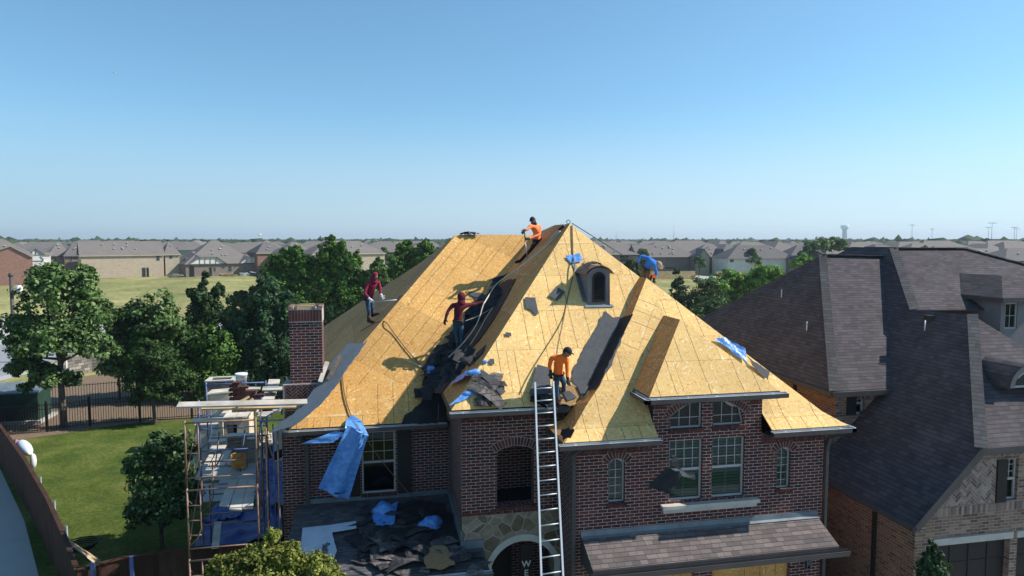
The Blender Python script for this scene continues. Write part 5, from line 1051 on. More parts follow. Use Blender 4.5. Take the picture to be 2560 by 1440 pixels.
def person(label, J, shirt, pants, glove, look, scale=1., head='cap', capm='capdark', boots='boot', hands=None, face=True, group=None, gaiter=False, limbs_legs=True):
    """J: joints {name: Vector}"""
    foot = min((J['al'], J['ar']), key=lambda p: p.z); t = thing('person', label, 'person', tuple(foot), group); k = scale
    g = lambda n: Vector(J[n])
    pel, che, nk, hd = g('pel'), g('che'), g('nk'), g('hd')
    V = [pel, pel.lerp(che, .5), che, nk.lerp(che, .35), nk, nk.lerp(hd, .45)]; Rr = [.125*k, .12*k, .15*k, .12*k, .062*k, .055*k]; E_ = [(0, 1), (1, 2), (2, 3), (3, 4), (4, 5)]; tagm = []
    def add(p, r, to): V.append(Vector(p)); Rr.append(r*k); E_.append((to, len(V)-1)); return len(V)-1
    for s in 'lr':
        a = add(g('s'+s), .072, 3); b = add(g('s'+s).lerp(g('e'+s), .5), .055, a); c = add(g('e'+s), .048, b); d = add(g('e'+s).lerp(g('w'+s), .5), .043, c); add(g('w'+s), .033, d)
        h = pel.lerp(g('h'+s), 1.); a = add(h, .098, 0); b = add(h.lerp(g('k'+s), .5), .082, a); c = add(g('k'+s), .062, b); d = add(g('k'+s).lerp(g('a'+s), .4), .058, c); add(g('a'+s), .045, d)
    me = skin_mesh(V, E_, Rr)
    for m_ in (M['skin'], M[shirt], M[pants]): me.materials.append(m_)
    segs = []
    def sg(a, b, m_): segs.append((Vector(a), Vector(b), m_))
    sg(pel.lerp(che, .22), che, 1); sg(che, nk, 1); sg(nk.lerp(hd, .2), hd, 0); sg(pel, pel.lerp(che, .1), 2)
    for s in 'lr':
        sg(che.lerp(nk, .6), g('s'+s), 1); sg(g('s'+s), g('e'+s), 1); sg(g('e'+s), g('w'+s), 1); sg(pel, g('h'+s), 2); sg(g('h'+s), g('k'+s), 2); sg(g('k'+s), g('a'+s), 2)
    for p in me.polygons:
        c = p.center; best = None
        for a, b, m_ in segs:
            d = b-a; L = d.length_squared; tt = max(0, min(1, (c-a).dot(d)/L)) if L > 1e-9 else 0; q = (c-(a+d*tt)).length
            if best is None or q < best[0]: best = (q, m_)
        p.material_index = best[1]; p.use_smooth = True
    # head joined into the same body mesh
    L = Vector(look).normalized(); up = (hd-nk).normalized(); up = (up-L*up.dot(L)).normalized(); sd = L.cross(up); R3 = Matrix((sd, L, up)).transposed(); hm = MB()
    hm.ell(hd, (.078*k, .096*k, .118*k), R3, 14, 10); hm.ell(hd+L*.03*k-up*.06*k, (.058*k, .066*k, .055*k), R3, 10, 7)
    hm.ell(hd+L*.1*k-up*.012*k, (.014*k, .022*k, .026*k), R3, 8, 5)
    for s_ in (-1, 1): hm.ell(hd+sd*.08*k*s_-up*.01*k, (.012*k, .02*k, .032*k), R3, 8, 5)
    hm.tube([hd-up*.05*k-L*.01*k, nk], [.055*k, .06*k], 8)
    b = bmesh.new(); b.from_mesh(me); me2 = bpy.data.meshes.new('h'); me2.from_pydata(hm.v, [], hm.f); me2.update()
    for p in me2.polygons: p.use_smooth = True
    b.from_mesh(me2); b.to_mesh(me); b.free()
    for v in me.vertices:
        nz = noise.noise(v.co*7.)*.011+noise.noise(v.co*16.)*.006
        v.co += v.normal*nz*(0 if (v.co-hd).length < .16*k else 1)
    for v in me.vertices: v.co -= foot
    me.update(); ob = bpy.data.objects.new('body', me); COL.objects.link(ob); ob.parent = t
    f = MB()
    for s_ in (-1, 1): f.ell(hd+L*.086*k+sd*.03*k*s_+up*.008*k, (.012*k, .008*k, .007*k), R3, 6, 4)
    f.tube([hd+L*.09*k-up*.055*k-sd*.02*k, hd+L*.094*k-up*.053*k, hd+L*.09*k-up*.055*k+sd*.02*k], .005*k, 5); f.build('facial_feature', M['capdark'], t)
    if head == 'cap':
        c = MB(); c.ell(hd+up*.022*k, (.092*k, .108*k, .105*k), R3, 14, 9, keep=lambda l: l.z > -.02); 
        br = [hd+up*.03*k+sd*.075*k*math.cos(a)+L*(.085+.09*math.sin(a))*k for a in [i*math.pi/8 for i in range(9)]]; c.slab(br, up*.01*k); c.build('cap', M[capm], t)
        h_ = MB(); h_.ell(hd-L*.02*k, (.086*k, .09*k, .11*k), R3, 12, 9, keep=lambda l: l.y < .1 and l.z > -.62 and l.z < .2); h_.build('hair', M['capdark'], t)
    else:
        c = MB(); c.ell(hd-L*.012*k+up*.008*k, (.108*k, .125*k, .142*k), R3, 16, 11, keep=lambda l: not (l.y > .55 and l.z < .6 and abs(l.x) < .75)); c.tube([hd-up*.07*k-L*.02*k, nk-up*.02*k], [.1*k, .12*k], 12, cap=False); c.build('hood', M[shirt], t)
    if gaiter:
        c = MB(); c.tube([hd-up*.045*k+L*.012*k, nk+up*.0*k], [.088*k, .085*k], 12); c.build('neck_gaiter', M['capdark'], t)
    for s in 'lr':
        w_, e_ = g('w'+s), g('e'+s); d = (w_-e_).normalized(); pn = (hands or {}).get(s, (d.cross(Vector((1, 0, 0))), .6)); 
        hb = hand_mb(w_, pn[2] if len(pn) > 2 else d, pn[0], k*1.12, pn[1], 1 if s == 'l' else -1); hb.tube([w_-d*.05*k, w_+d*.01*k], [.042*k, .036*k], 8); hb.build('glove', M[glove], t)
        a_, kn = g('a'+s), g('k'+s); ft = Vector(J.get('t'+s, a_+Vector((L.x, L.y, 0)).normalized()*.2*k)); fd = (ft-a_).normalized(); b = MB()
        b.tube([a_+(kn-a_).normalized()*.14*k, a_, a_-(kn-a_).normalized()*.035*k+fd*.0], [.06*k, .056*k, .05*k], 10)
        sole = a_-(kn-a_).normalized()*.05*k; b.tube([sole-fd*.055*k, sole-fd*.02*k, sole.lerp(ft, .45), ft, ft+fd*.02*k], [.036*k, .05*k, .05*k, .042*k, .02*k], 10); b.build('boot', M[boots], t)
    # tool belt
    ax = (che-pel).normalized(); c0_ = pel.lerp(che, .12); b = MB(); x_ = ax.cross(L).normalized() if ax.cross(L).length > .1 else ax.orthogonal(); y_ = ax.cross(x_); ring = [c0_+(x_*math.cos(a)*.155+y_*math.sin(a)*.13)*k for a in [i*math.pi/8 for i in range(17)]]; b.tube(ring, .022*k, 5, cap=False)
    for s_ in (-1, 1): b.ell(c0_+x_*.155*k*s_-ax*.06*k, (.04*k, .055*k, .075*k), None, 8, 6)
    b.build('tool_belt', M['belt'], t)
    return t
def JV(d, v0): return {n: atv(p[0], p[1], v0+(p[2] if len(p) > 2 else 0)) for n, p in d.items()}
# P1: orange shirt, seated astride the valley at the top
v1 = 6.9
J = JV(dict(pel=(1344, 601, -.05), che=(1341, 577, -.12), nk=(1337, 562, -.18), hd=(1332, 551, -.22), sl=(1326, 566, -.3), el=(1319, 573, -.42), wl=(1311, 577, -.5), sr=(1350, 566, -.05), er=(1349, 587, -.25), wr=(1321, 597, -.45),
    hl=(1341, 605, -.1), kl=(1326, 626, -.25), al=(1304, 649, -.15), tl=(1289, 656, -.2), hr=(1348, 605, .0), kr=(1341, 625, -.2), ar=(1328, 641, .1), tr=(1322, 649, .05)), v1)
person('person in faded orange shirt, black cap and black trousers just below the roof peak', J, 'orange2', 'blackcloth', 'glovegrey', (-.6, -.75, -.35), .98, 'cap', 'capdark', 'blackcloth', gaiter=True, hands={'l': ((0, -1, 0), 1.1, (-.5, -.1, -.5)), 'r': ((0, -1, 0), 1.1, (-.9, -.1, .1))})
sh = thing('roofing_shovel', 'black handled roofing shovel held upright by the roofer below the peak', 'shovel', tuple(J['wl'])); a = atv(1311, 575, v1-.55); m_ = atv(1313, 605, v1-.55); b = atv(1318, 642, v1-.5); c = atv(1318, 650, v1-.48)
m = MB(); m.tube([atv(1307, 573, v1-.55), atv(1310, 580, v1-.55), atv(1315, 573, v1-.55), atv(1307, 573, v1-.55)], .012, 6); m.tube([a, m_], .016, 8); m.build('handle', M['iron'], sh); m = MB(); m.tube([m_, b], .014, 8); m.slab([b+Vector((-.05, 0, 0)), b+Vector((.05, 0, 0)), c+Vector((.07, 0, 0)), c+Vector((-.03, 0, 0))], (0, .012, 0)); m.build('blade', M['galv'], sh)
# P2: maroon hood, seen from behind, holding the rope
v2 = 4.75
J = JV(dict(pel=(1145, 805), che=(1144, 776), nk=(1153, 757), hd=(1154.5, 743, .02), sl=(1132, 763), el=(1119, 779, -.05), wl=(1114, 797, -.1), sr=(1167, 763), er=(1190, 760, .1), wr=(1207, 755, .15),
    hl=(1138, 809), kl=(1142, 839, .06), al=(1146, 869, .05), tl=(1147, 881, .28), hr=(1152, 809), kr=(1155, 840, -.02), ar=(1153, 873, -.05), tr=(1152, 884, .18)), v2)
person('person in maroon hooded top seen from behind, arm stretched out to the rope', J, 'maroon', 'denim', 'gloveblack', (.75, .62, .05), 1.03, 'hood', hands={'l': ((.6, .5, 0), .5), 'r': ((0, -1, 0), 1.2)})
# P3: crimson hood on the left face with a bar
v3 = on(925, 806, plane3(RL, EL_, B1)).y; v3 = max(4.2, min(v3, 7.5))
J = JV(dict(pel=(922, 746), che=(928, 716, -.08), nk=(935, 703, -.14), hd=(937.5, 692, -.18), sl=(920, 709, -.2), el=(911, 733, -.28), wl=(924, 748, -.38), sr=(947, 707, -.02), er=(951, 726, -.15), wr=(953, 739, -.3),
    hl=(919, 752), kl=(922, 777, -.06), al=(922, 799, .0), tl=(937, 807, -.12), hr=(929, 751, .05), kr=(931, 769, .0), ar=(932, 785, .06), tr=(947, 783, -.04)), v3)
person('person in crimson hooded top and white gloves on the shaded left roof face', J, 'crimson', 'denim', 'glovewhite', (.55, -.75, -.35), 1.02, 'hood', hands={'l': ((.2, -1, 0), 1.0, (.8, -.2, -.6)), 'r': ((.2, -1, 0), 1.0, (.5, -.2, -.7))})
t = thing('tear_off_bar', 'long grey shingle removal bar held across by the crimson hooded roofer', 'tool', tuple(J['wl'])); m = MB(); m.tube([atv(932, 755, v3-.42), atv(995, 749.5, v3-.5)], .016, 8); m.build('handle', M['galv'], t); m = MB(); a = atv(993, 750, v3-.5); b = atv(1009, 742, v3-.52); m.slab([a+Vector((0, 0, -.05)), b+Vector((0, 0, -.1)), b+Vector((0, .12, .06)), a+Vector((0, .12, .05))], (0, 0, .014)); m.build('blade', M['flash'], t)
# P4: bright orange by the ladder
v4 = .72
J = JV(dict(pel=(1396, 938, .02), che=(1396, 906, -.04), nk=(1408, 888, -.1), hd=(1418, 880, -.14), sl=(1379, 895, -.02), el=(1373, 915, -.02), wl=(1377, 930, -.05), sr=(1417, 899, -.1), er=(1418, 927, -.14), wr=(1419, 948, -.2),
    hl=(1390, 943, -.02), kl=(1391, 975, -.12), al=(1394, 1004, -.02), tl=(1399, 1012, -.2), hr=(1402, 942, .04), kr=(1410, 958, -.02), ar=(1408, 985, .28), tr=(1418, 990, .2)), v4)
person('person in bright orange shirt, dark cap and jeans bending beside the ladder top', J, 'orange', 'denim', 'gloveblack', (.75, -.5, -.5), .98, 'cap', 'capdark', hands={'l': ((.3, -1, 0), .5, (0, -.1, -1)), 'r': ((.3, -1, 0), .8, (.1, -.2, -1))})
# P5: blue shirt bent over beyond the right hip
v5 = 4.25
J = JV(dict(pel=(1612, 672, .05), che=(1626, 655, -.02), nk=(1640, 655, -.08), hd=(1646, 661, -.1), sl=(1621, 646, .14), el=(1602, 640, .2), wl=(1592, 660, .15), sr=(1637, 663, -.16), er=(1641, 684, -.2), wr=(1635, 699, -.22),
    hl=(1607, 677, .1), kl=(1611, 706, .12), al=(1611, 735, .2), hr=(1618, 678, -.02), kr=(1622, 706, .0), ar=(1622, 738, .1)), v5)
person('person in blue shirt and tan cap bent over beyond the right roof hip', J, 'blueshirt', 'greypants', 'gloveblack', (.7, -.1, -.75), 1.0, 'cap', 'captan', hands={'l': ((.3, -1, 0), .8, (0, 0, -1)), 'r': ((.3, -1, 0), .8, (-.2, -.1, -1))})
p = atv(1631, 697, v5-.3); t = thing('power_nailer', 'small orange and black power tool in the blue shirted roofer hand', 'tool', tuple(p)); m = MB(); m.bar(p+Vector((-.08, 0, .1)), p+Vector((.1, 0, .05)), .06, .08); m.build('tool_body', M['redpaint'], t); m = MB(); m.bar(p+Vector((-.04, 0, .1)), p+Vector((-.08, 0, -.1)), .06, .06); m.bar(p+Vector((.06, 0, .08)), p+Vector((.02, 0, -.14)), .04, .05); m.build('grip', M['iron'], t)
# ------------------------------------------------------------------ ladder
la = thing('extension_ladder', 'long aluminium extension ladder leaning on the gutter over the entry', 'ladder', (-1.4, -4.4, GZ))
tl_, tr_ = atv(1337.5, 957, .32), atv(1383, 954, .32); bl_, br_ = atv(1353, 1440, -2.3), atv(1407.5, 1440, -2.3)
def ext(a, b): d = b-a; return a+d*((GZ-a.z)/d.z)
fl, fr_ = ext(tl_, bl_), ext(tr_, br_)
for a, b in ((fl, tl_), (fr_, tr_)): m = MB(); m.bar(a, b, .06, .036, up=(1, 0, 0)); m.build('side_rail', M['galv'], la)
nrung = int((tl_-fl).length/.3); 
for i in range(nrung): q = (i+.5)/nrung; m = MB(); m.tube([fl.lerp(tl_, q), fr_.lerp(tr_, q)], .014, 8); m.build('rung', M['galv'], la)
# ------------------------------------------------------------------ ropes
def rope(label, pts, mat='rope', r=.014, cat='rope'):
    P_ = [Vector(p) for p in pts]; out = []
    for i in range(len(P_)-1):
        for q in range(6):
            t_ = q/6; p0, p1, p2, p3 = P_[max(i-1, 0)], P_[i], P_[i+1], P_[min(i+2, len(P_)-1)]
            out.append(.5*((2*p1)+(p2-p0)*t_+(2*p0-5*p1+4*p2-p3)*t_*t_+(3*p1-p0-3*p2+p3)*t_**3))
    out.append(P_[-1]); m = MB(); m.tube(out, r, 6); o = m.build('rope', M[mat]); return tag(o, label, cat)
def onF(pl, off, *pts):
    n = Vector(pl[0]).normalized(); n = n if n.z > 0 else -n; return [on(x, y, pl)+n*off for x, y in pts]
rope('brown rope running from the roof peak past the dormer to the ladder roofer', onF(F1, .03, (1430, 564), (1431, 600), (1432, 640))+onF(F1, .12, (1434, 665), (1432, 690))+onF(F1, .04, (1421, 735), (1408, 800))+[atv(1394, 868, 1.3), atv(1392, 900, .85)], 'rope2', .016)
rope('pale rope from the roof peak past the top roofer to the maroon roofer hand', onF(L1, .05, (1404, 580), (1360, 625))+onF(L1, .22, (1300, 690), (1255, 722))+[atv(1214, 752, 4.8), atv(1207, 765, 4.6), atv(1192, 810, 4.4), atv(1160, 855, 4.3), atv(1122, 893, 4.1)], 'rope', .018)
rope('loose pale rope tail branching off the main line beside the torn felt', onF(L1, .15, (1268, 712), (1285, 700), (1302, 686), (1308, 680)), 'rope', .014)
rope('thin pale rope from the felt to the maroon roofer belt', [atv(1265, 715, 5.9), atv(1252, 750, 5.4), atv(1230, 770, 5.1), atv(1195, 790, 4.8), atv(1162, 803, 4.75)], 'rope', .012)
rope('thin line lying down the torn felt in the valley', onF(L1, .1, (1238, 775), (1222, 800), (1200, 840), (1182, 868)), 'rope', .01)
rope('brown rope draped over the left hip and down the golden left slope', onF(plane3(RL, EL_, B1), .04, (905, 830), (935, 812))+onF(F2, .04, (962, 806), (985, 835), (1020, 880), (1060, 925), (1072, 940)), 'rope2', .015)
rope('pale rope with a knot lying on the golden slope left of the scrap heap', onF(F2, .04, (1005, 897), (1022, 905), (1045, 915), (1064, 928)), 'rope', .014)
rope('rope hanging from the left hip down to the blue underlayment at the gutter', onF(F2, .04, (868, 925), (859, 935), (857, 950), (862, 990), (872, 1025), (882, 1050)), 'rope2', .016)
rope('grey rope hanging from the blue underlayment across the window to the porch roof', [atv(882, 1052, 3.35), atv(915, 1095, 3.35), atv(945, 1140, 3.6), atv(985, 1190, 3.75), atv(1022, 1232, 3.85), atv(1045, 1248, 3.7)], 'rope2', .012)
rope('thin dark line beyond the right hip reaching the blue shirted roofer', [Vector(P)+Vector((.15, .3, .03)), atv(1500, 602, 4.9), atv(1560, 640, 4.6), atv(1590, 657, 4.4)], 'iron', .012)
rope('thin cord hanging down the brick wall left of the tower', [atv(1097, 1010, 2.6), atv(1092, 1100, 3.8), atv(1083, 1180, 3.8), atv(1078, 1245, 3.6)], 'rope2', .008)
p = on(1421, 559, F1); t = thing('anchor_ring', 'round black safety anchor ring at the very peak of the roof', 'anchor', tuple(p)); m = MB(); cc = p+Vector((0, 0, .05)); m.tube([cc+Vector((.055*math.cos(a), 0, .055*math.sin(a))) for a in [i*math.pi/8 for i in range(17)]], .01, 6, cap=False); m.build('ring', M['iron'], t); m = MB(); m.tube(onF(L1, .05, (1414, 566), (1404, 574), (1398, 578)), .035, 8); m.build('rope_grab', M['iron'], t); m = MB(); m.tube(onF(L1, .05, (1400, 578), (1390, 588), (1380, 600)), .026, 6); m.build('webbing', M['rope'], t)
# ------------------------------------------------------------------ torn felt, scraps, underlayment
def rough(pts, plane, off, seg=.1, amp=.03, seed=0):
    """outline in pixels on a roof plane, roughened"""
    P_ = onF(plane, off, *pts); out = []; r_ = random.Random(seed); n = Vector(plane[0]).normalized()
    for i in range(len(P_)):
        a, b = P_[i], P_[(i+1) % len(P_)]; k = max(1, int((b-a).length/seg)); s = (b-a).cross(n).normalized()
        for j in range(k): out.append(a.lerp(b, j/k)+s*r_.uniform(-amp, amp))
    return out
def felt(name, label, cat, pts, plane, off=.02, mat='felt', amp=.03, th=.008, group=None, seed=1, back=None):
    o_ = rough(pts, plane, off, amp=amp, seed=seed); n = Vector(plane[0]).normalized(); n = n if n.z > 0 else -n
    tri = tessellate_polygon([o_]); m = MB()
    for t_ in tri: m.poly([o_[i]+n*th for i in t_])
    for i in range(len(o_)): j = (i+1) % len(o_); m.poly([o_[i], o_[j], o_[j]+n*th, o_[i]+n*th])
    o = m.build(name, M[mat]); return tag(o, label, cat, group)
felt('roofing_felt', 'long torn grey felt strip on the front slope right of the ladder', 'felt', [(1511, 778), (1525, 790), (1531, 795), (1546, 793), (1556, 799), (1523, 880), (1497, 945), (1480, 985), (1440, 968), (1426, 945), (1443, 905), (1465, 862), (1489, 818)], F1, .02, seed=3)
m = MB(); o1 = Vector((-.02, -.015, .03)); prs = [(HP[4]+Vector((.04, -.04, .02)), VP[4]), (HP[3], VP[3]), (HP[2], VP[2]), (HP[1].lerp(HP[2], .75), VP[1].lerp(VP[2], .7))]
for (h0, v0_), (h1, v1_) in zip(prs, prs[1:]): m.slab([h0+o1, v0_+o1, v1_+o1, h1+o1], (.004, 0, -.008))
tag(m.build('black_felt', M['black']), 'black felt folded over the shaded narrow face beside the long grey felt strip', 'felt')
felt('roofing_felt', 'narrow torn grey felt edge lit along the right of the black felt strip', 'felt', [(1579, 789), (1562, 828), (1556, 842), (1551, 866), (1541, 874), (1532, 905), (1527, 915), (1512, 938), (1499, 962), (1512, 932), (1535, 880), (1560, 825)], F3, .02, amp=.02, seed=5)
felt('black_felt', 'torn black felt filling the valley on its golden left side', 'felt', [(1233, 694), (1260, 690), (1292, 672), (1240, 735), (1200, 790), (1150, 855), (1112, 905), (1085, 960), (1085, 890), (1130, 862), (1158, 800), (1165, 775), (1200, 760), (1220, 735)], F2, .02, 'black', seed=6)
felt('black_felt', 'torn black felt filling the valley on its shaded brown right side', 'felt', [(1240, 722), (1265, 702), (1291, 699), (1272, 735), (1250, 775), (1225, 815), (1200, 850), (1172, 880), (1150, 925), (1105, 985), (1085, 985), (1110, 915), (1180, 815)], L1, .02, 'black', seed=7)
felt('roofing_felt', 'grey torn shingle strip pointing left from the valley felt beside the maroon roofer', 'shingle strip', [(1165, 727), (1222, 740), (1218, 755), (1190, 750)], F2, .03, 'felt', seed=8)
felt('black_felt', 'dark felt on the lower golden slope left of the tower roof', 'felt', [(1085, 950), (1075, 975), (1062, 990), (1045, 1015), (1012, 1040), (1002, 1062), (1118, 1058), (1118, 985), (1100, 975)], F2, .03, 'black', seed=9)
felt('black_felt', 'black torn shingle hanging on the shaded brown face right of the heap', 'shingle strip', [(1216, 863), (1208, 885), (1190, 903), (1183, 915), (1192, 885)], L1, .02, 'black', seed=10, amp=.01)
felt('roofing_felt', 'grey torn felt piece below the blue sheet on the right hip', 'felt', [(1864, 892), (1882, 905), (1921, 932), (1918, 952), (1905, 945), (1880, 915)], F3, .05, 'felt', seed=11)
felt('roofing_felt', 'square dark shingle piece left of the louvred dormer', 'shingle', [(1391, 719), (1412, 733), (1393, 754), (1370, 742)], F1, .04, 'felt', amp=.005, seed=12)
felt('roofing_felt', 'torn upright shingle piece on the front slope left of the rope', 'shingle', [(1312, 745), (1338, 746), (1345, 787), (1338, 789), (1327, 776), (1314, 772)], F1, .03, 'felt', amp=.008, seed=13)
felt('roofing_felt', 'small square shingle piece on the front slope lower left', 'shingle', [(1263, 833), (1277, 834), (1278, 842), (1264, 841)], F1, .03, 'felt', amp=.004, seed=14)
felt('roofing_felt', 'small grey shingle piece beside the crumpled blue scrap', 'shingle', [(1223, 899), (1234, 899), (1236, 912), (1224, 912)], F1, .03, 'felt', amp=.004, seed=15)
felt('roofing_felt', 'large grey shingle sheet leaning behind the ladder top', 'shingle', [(1343, 913), (1372, 921), (1378, 985), (1322, 988)], ((0, -.75, 1), .75+4.6), .02, 'felt', amp=.006, seed=16)
felt('granule_pile', 'tan underside of a shingle slab at the orange roofer feet', 'shingle', [(1395, 975), (1412, 966), (1432, 965), (1452, 975), (1450, 988), (1435, 1005), (1425, 1018), (1402, 1012)], F1, .05, 'granule', seed=17)
felt('roofing_felt', 'grey shingle flap on the tan slab at the orange roofer feet', 'shingle', [(1405, 985), (1422, 982), (1440, 998), (1417, 1007)], F1, .08, 'felt', amp=.004, seed=18)
felt('black_felt', 'black flap at the lower end of the long grey felt strip', 'felt', [(1455, 985), (1495, 977), (1486, 1000), (1462, 1012), (1450, 1000)], F1, .07, 'black', seed=19)
felt('roofing_felt', 'grey square shingle lying over the black flap below the felt strip', 'shingle', [(1440, 968), (1473, 970), (1474, 988), (1450, 990)], F1, .09, 'felt', amp=.004, seed=23)
felt('black_felt', 'dark rubbish on the little lower eave left of the garage wing roof', 'felt', [(1408, 1075), (1425, 1072), (1440, 1078), (1430, 1096), (1412, 1100), (1402, 1090)], LF, .03, 'black', seed=24)
def slab_strip(name, label, cat, a, b, w_, mat, n=8, lift=.05, off=.03, plane=F1, sag=0., group=None, bend=.0):
    """curved strip of shingles between two pixels on a plane"""
    nn = Vector(plane[0]).normalized(); nn = nn if nn.z > 0 else -nn
    A_, B_ = onF(plane, off, a, b); d = B_-A_; s = d.cross(nn).normalized()*w_/2; m = MB(); prev = None
    for i in range(n+1):
        t_ = i/n; c = A_+d*t_+nn*(lift*math.sin(math.pi*t_)+rng.uniform(0, .012)); ww = s*(1+rng.uniform(-.08, .08)); q = (c-ww, c+nn*bend, c+ww)
        if prev: m.slab([prev[0], prev[1], q[1], q[0]], -nn*.008); m.slab([prev[1], prev[2], q[2], q[1]], -nn*.008)
        prev = q
    return tag(m.build(name, M[mat]), label, cat, group)
slab_strip('shingle_strip', 'long dark shingle strip sloping down right on the tower roof', 'shingle strip', (1198, 930), (1258, 985), .16, 'felt', lift=.06)
slab_strip('shingle_strip', 'weathered brown shingle strip reaching down to the tower gutter', 'shingle strip', (1172, 965), (1258, 1020), .24, 'scrapbrown', lift=.12, off=.06)
slab_strip('shingle_strip', 'second brown shingle strip under the weathered one', 'shingle strip', (1190, 955), (1240, 1005), .26, 'scrap', lift=.1, off=.04)
slab_strip('shingle_strip', 'short curled shingle strip on the gutter edge of the tower roof', 'shingle strip', (1185, 1010), (1228, 1012), .2, 'scrap', lift=.08, off=.05)
# single scraps: a few shapes, then copies
def scrap_proto(w_, h_, bend, mat='scrap', cr=.012):
    m = MB(); nx, ny = 7, 4; sd_ = rng.uniform(0, 50); g_ = {}
    for i in range(nx+1):
        for j in range(ny+1):
            x = (i/nx-.5)*w_; y = (j/ny-.5)*h_; e_ = (i in (0, nx)) or (j in (0, ny)); jx = rng.uniform(-.04, .03)*w_ if e_ else 0; jy = rng.uniform(-.1, .06)*h_ if e_ else 0
            z = bend*(1-(2*i/nx-1)**2)+noise.noise(Vector((x*5+sd_, y*5, sd_)))*cr*1.6+noise.noise(Vector((x*14, y*14+sd_, 0)))*cr*.5; g_[i, j] = Vector((x+jx, y+jy, z))
    for i in range(nx):
        for j in range(ny): m.slab([g_[i, j], g_[i+1, j], g_[i+1, j+1], g_[i, j+1]], (0, 0, -.007))
    return m.build('shingle_scrap', M[mat])
protos = [scrap_proto(.5, .26, .06), scrap_proto(.36, .18, .02), scrap_proto(.85, .24, .14, cr=.07), scrap_proto(.3, .26, -.03), scrap_proto(.45, .2, .1, 'scrapback'), scrap_proto(.6, .33, .05, 'black'), scrap_proto(.55, .3, .07, 'scrapbrown')]
used = set()
def place_scrap(p, nrm, k, label, group, tilt=.5, s_=1.):
    src = protos[k]; o = src if k not in used else src.copy()
    if k in used: COL.objects.link(o)
    used.add(k); n = Vector(nrm)+Vector((rng.uniform(-tilt, tilt), rng.uniform(-tilt, tilt), rng.uniform(-.1, tilt*.4))); q = n.to_track_quat('Z', 'Y'); o.rotation_mode = 'QUATERNION'
    from mathutils import Quaternion
    o.rotation_quaternion = q @ Quaternion((0, 0, 1), rng.uniform(0, 6.28)); o.location = p; o.scale = (s_, s_, s_*.6); tag(o, label, 'shingle', group); return o
heap = [(1095, 890), (1110, 880), (1125, 872), (1085, 905), (1075, 920), (1100, 910), (1120, 900), (1140, 895), (1105, 930), (1090, 940), (1135, 915), (1150, 905), (1080, 955), (1110, 960), (1125, 940), (1150, 930), (1160, 910), (1095, 975), (1070, 985), (1170, 890)]
for i in range(84):
    x, y = heap[i % len(heap)]; x += rng.uniform(-12, 12); y += rng.uniform(-10, 10)
    if y < 888 and x > 1118: y += 26
    pa, pb = on(x, y, F2), on(x, y, L1); p = pa if (pa-Vector(CL)).length < (pb-Vector(CL)).length else pb
    place_scrap(p+Vector((0, -.04, rng.uniform(.02, .15))), (0, -.7, 1), rng.choice((0, 1, 2, 4, 4, 5, 5, 5)), 'torn dark shingle scrap in the heap at the foot of the valley', 'scraps heaped in the roof valley', .55, rng.uniform(.45, 1.1))
for i in range(34):
    q = rng.random(); x = 1240-110*q+rng.uniform(-22, 12); y = 745+125*q+rng.uniform(-10, 10); pa, pb = on(x, y, F2), on(x, y, L1); p = pa if (pa-Vector(CL)).length < (pb-Vector(CL)).length else pb
    place_scrap(p+Vector((0, -.03, rng.uniform(.03, .12))), (0, -.7, 1), rng.choice((0, 1, 4, 5, 5, 5)), 'torn dark shingle scrap lying on the felt along the valley', 'scraps along the valley felt', .35)
for (x, y, k) in ((1208, 960, 3), (1235, 958, 6), (1213, 985, 6), (1228, 1000, 0), (1205, 1008, 1), (1195, 945, 1), (1247, 965, 1)):
    p = on(x, y, F1); place_scrap(p+Vector((0, -.03, .06)), (0, -.7, 1), k, 'broken shingle scrap among the strips on the tower roof', 'scraps on the tower roof', .25)
for i in range(16):
    x, y = rng.uniform(1342, 1395), rng.uniform(985, 1014); p = on(x, y, F1); place_scrap(p+Vector((0, -.03, rng.uniform(.03, .1))), (0, -.7, 1), rng.choice((0, 1, 5, 3)), 'dark shingle scrap behind the ladder top', 'scraps behind the ladder', .4, .7)
for i, (x, y) in enumerate(((1447, 615), (1480, 668), (1500, 664), (1465, 662))): 
    p = on(x, y, F1) if i == 0 else atv(x, y, 3.2)
    if i: p.z = max(p.z, 8.8); place_scrap(p, (0, -.2, 1), (0, 2, 1, 3)[i], 'brown shingle scrap lying on top of the louvred dormer', 'scraps on the dormer roof', .2, .8)
for i in range(8):
    x = rng.uniform(1150, 1204); p = on(x, 583, ((0, 0, 1), 9.72)); p = Vector((on(x, 587, F2).x, 8.5, 9.66)); place_scrap(p+Vector((0, 0, rng.uniform(.0, .05))), (0, 0, 1), rng.choice((1, 4, 5)), 'dark scrap lying along the left end of the ridge', 'scraps on the ridge', .3, .55)
# porch roof debris
for i in range(90):
    q = rng.random(); x = rng.uniform(860, 1225) if q < .5 else rng.uniform(880, 1150); y = rng.uniform(1275, 1425)
    if x < 900 and y > 1330: x += 60
    p = on(x, y, PR)
    if p.x > -2.6 and p.y > .95: continue
    k = rng.choice((0, 1, 2, 5, 5, 4)) if y < 1350 else rng.choice((0, 1, 2, 3, 6, 6, 6)); lab = ('dark torn shingle on the shaded back of the porch roof', 'torn shingles on the back of the porch roof') if y < 1350 else ('weathered torn shingle on the front of the porch roof', 'torn shingles on the front of the porch roof')
    place_scrap(p+Vector((0, 0, rng.uniform(.01, .1))), (0, 0, 1), k, lab[0], lab[1], .1, rng.uniform(.6, 1.4))
felt('black_felt', 'crumpled black felt against the tower wall on the porch roof', 'felt', [(985, 1270), (1040, 1252), (1110, 1262), (1132, 1310), (1150, 1345), (1090, 1350), (1020, 1330)], PR, .04, 'black', seed=30)
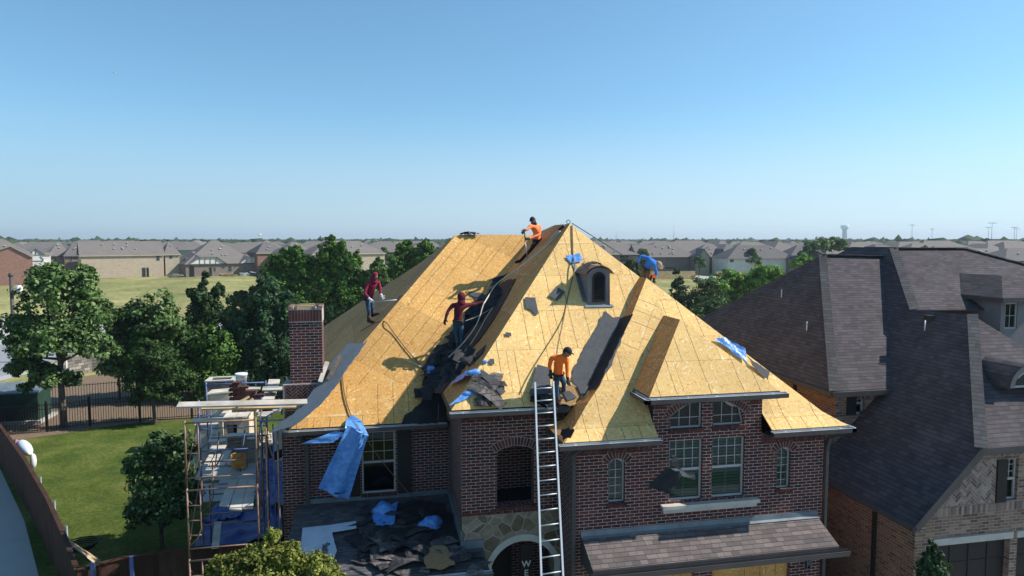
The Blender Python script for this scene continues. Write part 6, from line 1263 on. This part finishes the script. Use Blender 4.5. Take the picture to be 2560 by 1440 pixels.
felt('black_felt', 'large fallen black felt patch in the middle of the porch roof', 'felt', [(860, 1350), (920, 1322), (1010, 1325), (1060, 1345), (1150, 1340), (1160, 1372), (1030, 1372), (900, 1378)], PR, .05, 'black', seed=31)
felt('granule_pile', 'brown domed shingle slab hanging over the porch gutter', 'shingle', [(1062, 1395), (1085, 1378), (1110, 1378), (1130, 1400), (1136, 1425), (1100, 1438), (1062, 1436)], PR, .14, 'granule', seed=32)
# printed white underlayment sheet on the porch roof
M['feltbuster'] = vary('printed_white_sheet', (.5, .53, .58), .6, 3, .1)
fb_px = [(757, 1329), (820, 1322), (880, 1313), (891, 1312), (891, 1330), (830, 1340), (842, 1385), (830, 1420), (757, 1415), (752, 1380)]
fbo = felt('underlayment_sheet', 'white synthetic underlayment sheet with printed lettering at the left of the porch roof', 'underlayment', fb_px, PR, .09, 'feltbuster', amp=.006, seed=33)
q = on(812, 1356, PR)+Vector((0, 0, .105)); a_, b_ = on(806, 1356, PR), on(806, 1400, PR); rz = math.atan2((b_-a_).y, (b_-a_).x)
tx = text('FeltBuster', (0, 0, 0), .25, M['shutter'], None, rot=(0, 0, rz)); mid = (on(806, 1378, PR)+Vector((0, 0, .104))); tx.parent = fbo; tx.location = mid; tx.rotation_euler = (R(5.5), 0, rz)
# blue underlayment
def sheetmesh(c4, nx, ny, amp, sc, th=.006, seed=0, flute=0., holes=False):
    """crumpled sheet between four 3-D corners (a,b,c,d)"""
    a, b, c, d = [Vector(p) for p in c4]; nn = (b-a).cross(d-a).normalized(); m = MB(); idx = {}
    for i in range(nx+1):
        for j in range(ny+1):
            s, t_ = i/nx, j/ny; p = a.lerp(b, s).lerp(d.lerp(c, s), t_); w_ = noise.noise(Vector((s*sc+seed, t_*sc*1.3, seed)))*amp+noise.noise(Vector((s*sc*3+seed, t_*sc*3, seed+5)))*amp*.4+math.sin(s*flute*math.pi)*amp*.6; idx[i, j] = len(m.v); m.v.append(tuple(p+nn*w_))
    for i in range(nx):
        for j in range(ny): m.f.append((idx[i, j], idx[i+1, j], idx[i+1, j+1], idx[i, j+1])); m.m.append(0); m.n.append('s')
    return m
t = thing('blue_underlayment', 'torn blue underlayment sheet hanging over the left gutter across the window', 'underlayment', tuple(atv(880, 1060, 3.3)))
m = sheetmesh([atv(868, 1065, 3.2), atv(921, 1088, 3.25), atv(872, 1252, 3.3), atv(794, 1222, 3.35)], 10, 16, .1, 3., seed=3, flute=2.5); m.build('hanging_flap', M['tarp'], t)
m = sheetmesh([atv(862, 1070, 3.3), on(866, 1052, F2)+Vector((0, -.05, .06)), on(905, 1056, F2)+Vector((0, -.05, .05)), atv(922, 1090, 3.25)], 8, 6, .05, 3., seed=5); m.build('gutter_fold', M['tarp'], t)
m = sheetmesh([on(866, 1052, F2)+Vector((0, -.05, .05)), on(882, 1044, F2)+Vector((0, -.05, .09)), on(905, 1056, F2)+Vector((0, -.05, .05)), on(888, 1060, F2)+Vector((0, -.05, .07))], 4, 4, .03, 3., seed=6); m.build('tied_corner', M['tarp'], t)
m = sheetmesh([atv(750, 1110, 3.2), atv(838, 1078, 3.25), atv(868, 1082, 3.25), atv(832, 1106, 3.2)], 12, 4, .05, 3., seed=7); m.build('side_flap', M['tarp'], t)
# printed swirl near the hem
m = MB(); 
for k in range(5):
    cx_, cy_ = 852-k*3, 1222+k*2; m.tube([atv(cx_+16*math.cos(a)*(1-.12*k), cy_+(12-k*1.5)*math.sin(a), 3.19) for a in [i*math.pi/7+.2 for i in range(6)]], .006, 4)
m.build('printed_mark', M['capdark'], t)
def crumple(label, c, rx, ry, rz, seed, tail=None, mat='tarp', cat='underlayment'):
    t_ = thing('crumpled_underlayment', label, cat, tuple(c)); m = MB(); m.ell(c, (rx, ry, rz), None, 20, 14)
    for i, v in enumerate(m.v): d = Vector(v)-c; f_ = 1+.45*noise.noise(d*5.5+Vector((seed, 0, 0)))+.3*abs(noise.noise(d*13+Vector((0, seed, 0)))); m.v[i] = tuple(c+d*f_)
    m.build('bundle', M[mat], t_)
    if tail: sheetmesh(tail, 8, 6, .05, 3., seed=seed).build('tail', M[mat], t_)
pz = lambda x, y, h=.0: on(x, y, PR)+Vector((0, 0, h))
crumple('upper crumpled blue underlayment bundle on the porch roof', pz(957, 1285, .12), .24, .2, .17, 2, [pz(930, 1300, .1), pz(995, 1265, .14), pz(985, 1315, .06), pz(938, 1322, .04)])
crumple('lower crumpled blue underlayment bundle with printed letters on the porch roof', pz(1078, 1320, .12), .26, .2, .16, 5, [pz(1050, 1335, .1), pz(1080, 1325, .12), pz(1072, 1345, .06), pz(1038, 1366, .05)])
crumple('little blue scrap at the heap edge on the golden slope', on(1077, 930, F2)+Vector((0, -.08, .12)), .1, .08, .09, 8, [on(1064, 938, F2)+Vector((0, -.1, .1)), on(1080, 930, F2)+Vector((0, -.1, .12)), on(1090, 947, F2)+Vector((0, -.1, .05)), on(1070, 946, F2)+Vector((0, -.1, .05))])
crumple('tiny crumpled blue scrap on the front slope near the left hip', on(1212, 907, F1)+Vector((0, 0, .03)), .07, .05, .035, 9)
crumple('crumpled blue strip between the shingle strips on the tower roof', on(1183, 938, F1)+Vector((0, 0, .05)), .15, .08, .08, 11, [on(1125, 968, L1)+Vector((-.02, 0, .05)), on(1165, 935, L1)+Vector((0, 0, .1)), on(1180, 940, F1)+Vector((0, 0, .06)), on(1150, 955, F1)+Vector((0, 0, .06))])
crumple('small blue strip at the left end of the tower gutter', on(1172, 990, F1)+Vector((0, 0, .05)), .12, .06, .05, 12, [on(1122, 1018, F1)+Vector((0, 0, .04)), on(1165, 985, F1)+Vector((0, 0, .08)), on(1195, 985, F1)+Vector((0, 0, .05)), on(1160, 1005, F1)+Vector((0, 0, .04))])
t = thing('blue_underlayment', 'blue underlayment piece tucked above the louvred dormer', 'underlayment', tuple(on(1430, 650, F1))); sheetmesh([on(1412, 643, F1)+Vector((0, -.03, .03)), on(1448, 637, F1)+Vector((0, -.03, .05)), on(1457, 655, F1)+Vector((0, -.03, .05)), on(1428, 662, F1)+Vector((0, -.03, .04))], 8, 6, .04, 3., seed=8).build('sheet', M['tarp'], t)
t = thing('blue_underlayment', 'blue underlayment sheet lying along the lower right hip of the roof', 'underlayment', tuple(on(1820, 870, F3))); sheetmesh([on(1783, 850, F3)+Vector((0, -.03, .05)), on(1812, 851, F3)+Vector((0, -.03, .08)), on(1862, 880, F3)+Vector((0, -.03, .09)), on(1866, 913, F3)+Vector((0, -.03, .05))], 12, 8, .06, 3., seed=9).build('sheet', M['tarp'], t)
# grey metal/felt sheet peeled over the left hip onto the chimney side
pe = [(912, 862), (922, 852), (905, 880), (870, 925), (850, 960), (810, 1010), (770, 1045), (735, 1070), (680, 1085), (700, 1062), (735, 1040), (770, 1000), (800, 960), (830, 910), (870, 862)]
zl = plane3((-6.9, 3.6, 4.75), (-2.9, 7.35, 8.5), (-6.9, 6.0, 4.72+.15))
felt('roofing_felt', 'long peeled blue grey felt sheet draped down the left hip past the chimney', 'felt', pe, ((.62, -.78, 1), 0 if 0 else (Vector(EL_)+Vector((0, -.12, .1))).dot(Vector((.62*-1, -.35, 1)))) if 0 else plane3(EL_+Vector((-.1, -.15, .12)), RL+Vector((-.05, -.1, .1)), EL_+Vector((-1., .6, -.15))), .05, 'feltlight', amp=.02, seed=40)
for a, b, lab in (((818, 905), (800, 955), 'short pale board leaning beside the chimney on the hip'), ((853, 888), (820, 950), 'brown board lying on the peeled felt by the chimney')):
    o = MB(); P0, P1 = atv(*a, 4.6), atv(*b, 4.1); o.bar(P0, P1, .11, .04, up=(0, -1, .5)); tag(o.build('loose_board', M['plank' if 'pale' in lab else 'bark']), lab, 'board')
# falling chunk of shingles in front of the windows
t = thing('falling_shingles', 'folded clump of dark shingles falling through the air before the tall windows', 'shingles', tuple(atv(1690, 1190, -1.1)))
m = sheetmesh([atv(1668, 1168, -1.1), atv(1705, 1185, -1.2), atv(1680, 1237, -1.25), atv(1617, 1216, -1.05)], 8, 8, .05, 2., seed=4); m.build('dark_underside', M['black'], t)
m = sheetmesh([atv(1676, 1135, -1.15), atv(1690, 1140, -1.15), atv(1704, 1176, -1.2), atv(1684, 1168, -1.1)], 6, 6, .03, 2., seed=5); m.build('granule_face', M['scrapbrown'], t)
m = sheetmesh([atv(1698, 1176, -1.2), atv(1736, 1184, -1.1), atv(1740, 1200, -1.05), atv(1705, 1190, -1.2)], 6, 4, .02, 2., seed=6); m.build('torn_corner', M['felt'], t)
# ================================================================== YARD
def ph(x, y, h): return atz(x, y, GZ+h)
# wooden fence along the side street
fw = thing('wooden_fence', 'dark brown wooden privacy fence running along the left sidewalk', 'fence', (-15, 8, GZ))
tops = [(-70, 985), (0, 1065), (62, 1150), (120, 1250), (160, 1338), (192, 1425)]
def xx(): pass
def board_run(par, pts, h=1.83):
    for a, b in zip(pts, pts[1:]):
        A_, B_ = ph(*a, h) if len(a) == 2 else a, ph(*b, h) if len(b) == 2 else b; L = (B_-A_).length; n = max(1, int(L/.14)); m = MB(); d = (B_-A_)/n; s = Vector((-d.y, d.x, 0)).normalized()*.01
        for i in range(n):
            p = A_+d*i; q = p+d*.96; z1 = GZ+h+rng.uniform(-.015, .015); m.hexa([Vector((p.x, p.y, GZ))-s, Vector((q.x, q.y, GZ))-s, Vector((q.x, q.y, GZ))+s, Vector((p.x, p.y, GZ))+s, Vector((p.x, p.y, z1))-s, Vector((q.x, q.y, z1))-s, Vector((q.x, q.y, z1))+s, Vector((p.x, p.y, z1))+s])
        m.build('board_panel', M['fencewood'], par); m = MB(); c1 = Vector((A_.x, A_.y, GZ+h+.02)); c2 = Vector((B_.x, B_.y, GZ+h+.02)); m.bar(c1, c2, .12, .03); m.build('cap_rail', M['fencewood'], par)
board_run(fw, tops)
for k, (x, y) in enumerate(((95, 1195), (130, 1255), (160, 1318))):
    p = ph(x+6, y, 1.8); m = MB(); m.tube([Vector((p.x, p.y, GZ)), Vector((p.x, p.y, GZ+1.84))], .035, 6); m.build('fence_post', M['flash'], fw)
f2 = thing('wooden_fence', 'dark wooden fence crossing the bottom of the lawn towards the scaffold', 'fence', (-9, 3, GZ))
c_ = ph(192, 1425, 1.83); board_run(f2, [c_, ph(300, 1398, 1.83), ph(460, 1373, 1.83), ph(705, 1358, 1.83)])
for x, y in ((236, 1412), (333, 1395)):
    p = ph(x, y, 1.85); t = thing('steel_post', 'blue steel post standing against the cross fence, '+('left' if x < 300 else 'right')+' one of two', 'post', (p.x, p.y-.1, GZ)); m = MB(); m.bar((p.x, p.y-.12, GZ), (p.x, p.y-.12, GZ+1.95), .09, .06); m.build('post', M['steelblue'], t); m = MB(); m.tube([(p.x, p.y-.17, GZ+1.2), (p.x-.25, p.y-.17, GZ+1.15), (p.x-.35, p.y-.17, GZ+.8)], .03, 6); m.build('bent_arm', M['steelblue'], t)
# boards and hose in the fence corner
for i in range(4):
    a, b = ph(168+i*5, 1350+i*6, 1.7), ph(250-i*4, 1402+i*3, .9); m = MB(); m.bar(a, b, .09, .03); tag(m.build('loose_board', M['plank' if i % 2 else 'newwood']), 'loose board leaning in the fence corner at the lawn bottom', 'board', 'boards in the fence corner')
p = ph(205, 1368, .2); m = MB()
for k in range(4): m.tube([p+Vector(((.35+.04*k)*math.cos(a), (.35+.03*k)*math.sin(a), .05*k)) for a in [i*math.pi/8 for i in range(17)]], .02, 5, cap=False)
tag(m.build('garden_hose', M['iron']), 'coiled black garden hose on the grass in the fence corner', 'hose')
# white tub hung on the fence
p = ph(45, 1122, 1.7); t = thing('plastic_tub', 'long white plastic tub propped against the side fence top', 'tub', tuple(p)); d = (ph(62, 1150, 1.83)-ph(20, 1090, 1.83)).normalized(); s = Vector((-d.y, d.x, 0)); s = s if s.x > 0 else -s
R3 = Matrix((d, s, Vector((0, 0, 1)))).transposed(); m = MB(); m.ell(p+s*.22, (1.15, .22, .2), R3, 18, 8)
for i, v in enumerate(m.v): q = Vector(v)-p-s*.25; m.v[i] = tuple(p+s*.25+Vector((q.x, q.y, max(-.18, min(.2, q.z)))))
m.build('shell', M['bucket'], t); m = MB(); m.tube([p+s*.1-d*1.3, p+s*.1-d*.95], .08, 8); m.build('pink_roll', nmat('faded_pink', (.5, .22, .28), .7), t)
m = MB(); a = p+s*.35+d*.9; m.ell(a-Vector((0, 0, .35)), (.12, .12, .3), None, 8, 6); m.build('spout', M['bucket'], t)
# black metal fence
mf = thing('metal_fence', 'black iron picket fence between the lawn and the shaded mulch bed', 'fence', tuple(gp(240, 1065)))
line = [gp(-80, 1098), gp(0, 1090), gp(118, 1080), gp(225, 1066), gp(350, 1055), gp(480, 1046), gp(600, 1040), gp(705, 1036)]
for a, b in zip(line, line[1:]):
    L = (b-a).length; n = int(L/.115); m = MB()
    for i in range(n): q = a.lerp(b, (i+.5)/n); m.bar((q.x, q.y, GZ+.05), (q.x, q.y, GZ+1.5), .02, .02, up=(0, 1, 0))
    for z in (.15, 1.2, 1.42): m.bar((a.x, a.y, GZ+z), (b.x, b.y, GZ+z), .03, .03)
    m.build('picket_panel', M['iron'], mf); m = MB(); m.bar((b.x, b.y, GZ), (b.x, b.y, GZ+1.62), .07, .07, up=(0, 1, 0)); m.build('post', M['iron'], mf)
mf2 = thing('metal_fence', 'second black iron fence run behind the first one across the mulch', 'fence', tuple(gp(300, 1000)))
a, b = gp(100, 1022), gp(345, 1000); L = (b-a).length; n = int(L/.14); m = MB()
for i in range(n): q = a.lerp(b, (i+.5)/n); m.bar((q.x, q.y, GZ), (q.x, q.y, GZ+1.3), .02, .02, up=(0, 1, 0))
for z in (.15, 1.2): m.bar((a.x, a.y, GZ+z), (b.x, b.y, GZ+z), .03, .03)
m.build('picket_panel', M['iron'], mf2)
# utility box
M['greenpaint'] = vary('dark_green_paint', (.02, .05, .035), .5, 2, .2)
p = gp(-10, 1062); y0 = p.y; xb = atv(96, 1040, y0).x; xa = xb-3.2; zt = atv(96, 975, y0).z; t = thing('utility_box', 'large dark green electrical cabinet behind the iron fence', 'utility box', (xa, y0, GZ))
m = MB(); m.box((xa, y0, GZ+.15), (xb, y0+1.5, zt-.1)); m.build('cabinet', M['greenpaint'], t); m = MB(); m.slab([(xa-.05, y0-.06, zt-.1), (xb+.05, y0-.06, zt-.1), (xb+.05, y0+1.55, zt+.18), (xa-.05, y0+1.55, zt+.18)], (0, 0, -.07)); m.build('lid', M['flash'], t); m = MB(); m.box((xa-.2, y0-.2, GZ), (xb+.2, y0+1.8, GZ+.15)); m.build('concrete_pad', M['concrete'], t)
# rubble wall
t = thing('stone_wall', 'shaded grey rubble retaining wall between the road and the mulch bed', 'wall', tuple(gp(200, 955)))
pts = [gp(95, 962), gp(150, 945), gp(230, 930), gp(330, 922), gp(420, 925)]; m = MB()
for a, b in zip(pts, pts[1:]): 
    h0, h1 = (.5, 1.5) if a is pts[0] else (1.5, 1.9); m.hexa([a, b, b+Vector((.2, .6, 0)), a+Vector((.2, .6, 0)), a+Vector((0, 0, h0)), b+Vector((0, 0, h1)), b+Vector((.2, .6, h1)), a+Vector((.2, .6, h0))])
m.build('masonry', M['rubble'], t); 
for x, y in ((167, 950), (166, 962)): pass
p = gp(168, 962); m = MB(); m.tube([p, p+Vector((0, 0, 1.7))], .07, 6); tag(m.build('wooden_stake', M['plank']), 'short pale wooden stake beside the oak trunk on the mulch', 'stake')
# outdoor fireplace and stone counters
vfp = 19.3
def bx_px(x0, x1, yt, zb, v, dep, m): a, b = atv(x0, yt, v), atv(x1, yt, v); m.box((a.x, v, zb), (b.x, v+dep, a.z))
t = thing('stone_fireplace', 'cream stone outdoor fireplace with tall square hollow chimney behind the scaffold', 'fireplace', (atv(560, 1000, vfp).x, vfp, GZ))
m = MB(); bx_px(518, 580, 972, GZ, vfp, .8, m); m.build('stack', M['ashlar'], t); m = MB(); bx_px(512, 584, 958, atv(548, 972, vfp).z, vfp-.06, .95, m); m.build('brick_crown', M['tanbrick'], t)
a = atv(511, 956, vfp-.1); b = atv(585, 956, vfp-.1); m = MB(); z = a.z; m.box((a.x, vfp-.1, z), (b.x, vfp+.12, z+.06)); m.box((a.x, vfp+.7, z), (b.x, vfp+.92, z+.06)); m.box((a.x, vfp+.12, z), (a.x+.2, vfp+.7, z+.06)); m.box((b.x-.2, vfp+.12, z), (b.x, vfp+.7, z+.06)); m.build('cap_stone', M['caststone'], t)
m = MB(); c, d = atv(540, 1040, vfp-.35), atv(622, 1040, vfp-.35); f0, f1, fz = atv(567, 1062, vfp-.35).x, atv(592, 1062, vfp-.35).x, atv(580, 1062, vfp-.35).z; m.box((c.x, vfp-.35, GZ), (f0, vfp+.9, c.z)); m.box((f1, vfp-.35, GZ), (d.x, vfp+.9, c.z)); m.box((f0, vfp-.35, fz), (f1, vfp+.9, c.z)); m.box((f0, vfp+.2, GZ), (f1, vfp+.9, fz)); m.build('surround', M['ashlar'], t)
m = MB(); m.box((f0, vfp+.15, GZ), (f1, vfp+.19, fz)); m.build('firebox', M['dark'], t); m = MB(); bx_px(536, 626, 1034, c.z, vfp-.42, 1.3, m); m.build('mantel', M['caststone'], t)
for (x0, x1, yt, v, dep, lab, mt) in ((488, 545, 1062, 17.6, 1.1, 'square cream stone counter left of the fireplace', 'ashlar'), (520, 562, 1104, 16.6, .8, 'low cream stone bench block in front of the counter', 'ashlar'), (568, 612, 1092, 16.0, .5, 'brown brick pier standing before the firebox', 'tanbrick'), (604, 640, 1098, 17.0, .9, 'cream capped stone seat right of the brick pier', 'ashlar')):
    a = atv(x0, yt, v); t = thing('stone_counter', lab, 'masonry', (a.x, v, GZ)); m = MB(); bx_px(x0, x1, yt+3, GZ, v, dep, m); m.build('base', M[mt], t); m = MB(); a, b = atv(x0-2, yt, v), atv(x1+2, yt, v); m.box((a.x, v-.04, a.z-.06), (b.x, v+dep+.04, a.z)); m.build('capstone', M['caststone'], t)
# ---------------- scaffold
sc = thing('scaffold', 'rusty steel frame scaffold with loose planks beside the brick chimney', 'scaffold', (-9, 4, GZ))
def frame(px_l, px_r, v, z0, z1, mat, ladder='l'):
    L_, R_ = atv(px_l, 1100, v).x, atv(px_r, 1100, v).x; r = .024
    for x in (L_, R_): m = MB(); m.tube([(x, v, z0), (x, v, z1)], r, 8); m.build('leg', M[mat], sc)
    m = MB(); m.tube([(L_, v, z1-.06), (R_, v, z1-.06)], r, 8); m.build('top_bar', M[mat], sc)
    m = MB(); m.tube([(L_, v, z0+.25), (R_, v, z0+.25)], r*.8, 8); m.build('lower_bar', M[mat], sc)
    w_ = .3; x0, x1 = (L_, L_+w_) if ladder == 'l' else (R_, R_-w_); m = MB(); m.tube([(x1, v, z1-.06), (x1, v, z0+.75), (x0+(x1-x0)*.7, v, z0+.5), (x0, v, z0+.3)], r*.8, 6); m.build('inner_brace', M[mat], sc)
    n = int((z1-z0-.6)/.38)
    for i in range(n): m = MB(); z = z1-.45-i*.38; m.tube([(x0, v, z), (x1, v, z)], r*.75, 6); m.build('rung', M[mat], sc)
    return L_, R_
for k, (za, zb) in enumerate(((GZ, 1.55), (1.55, 3.35), (3.35, 5.05))):
    frame(463, 640, 3.35, za, zb, 'rust'); frame(500, 655, 5.6, za, zb, 'rust' if k != 2 else 'steelblue'); frame(520, 668, 8.0, za, zb, 'steelblue' if k == 2 else 'rust', 'r')
    A1, A2 = atv(463, 1100, 3.35).x, atv(640, 1100, 3.35).x; B1_, B2x = atv(500, 1100, 5.6).x, atv(655, 1100, 5.6).x
    for (x0, x1) in ((A1, B1_), (A2, B2x)):
        m = MB(); m.tube([(x0, 3.35, za+.3), (x1, 5.6, zb-.3)], .014, 6); m.build('cross_brace', M['rust'], sc); m = MB(); m.tube([(x0, 3.35, zb-.3), (x1, 5.6, za+.3)], .014, 6); m.build('cross_brace', M['rust'], sc)
x = atv(698, 1100, 4.4).x
for px_ in (665, 694):
    m = MB(); q = atv(px_, 1100, 3.6); m.tube([(q.x, 3.6, GZ), (q.x, 3.6, 4.7)], .024, 8); m.build('leg', M['rust'], sc)
for a_, b_2, v in (((640, 1052), (708, 1050), 3.8), ((655, 1048), (708, 1018), 3.6)):
    m = MB(); m.tube([atv(*a_, v), atv(*b_2, v)], .022, 6); m.build('top_bar', M['steelblue'], sc)
def plank(label, c4, z=None, th=.04, mat='plank', group=None, v=None):
    p = [atz(x, y, z) for x, y in c4] if z is not None else [atv(x, y, v+i) for (x, y), i in zip(c4, (0, 0, .25, .25))]; m = MB(); m.slab(p, (0, 0, -th)); return tag(m.build('scaffold_plank', M[mat]), label, 'plank', group)
zq = 2.75
for i, c4 in enumerate(([(548, 1262), (572, 1264), (596, 1196), (576, 1194)], [(573, 1272), (603, 1274), (618, 1198), (597, 1196)], [(605, 1270), (632, 1268), (640, 1200), (619, 1198)])): plank(('left', 'middle', 'right')[i]+' of three long grey planks sloping out of the scaffold front', c4, zq)
plank('mortar stained plywood sheet lying on the scaffold deck', [(488, 1196), (590, 1192), (592, 1168), (500, 1168)], zq+.05, mat='concrete')
for i, c4 in enumerate(([(508, 1163), (520, 1163), (536, 1130), (526, 1130)], [(523, 1163), (538, 1162), (556, 1125), (544, 1126)], [(544, 1163), (562, 1162), (580, 1122), (564, 1122)], [(565, 1160), (580, 1160), (594, 1133), (578, 1133)])): plank(('first', 'second', 'third', 'fourth')[i]+' plank from the left behind the plywood sheet', c4, zq+.06)
zt_ = 5.05
m = MB(); a, b = atv(444, 1013, 3.75), atv(775, 1005, 3.75); m.bar(a, b, .24, .05, up=(0, -.3, 1)); tag(m.build('scaffold_plank', M['plank']), 'very long pale plank crossing from scaffold top to the chimney', 'plank')
m = MB(); m.bar(atv(505, 1019, 4.1), atv(772, 1015, 4.1), .2, .05, up=(0, -.3, 1)); tag(m.build('scaffold_plank', M['newwood']), 'shorter plank under the very long pale plank', 'plank')
for i, (c4, z_, lab) in enumerate((([(643, 1040), (678, 1041), (686, 1008), (653, 1008)], 4.6, 'pale plank end hanging just under the very long plank'), ([(557, 1044), (586, 1043), (603, 1021), (573, 1024)], 4.5, 'left pale board below the long plank'), ([(588, 1044), (616, 1041), (632, 1018), (605, 1021)], 4.5, 'right pale board below the long plank'), ([(655, 999), (684, 998), (694, 973), (663, 974)], 4.75, 'blue grey plank above the long plank'), ([(668, 964), (696, 964), (700, 948), (672, 948)], 4.95, 'short pale plank by the chimney left side'), ([(516, 984), (590, 976), (600, 968), (530, 974)], 5.0, 'pale plank in front of the fireplace chimney'), ([(655, 975), (706, 974), (706, 965), (657, 966)], 4.95, 'thin pale plank ending at the chimney'), ([(590, 974), (650, 972), (652, 966), (592, 967)], 4.95, 'pale plank carrying the white bucket'))): plank(lab, c4, z_)
m = MB(); m.bar(atz(538, 1040, 4.75), atz(578, 1000, 5.0), .12, .05); tag(m.build('scaffold_plank', M['plank']), 'narrow board lying diagonally over the long plank', 'plank')
m = MB(); m.bar(ph(538, 1370, 1.9), ph(560, 1215, 3.0) if 0 else atv(545, 1305, 5.0), .18, .04); tag(m.build('scaffold_plank', M['plank']), 'grey plank leaning over the cross fence below the scaffold', 'plank')
p = atv(604, 966, 8.2); t = thing('plastic_bucket', 'white plastic bucket standing on the scaffold top', 'bucket', tuple(p)); m = MB(); m.tube([p, p+Vector((0, 0, .36)), p+Vector((0, 0, .37)), p+Vector((0, 0, .42))], [.15, .175, .19, .19], 16); m.build('pail', M['bucket'], t); m = MB(); m.tube([p+Vector((.19*math.cos(a), -.1-.1*math.sin(a), .38-.14*math.sin(a))) for a in [i*math.pi/6 for i in range(7)]], .006, 5); m.build('handle', M['alu'], t)
# brick stacks
def bricks(label, cx, cy, base, v, nx, nz, mat, jag=True):
    p = atv(cx, base, v); t = thing('brick_stack', label, 'bricks', tuple(p)); m = MB()
    for k in range(nz):
        n = nx-(k//2 if jag else 0)
        for i in range(n):
            for j in range(2): o = (.1 if k % 2 else 0)+rng.uniform(-.01, .01); x = p.x+(i-nx/2)*.205+o; y = v+j*.11; m.box((x, y, p.z+k*.062), (x+.195, y+.1, p.z+k*.062+.058))
    m.build('bricks', M[mat], t)
bricks('stepped stack of dark bricks on the scaffold right of the bucket', 612, 0, 1000, 5.2, 4, 9, 'brick_face'); bricks('small heap of tan bricks and boards on the long plank', 610, 0, 1030, 4.3, 3, 3, 'tan_face')
for i, (x, y) in enumerate(((597, 1006), (612, 1000), (622, 1008), (603, 1014))): m = MB(); c = atv(x, y, 3.9); m.bar(c-Vector((.12, .05, .04)), c+Vector((.1, .04, .05+.03*i)), .12, .03); tag(m.build('wood_offcut', M['newwood']), 'tan wood offcut heaped on the long scaffold plank', 'offcut', 'offcuts on the long plank')
p = atz(598, 1172, zq+.1); t = thing('tool_bag', 'orange yellow upright bag on the scaffold deck', 'bag', tuple(p)); sheetmesh([p+Vector((-.22, 0, 0)), p+Vector((.2, 0, 0)), p+Vector((.2, 0, .45)), p+Vector((-.2, .02, .45))], 8, 8, .06, 3., seed=4).build('front', nmat('orange_bag', (.42, .2, .05), .7), t); sheetmesh([p+Vector((-.22, 0, 0)), p+Vector((-.12, .28, 0)), p+Vector((-.12, .25, .42)), p+Vector((-.2, .02, .45))], 6, 8, .05, 3., seed=9).build('side', M['newwood'], t)
# tarpaulins round the house foot
def groundtarp(label, c4, hs, seed, amp=.22):
    c = [ph(x, y, h) for (x, y), h in zip(c4, hs)]; t = thing('blue_tarpaulin', label, 'tarpaulin', tuple(c[0])); m = sheetmesh(c, 26, 20, amp, 3.2, seed=seed); m.build('sheet', M['tarpdark'], t)
groundtarp('wide crumpled blue tarpaulin spread under the scaffold', [(480, 1375), (705, 1345), (706, 1265), (535, 1262)], (.25, .6, .7, .3), 3)
groundtarp('blue tarpaulin heap between the scaffold and house wall', [(640, 1262), (708, 1262), (708, 1190), (645, 1195)], (.6, 1.0, 1.0, .5), 6)
groundtarp('lighter blue tarpaulin folds higher against the house wall', [(652, 1195), (708, 1210), (708, 1150), (648, 1150)], (.5, .9, .8, .4), 9, .3)
groundtarp('blue tarpaulin strip left beneath the planks', [(500, 1310), (600, 1290), (640, 1240), (545, 1262)], (.3, .5, .6, .2), 12)
p = ph(687, 1130, .5); t = thing('grill_cover', 'black rounded covered object beside the house wall', 'covered item', tuple(p)); m = MB(); m.ell(p, (.45, .4, .35), None, 14, 8); m.build('cover', M['black'], t)
p = atv(698, 1090, 5.5); m = MB(); m.slab([atv(682, 1130, 6.0), atv(706, 1122, 6.0), atv(706, 1052, 6.2), atv(686, 1072, 6.2)], (0, .02, 0)); tag(m.build('curved_panel', M['caststone']), 'tan curved sheet standing by the house left wall', 'panel')
# ------------------------------------------------------------------ haze
hz = MB(); hz.box((-7200, -500, GZ-1.2), (7200, 9200, 72)); ho = hz.build('haze', nmat('haze_air', (1, 1, 1)))
hm = bpy.data.materials.new('haze_volume'); hm.use_nodes = True; tt = hm.node_tree; tt.nodes.clear(); o_ = tt.nodes.new('ShaderNodeOutputMaterial'); pv = tt.nodes.new('ShaderNodeVolumePrincipled'); pv.inputs['Color'].default_value = (.74, .84, .93, 1); pv.inputs['Density'].default_value = 2.2e-4; pv.inputs['Anisotropy'].default_value = .2; tt.links.new(pv.outputs[0], o_.inputs['Volume'])
ho.data.materials.clear(); ho.data.materials.append(hm); ho['kind'] = 'stuff'; tag(ho, 'thin bluish summer haze over the whole neighbourhood', 'haze')

# extra clutter on and around the scaffold
for i, (c4, z_) in enumerate((([(500, 1210), (545, 1208), (548, 1200), (505, 1202)], 2.6), ([(520, 1128), (560, 1124), (566, 1112), (530, 1114)], 2.9), ([(640, 1030), (700, 1026), (704, 1018), (642, 1020)], 4.6), ([(480, 1052), (560, 1050), (562, 1044), (482, 1046)], 4.7))): plank(('thin weathered board under the plywood', 'weathered board behind the four planks', 'thin board tucked below the long plank right', 'thin board over the top frame left')[i], c4, z_)
for i, (x0, y0, x1, y1, v) in enumerate(((655, 1075, 645, 1300, 4.4), (682, 1060, 690, 1330, 4.2), (672, 1110, 700, 1200, 4.0), (612, 1075, 600, 1180, 6.5), (548, 1080, 535, 1190, 6.5))): m = MB(); m.tube([atv(x0, y0, v), atv(x1, y1, v)], .02, 6); m.build('guard_pole', M['steelblue' if i % 2 else 'rust'], sc)
for i in range(26):
    x, y = rng.uniform(505, 690), rng.uniform(1085, 1125); p = ph(x, y, .1); m = MB(); m.box(p-Vector((.12, .1, .1)), p+Vector((rng.uniform(.05, .25), .1, rng.uniform(.05, .3)))); tag(m.build('stone_block', M[('ashlar', 'tanbrick', 'caststone')[i % 3]]), 'loose stone block on the patio around the fireplace', 'stone', 'loose stones on the patio')
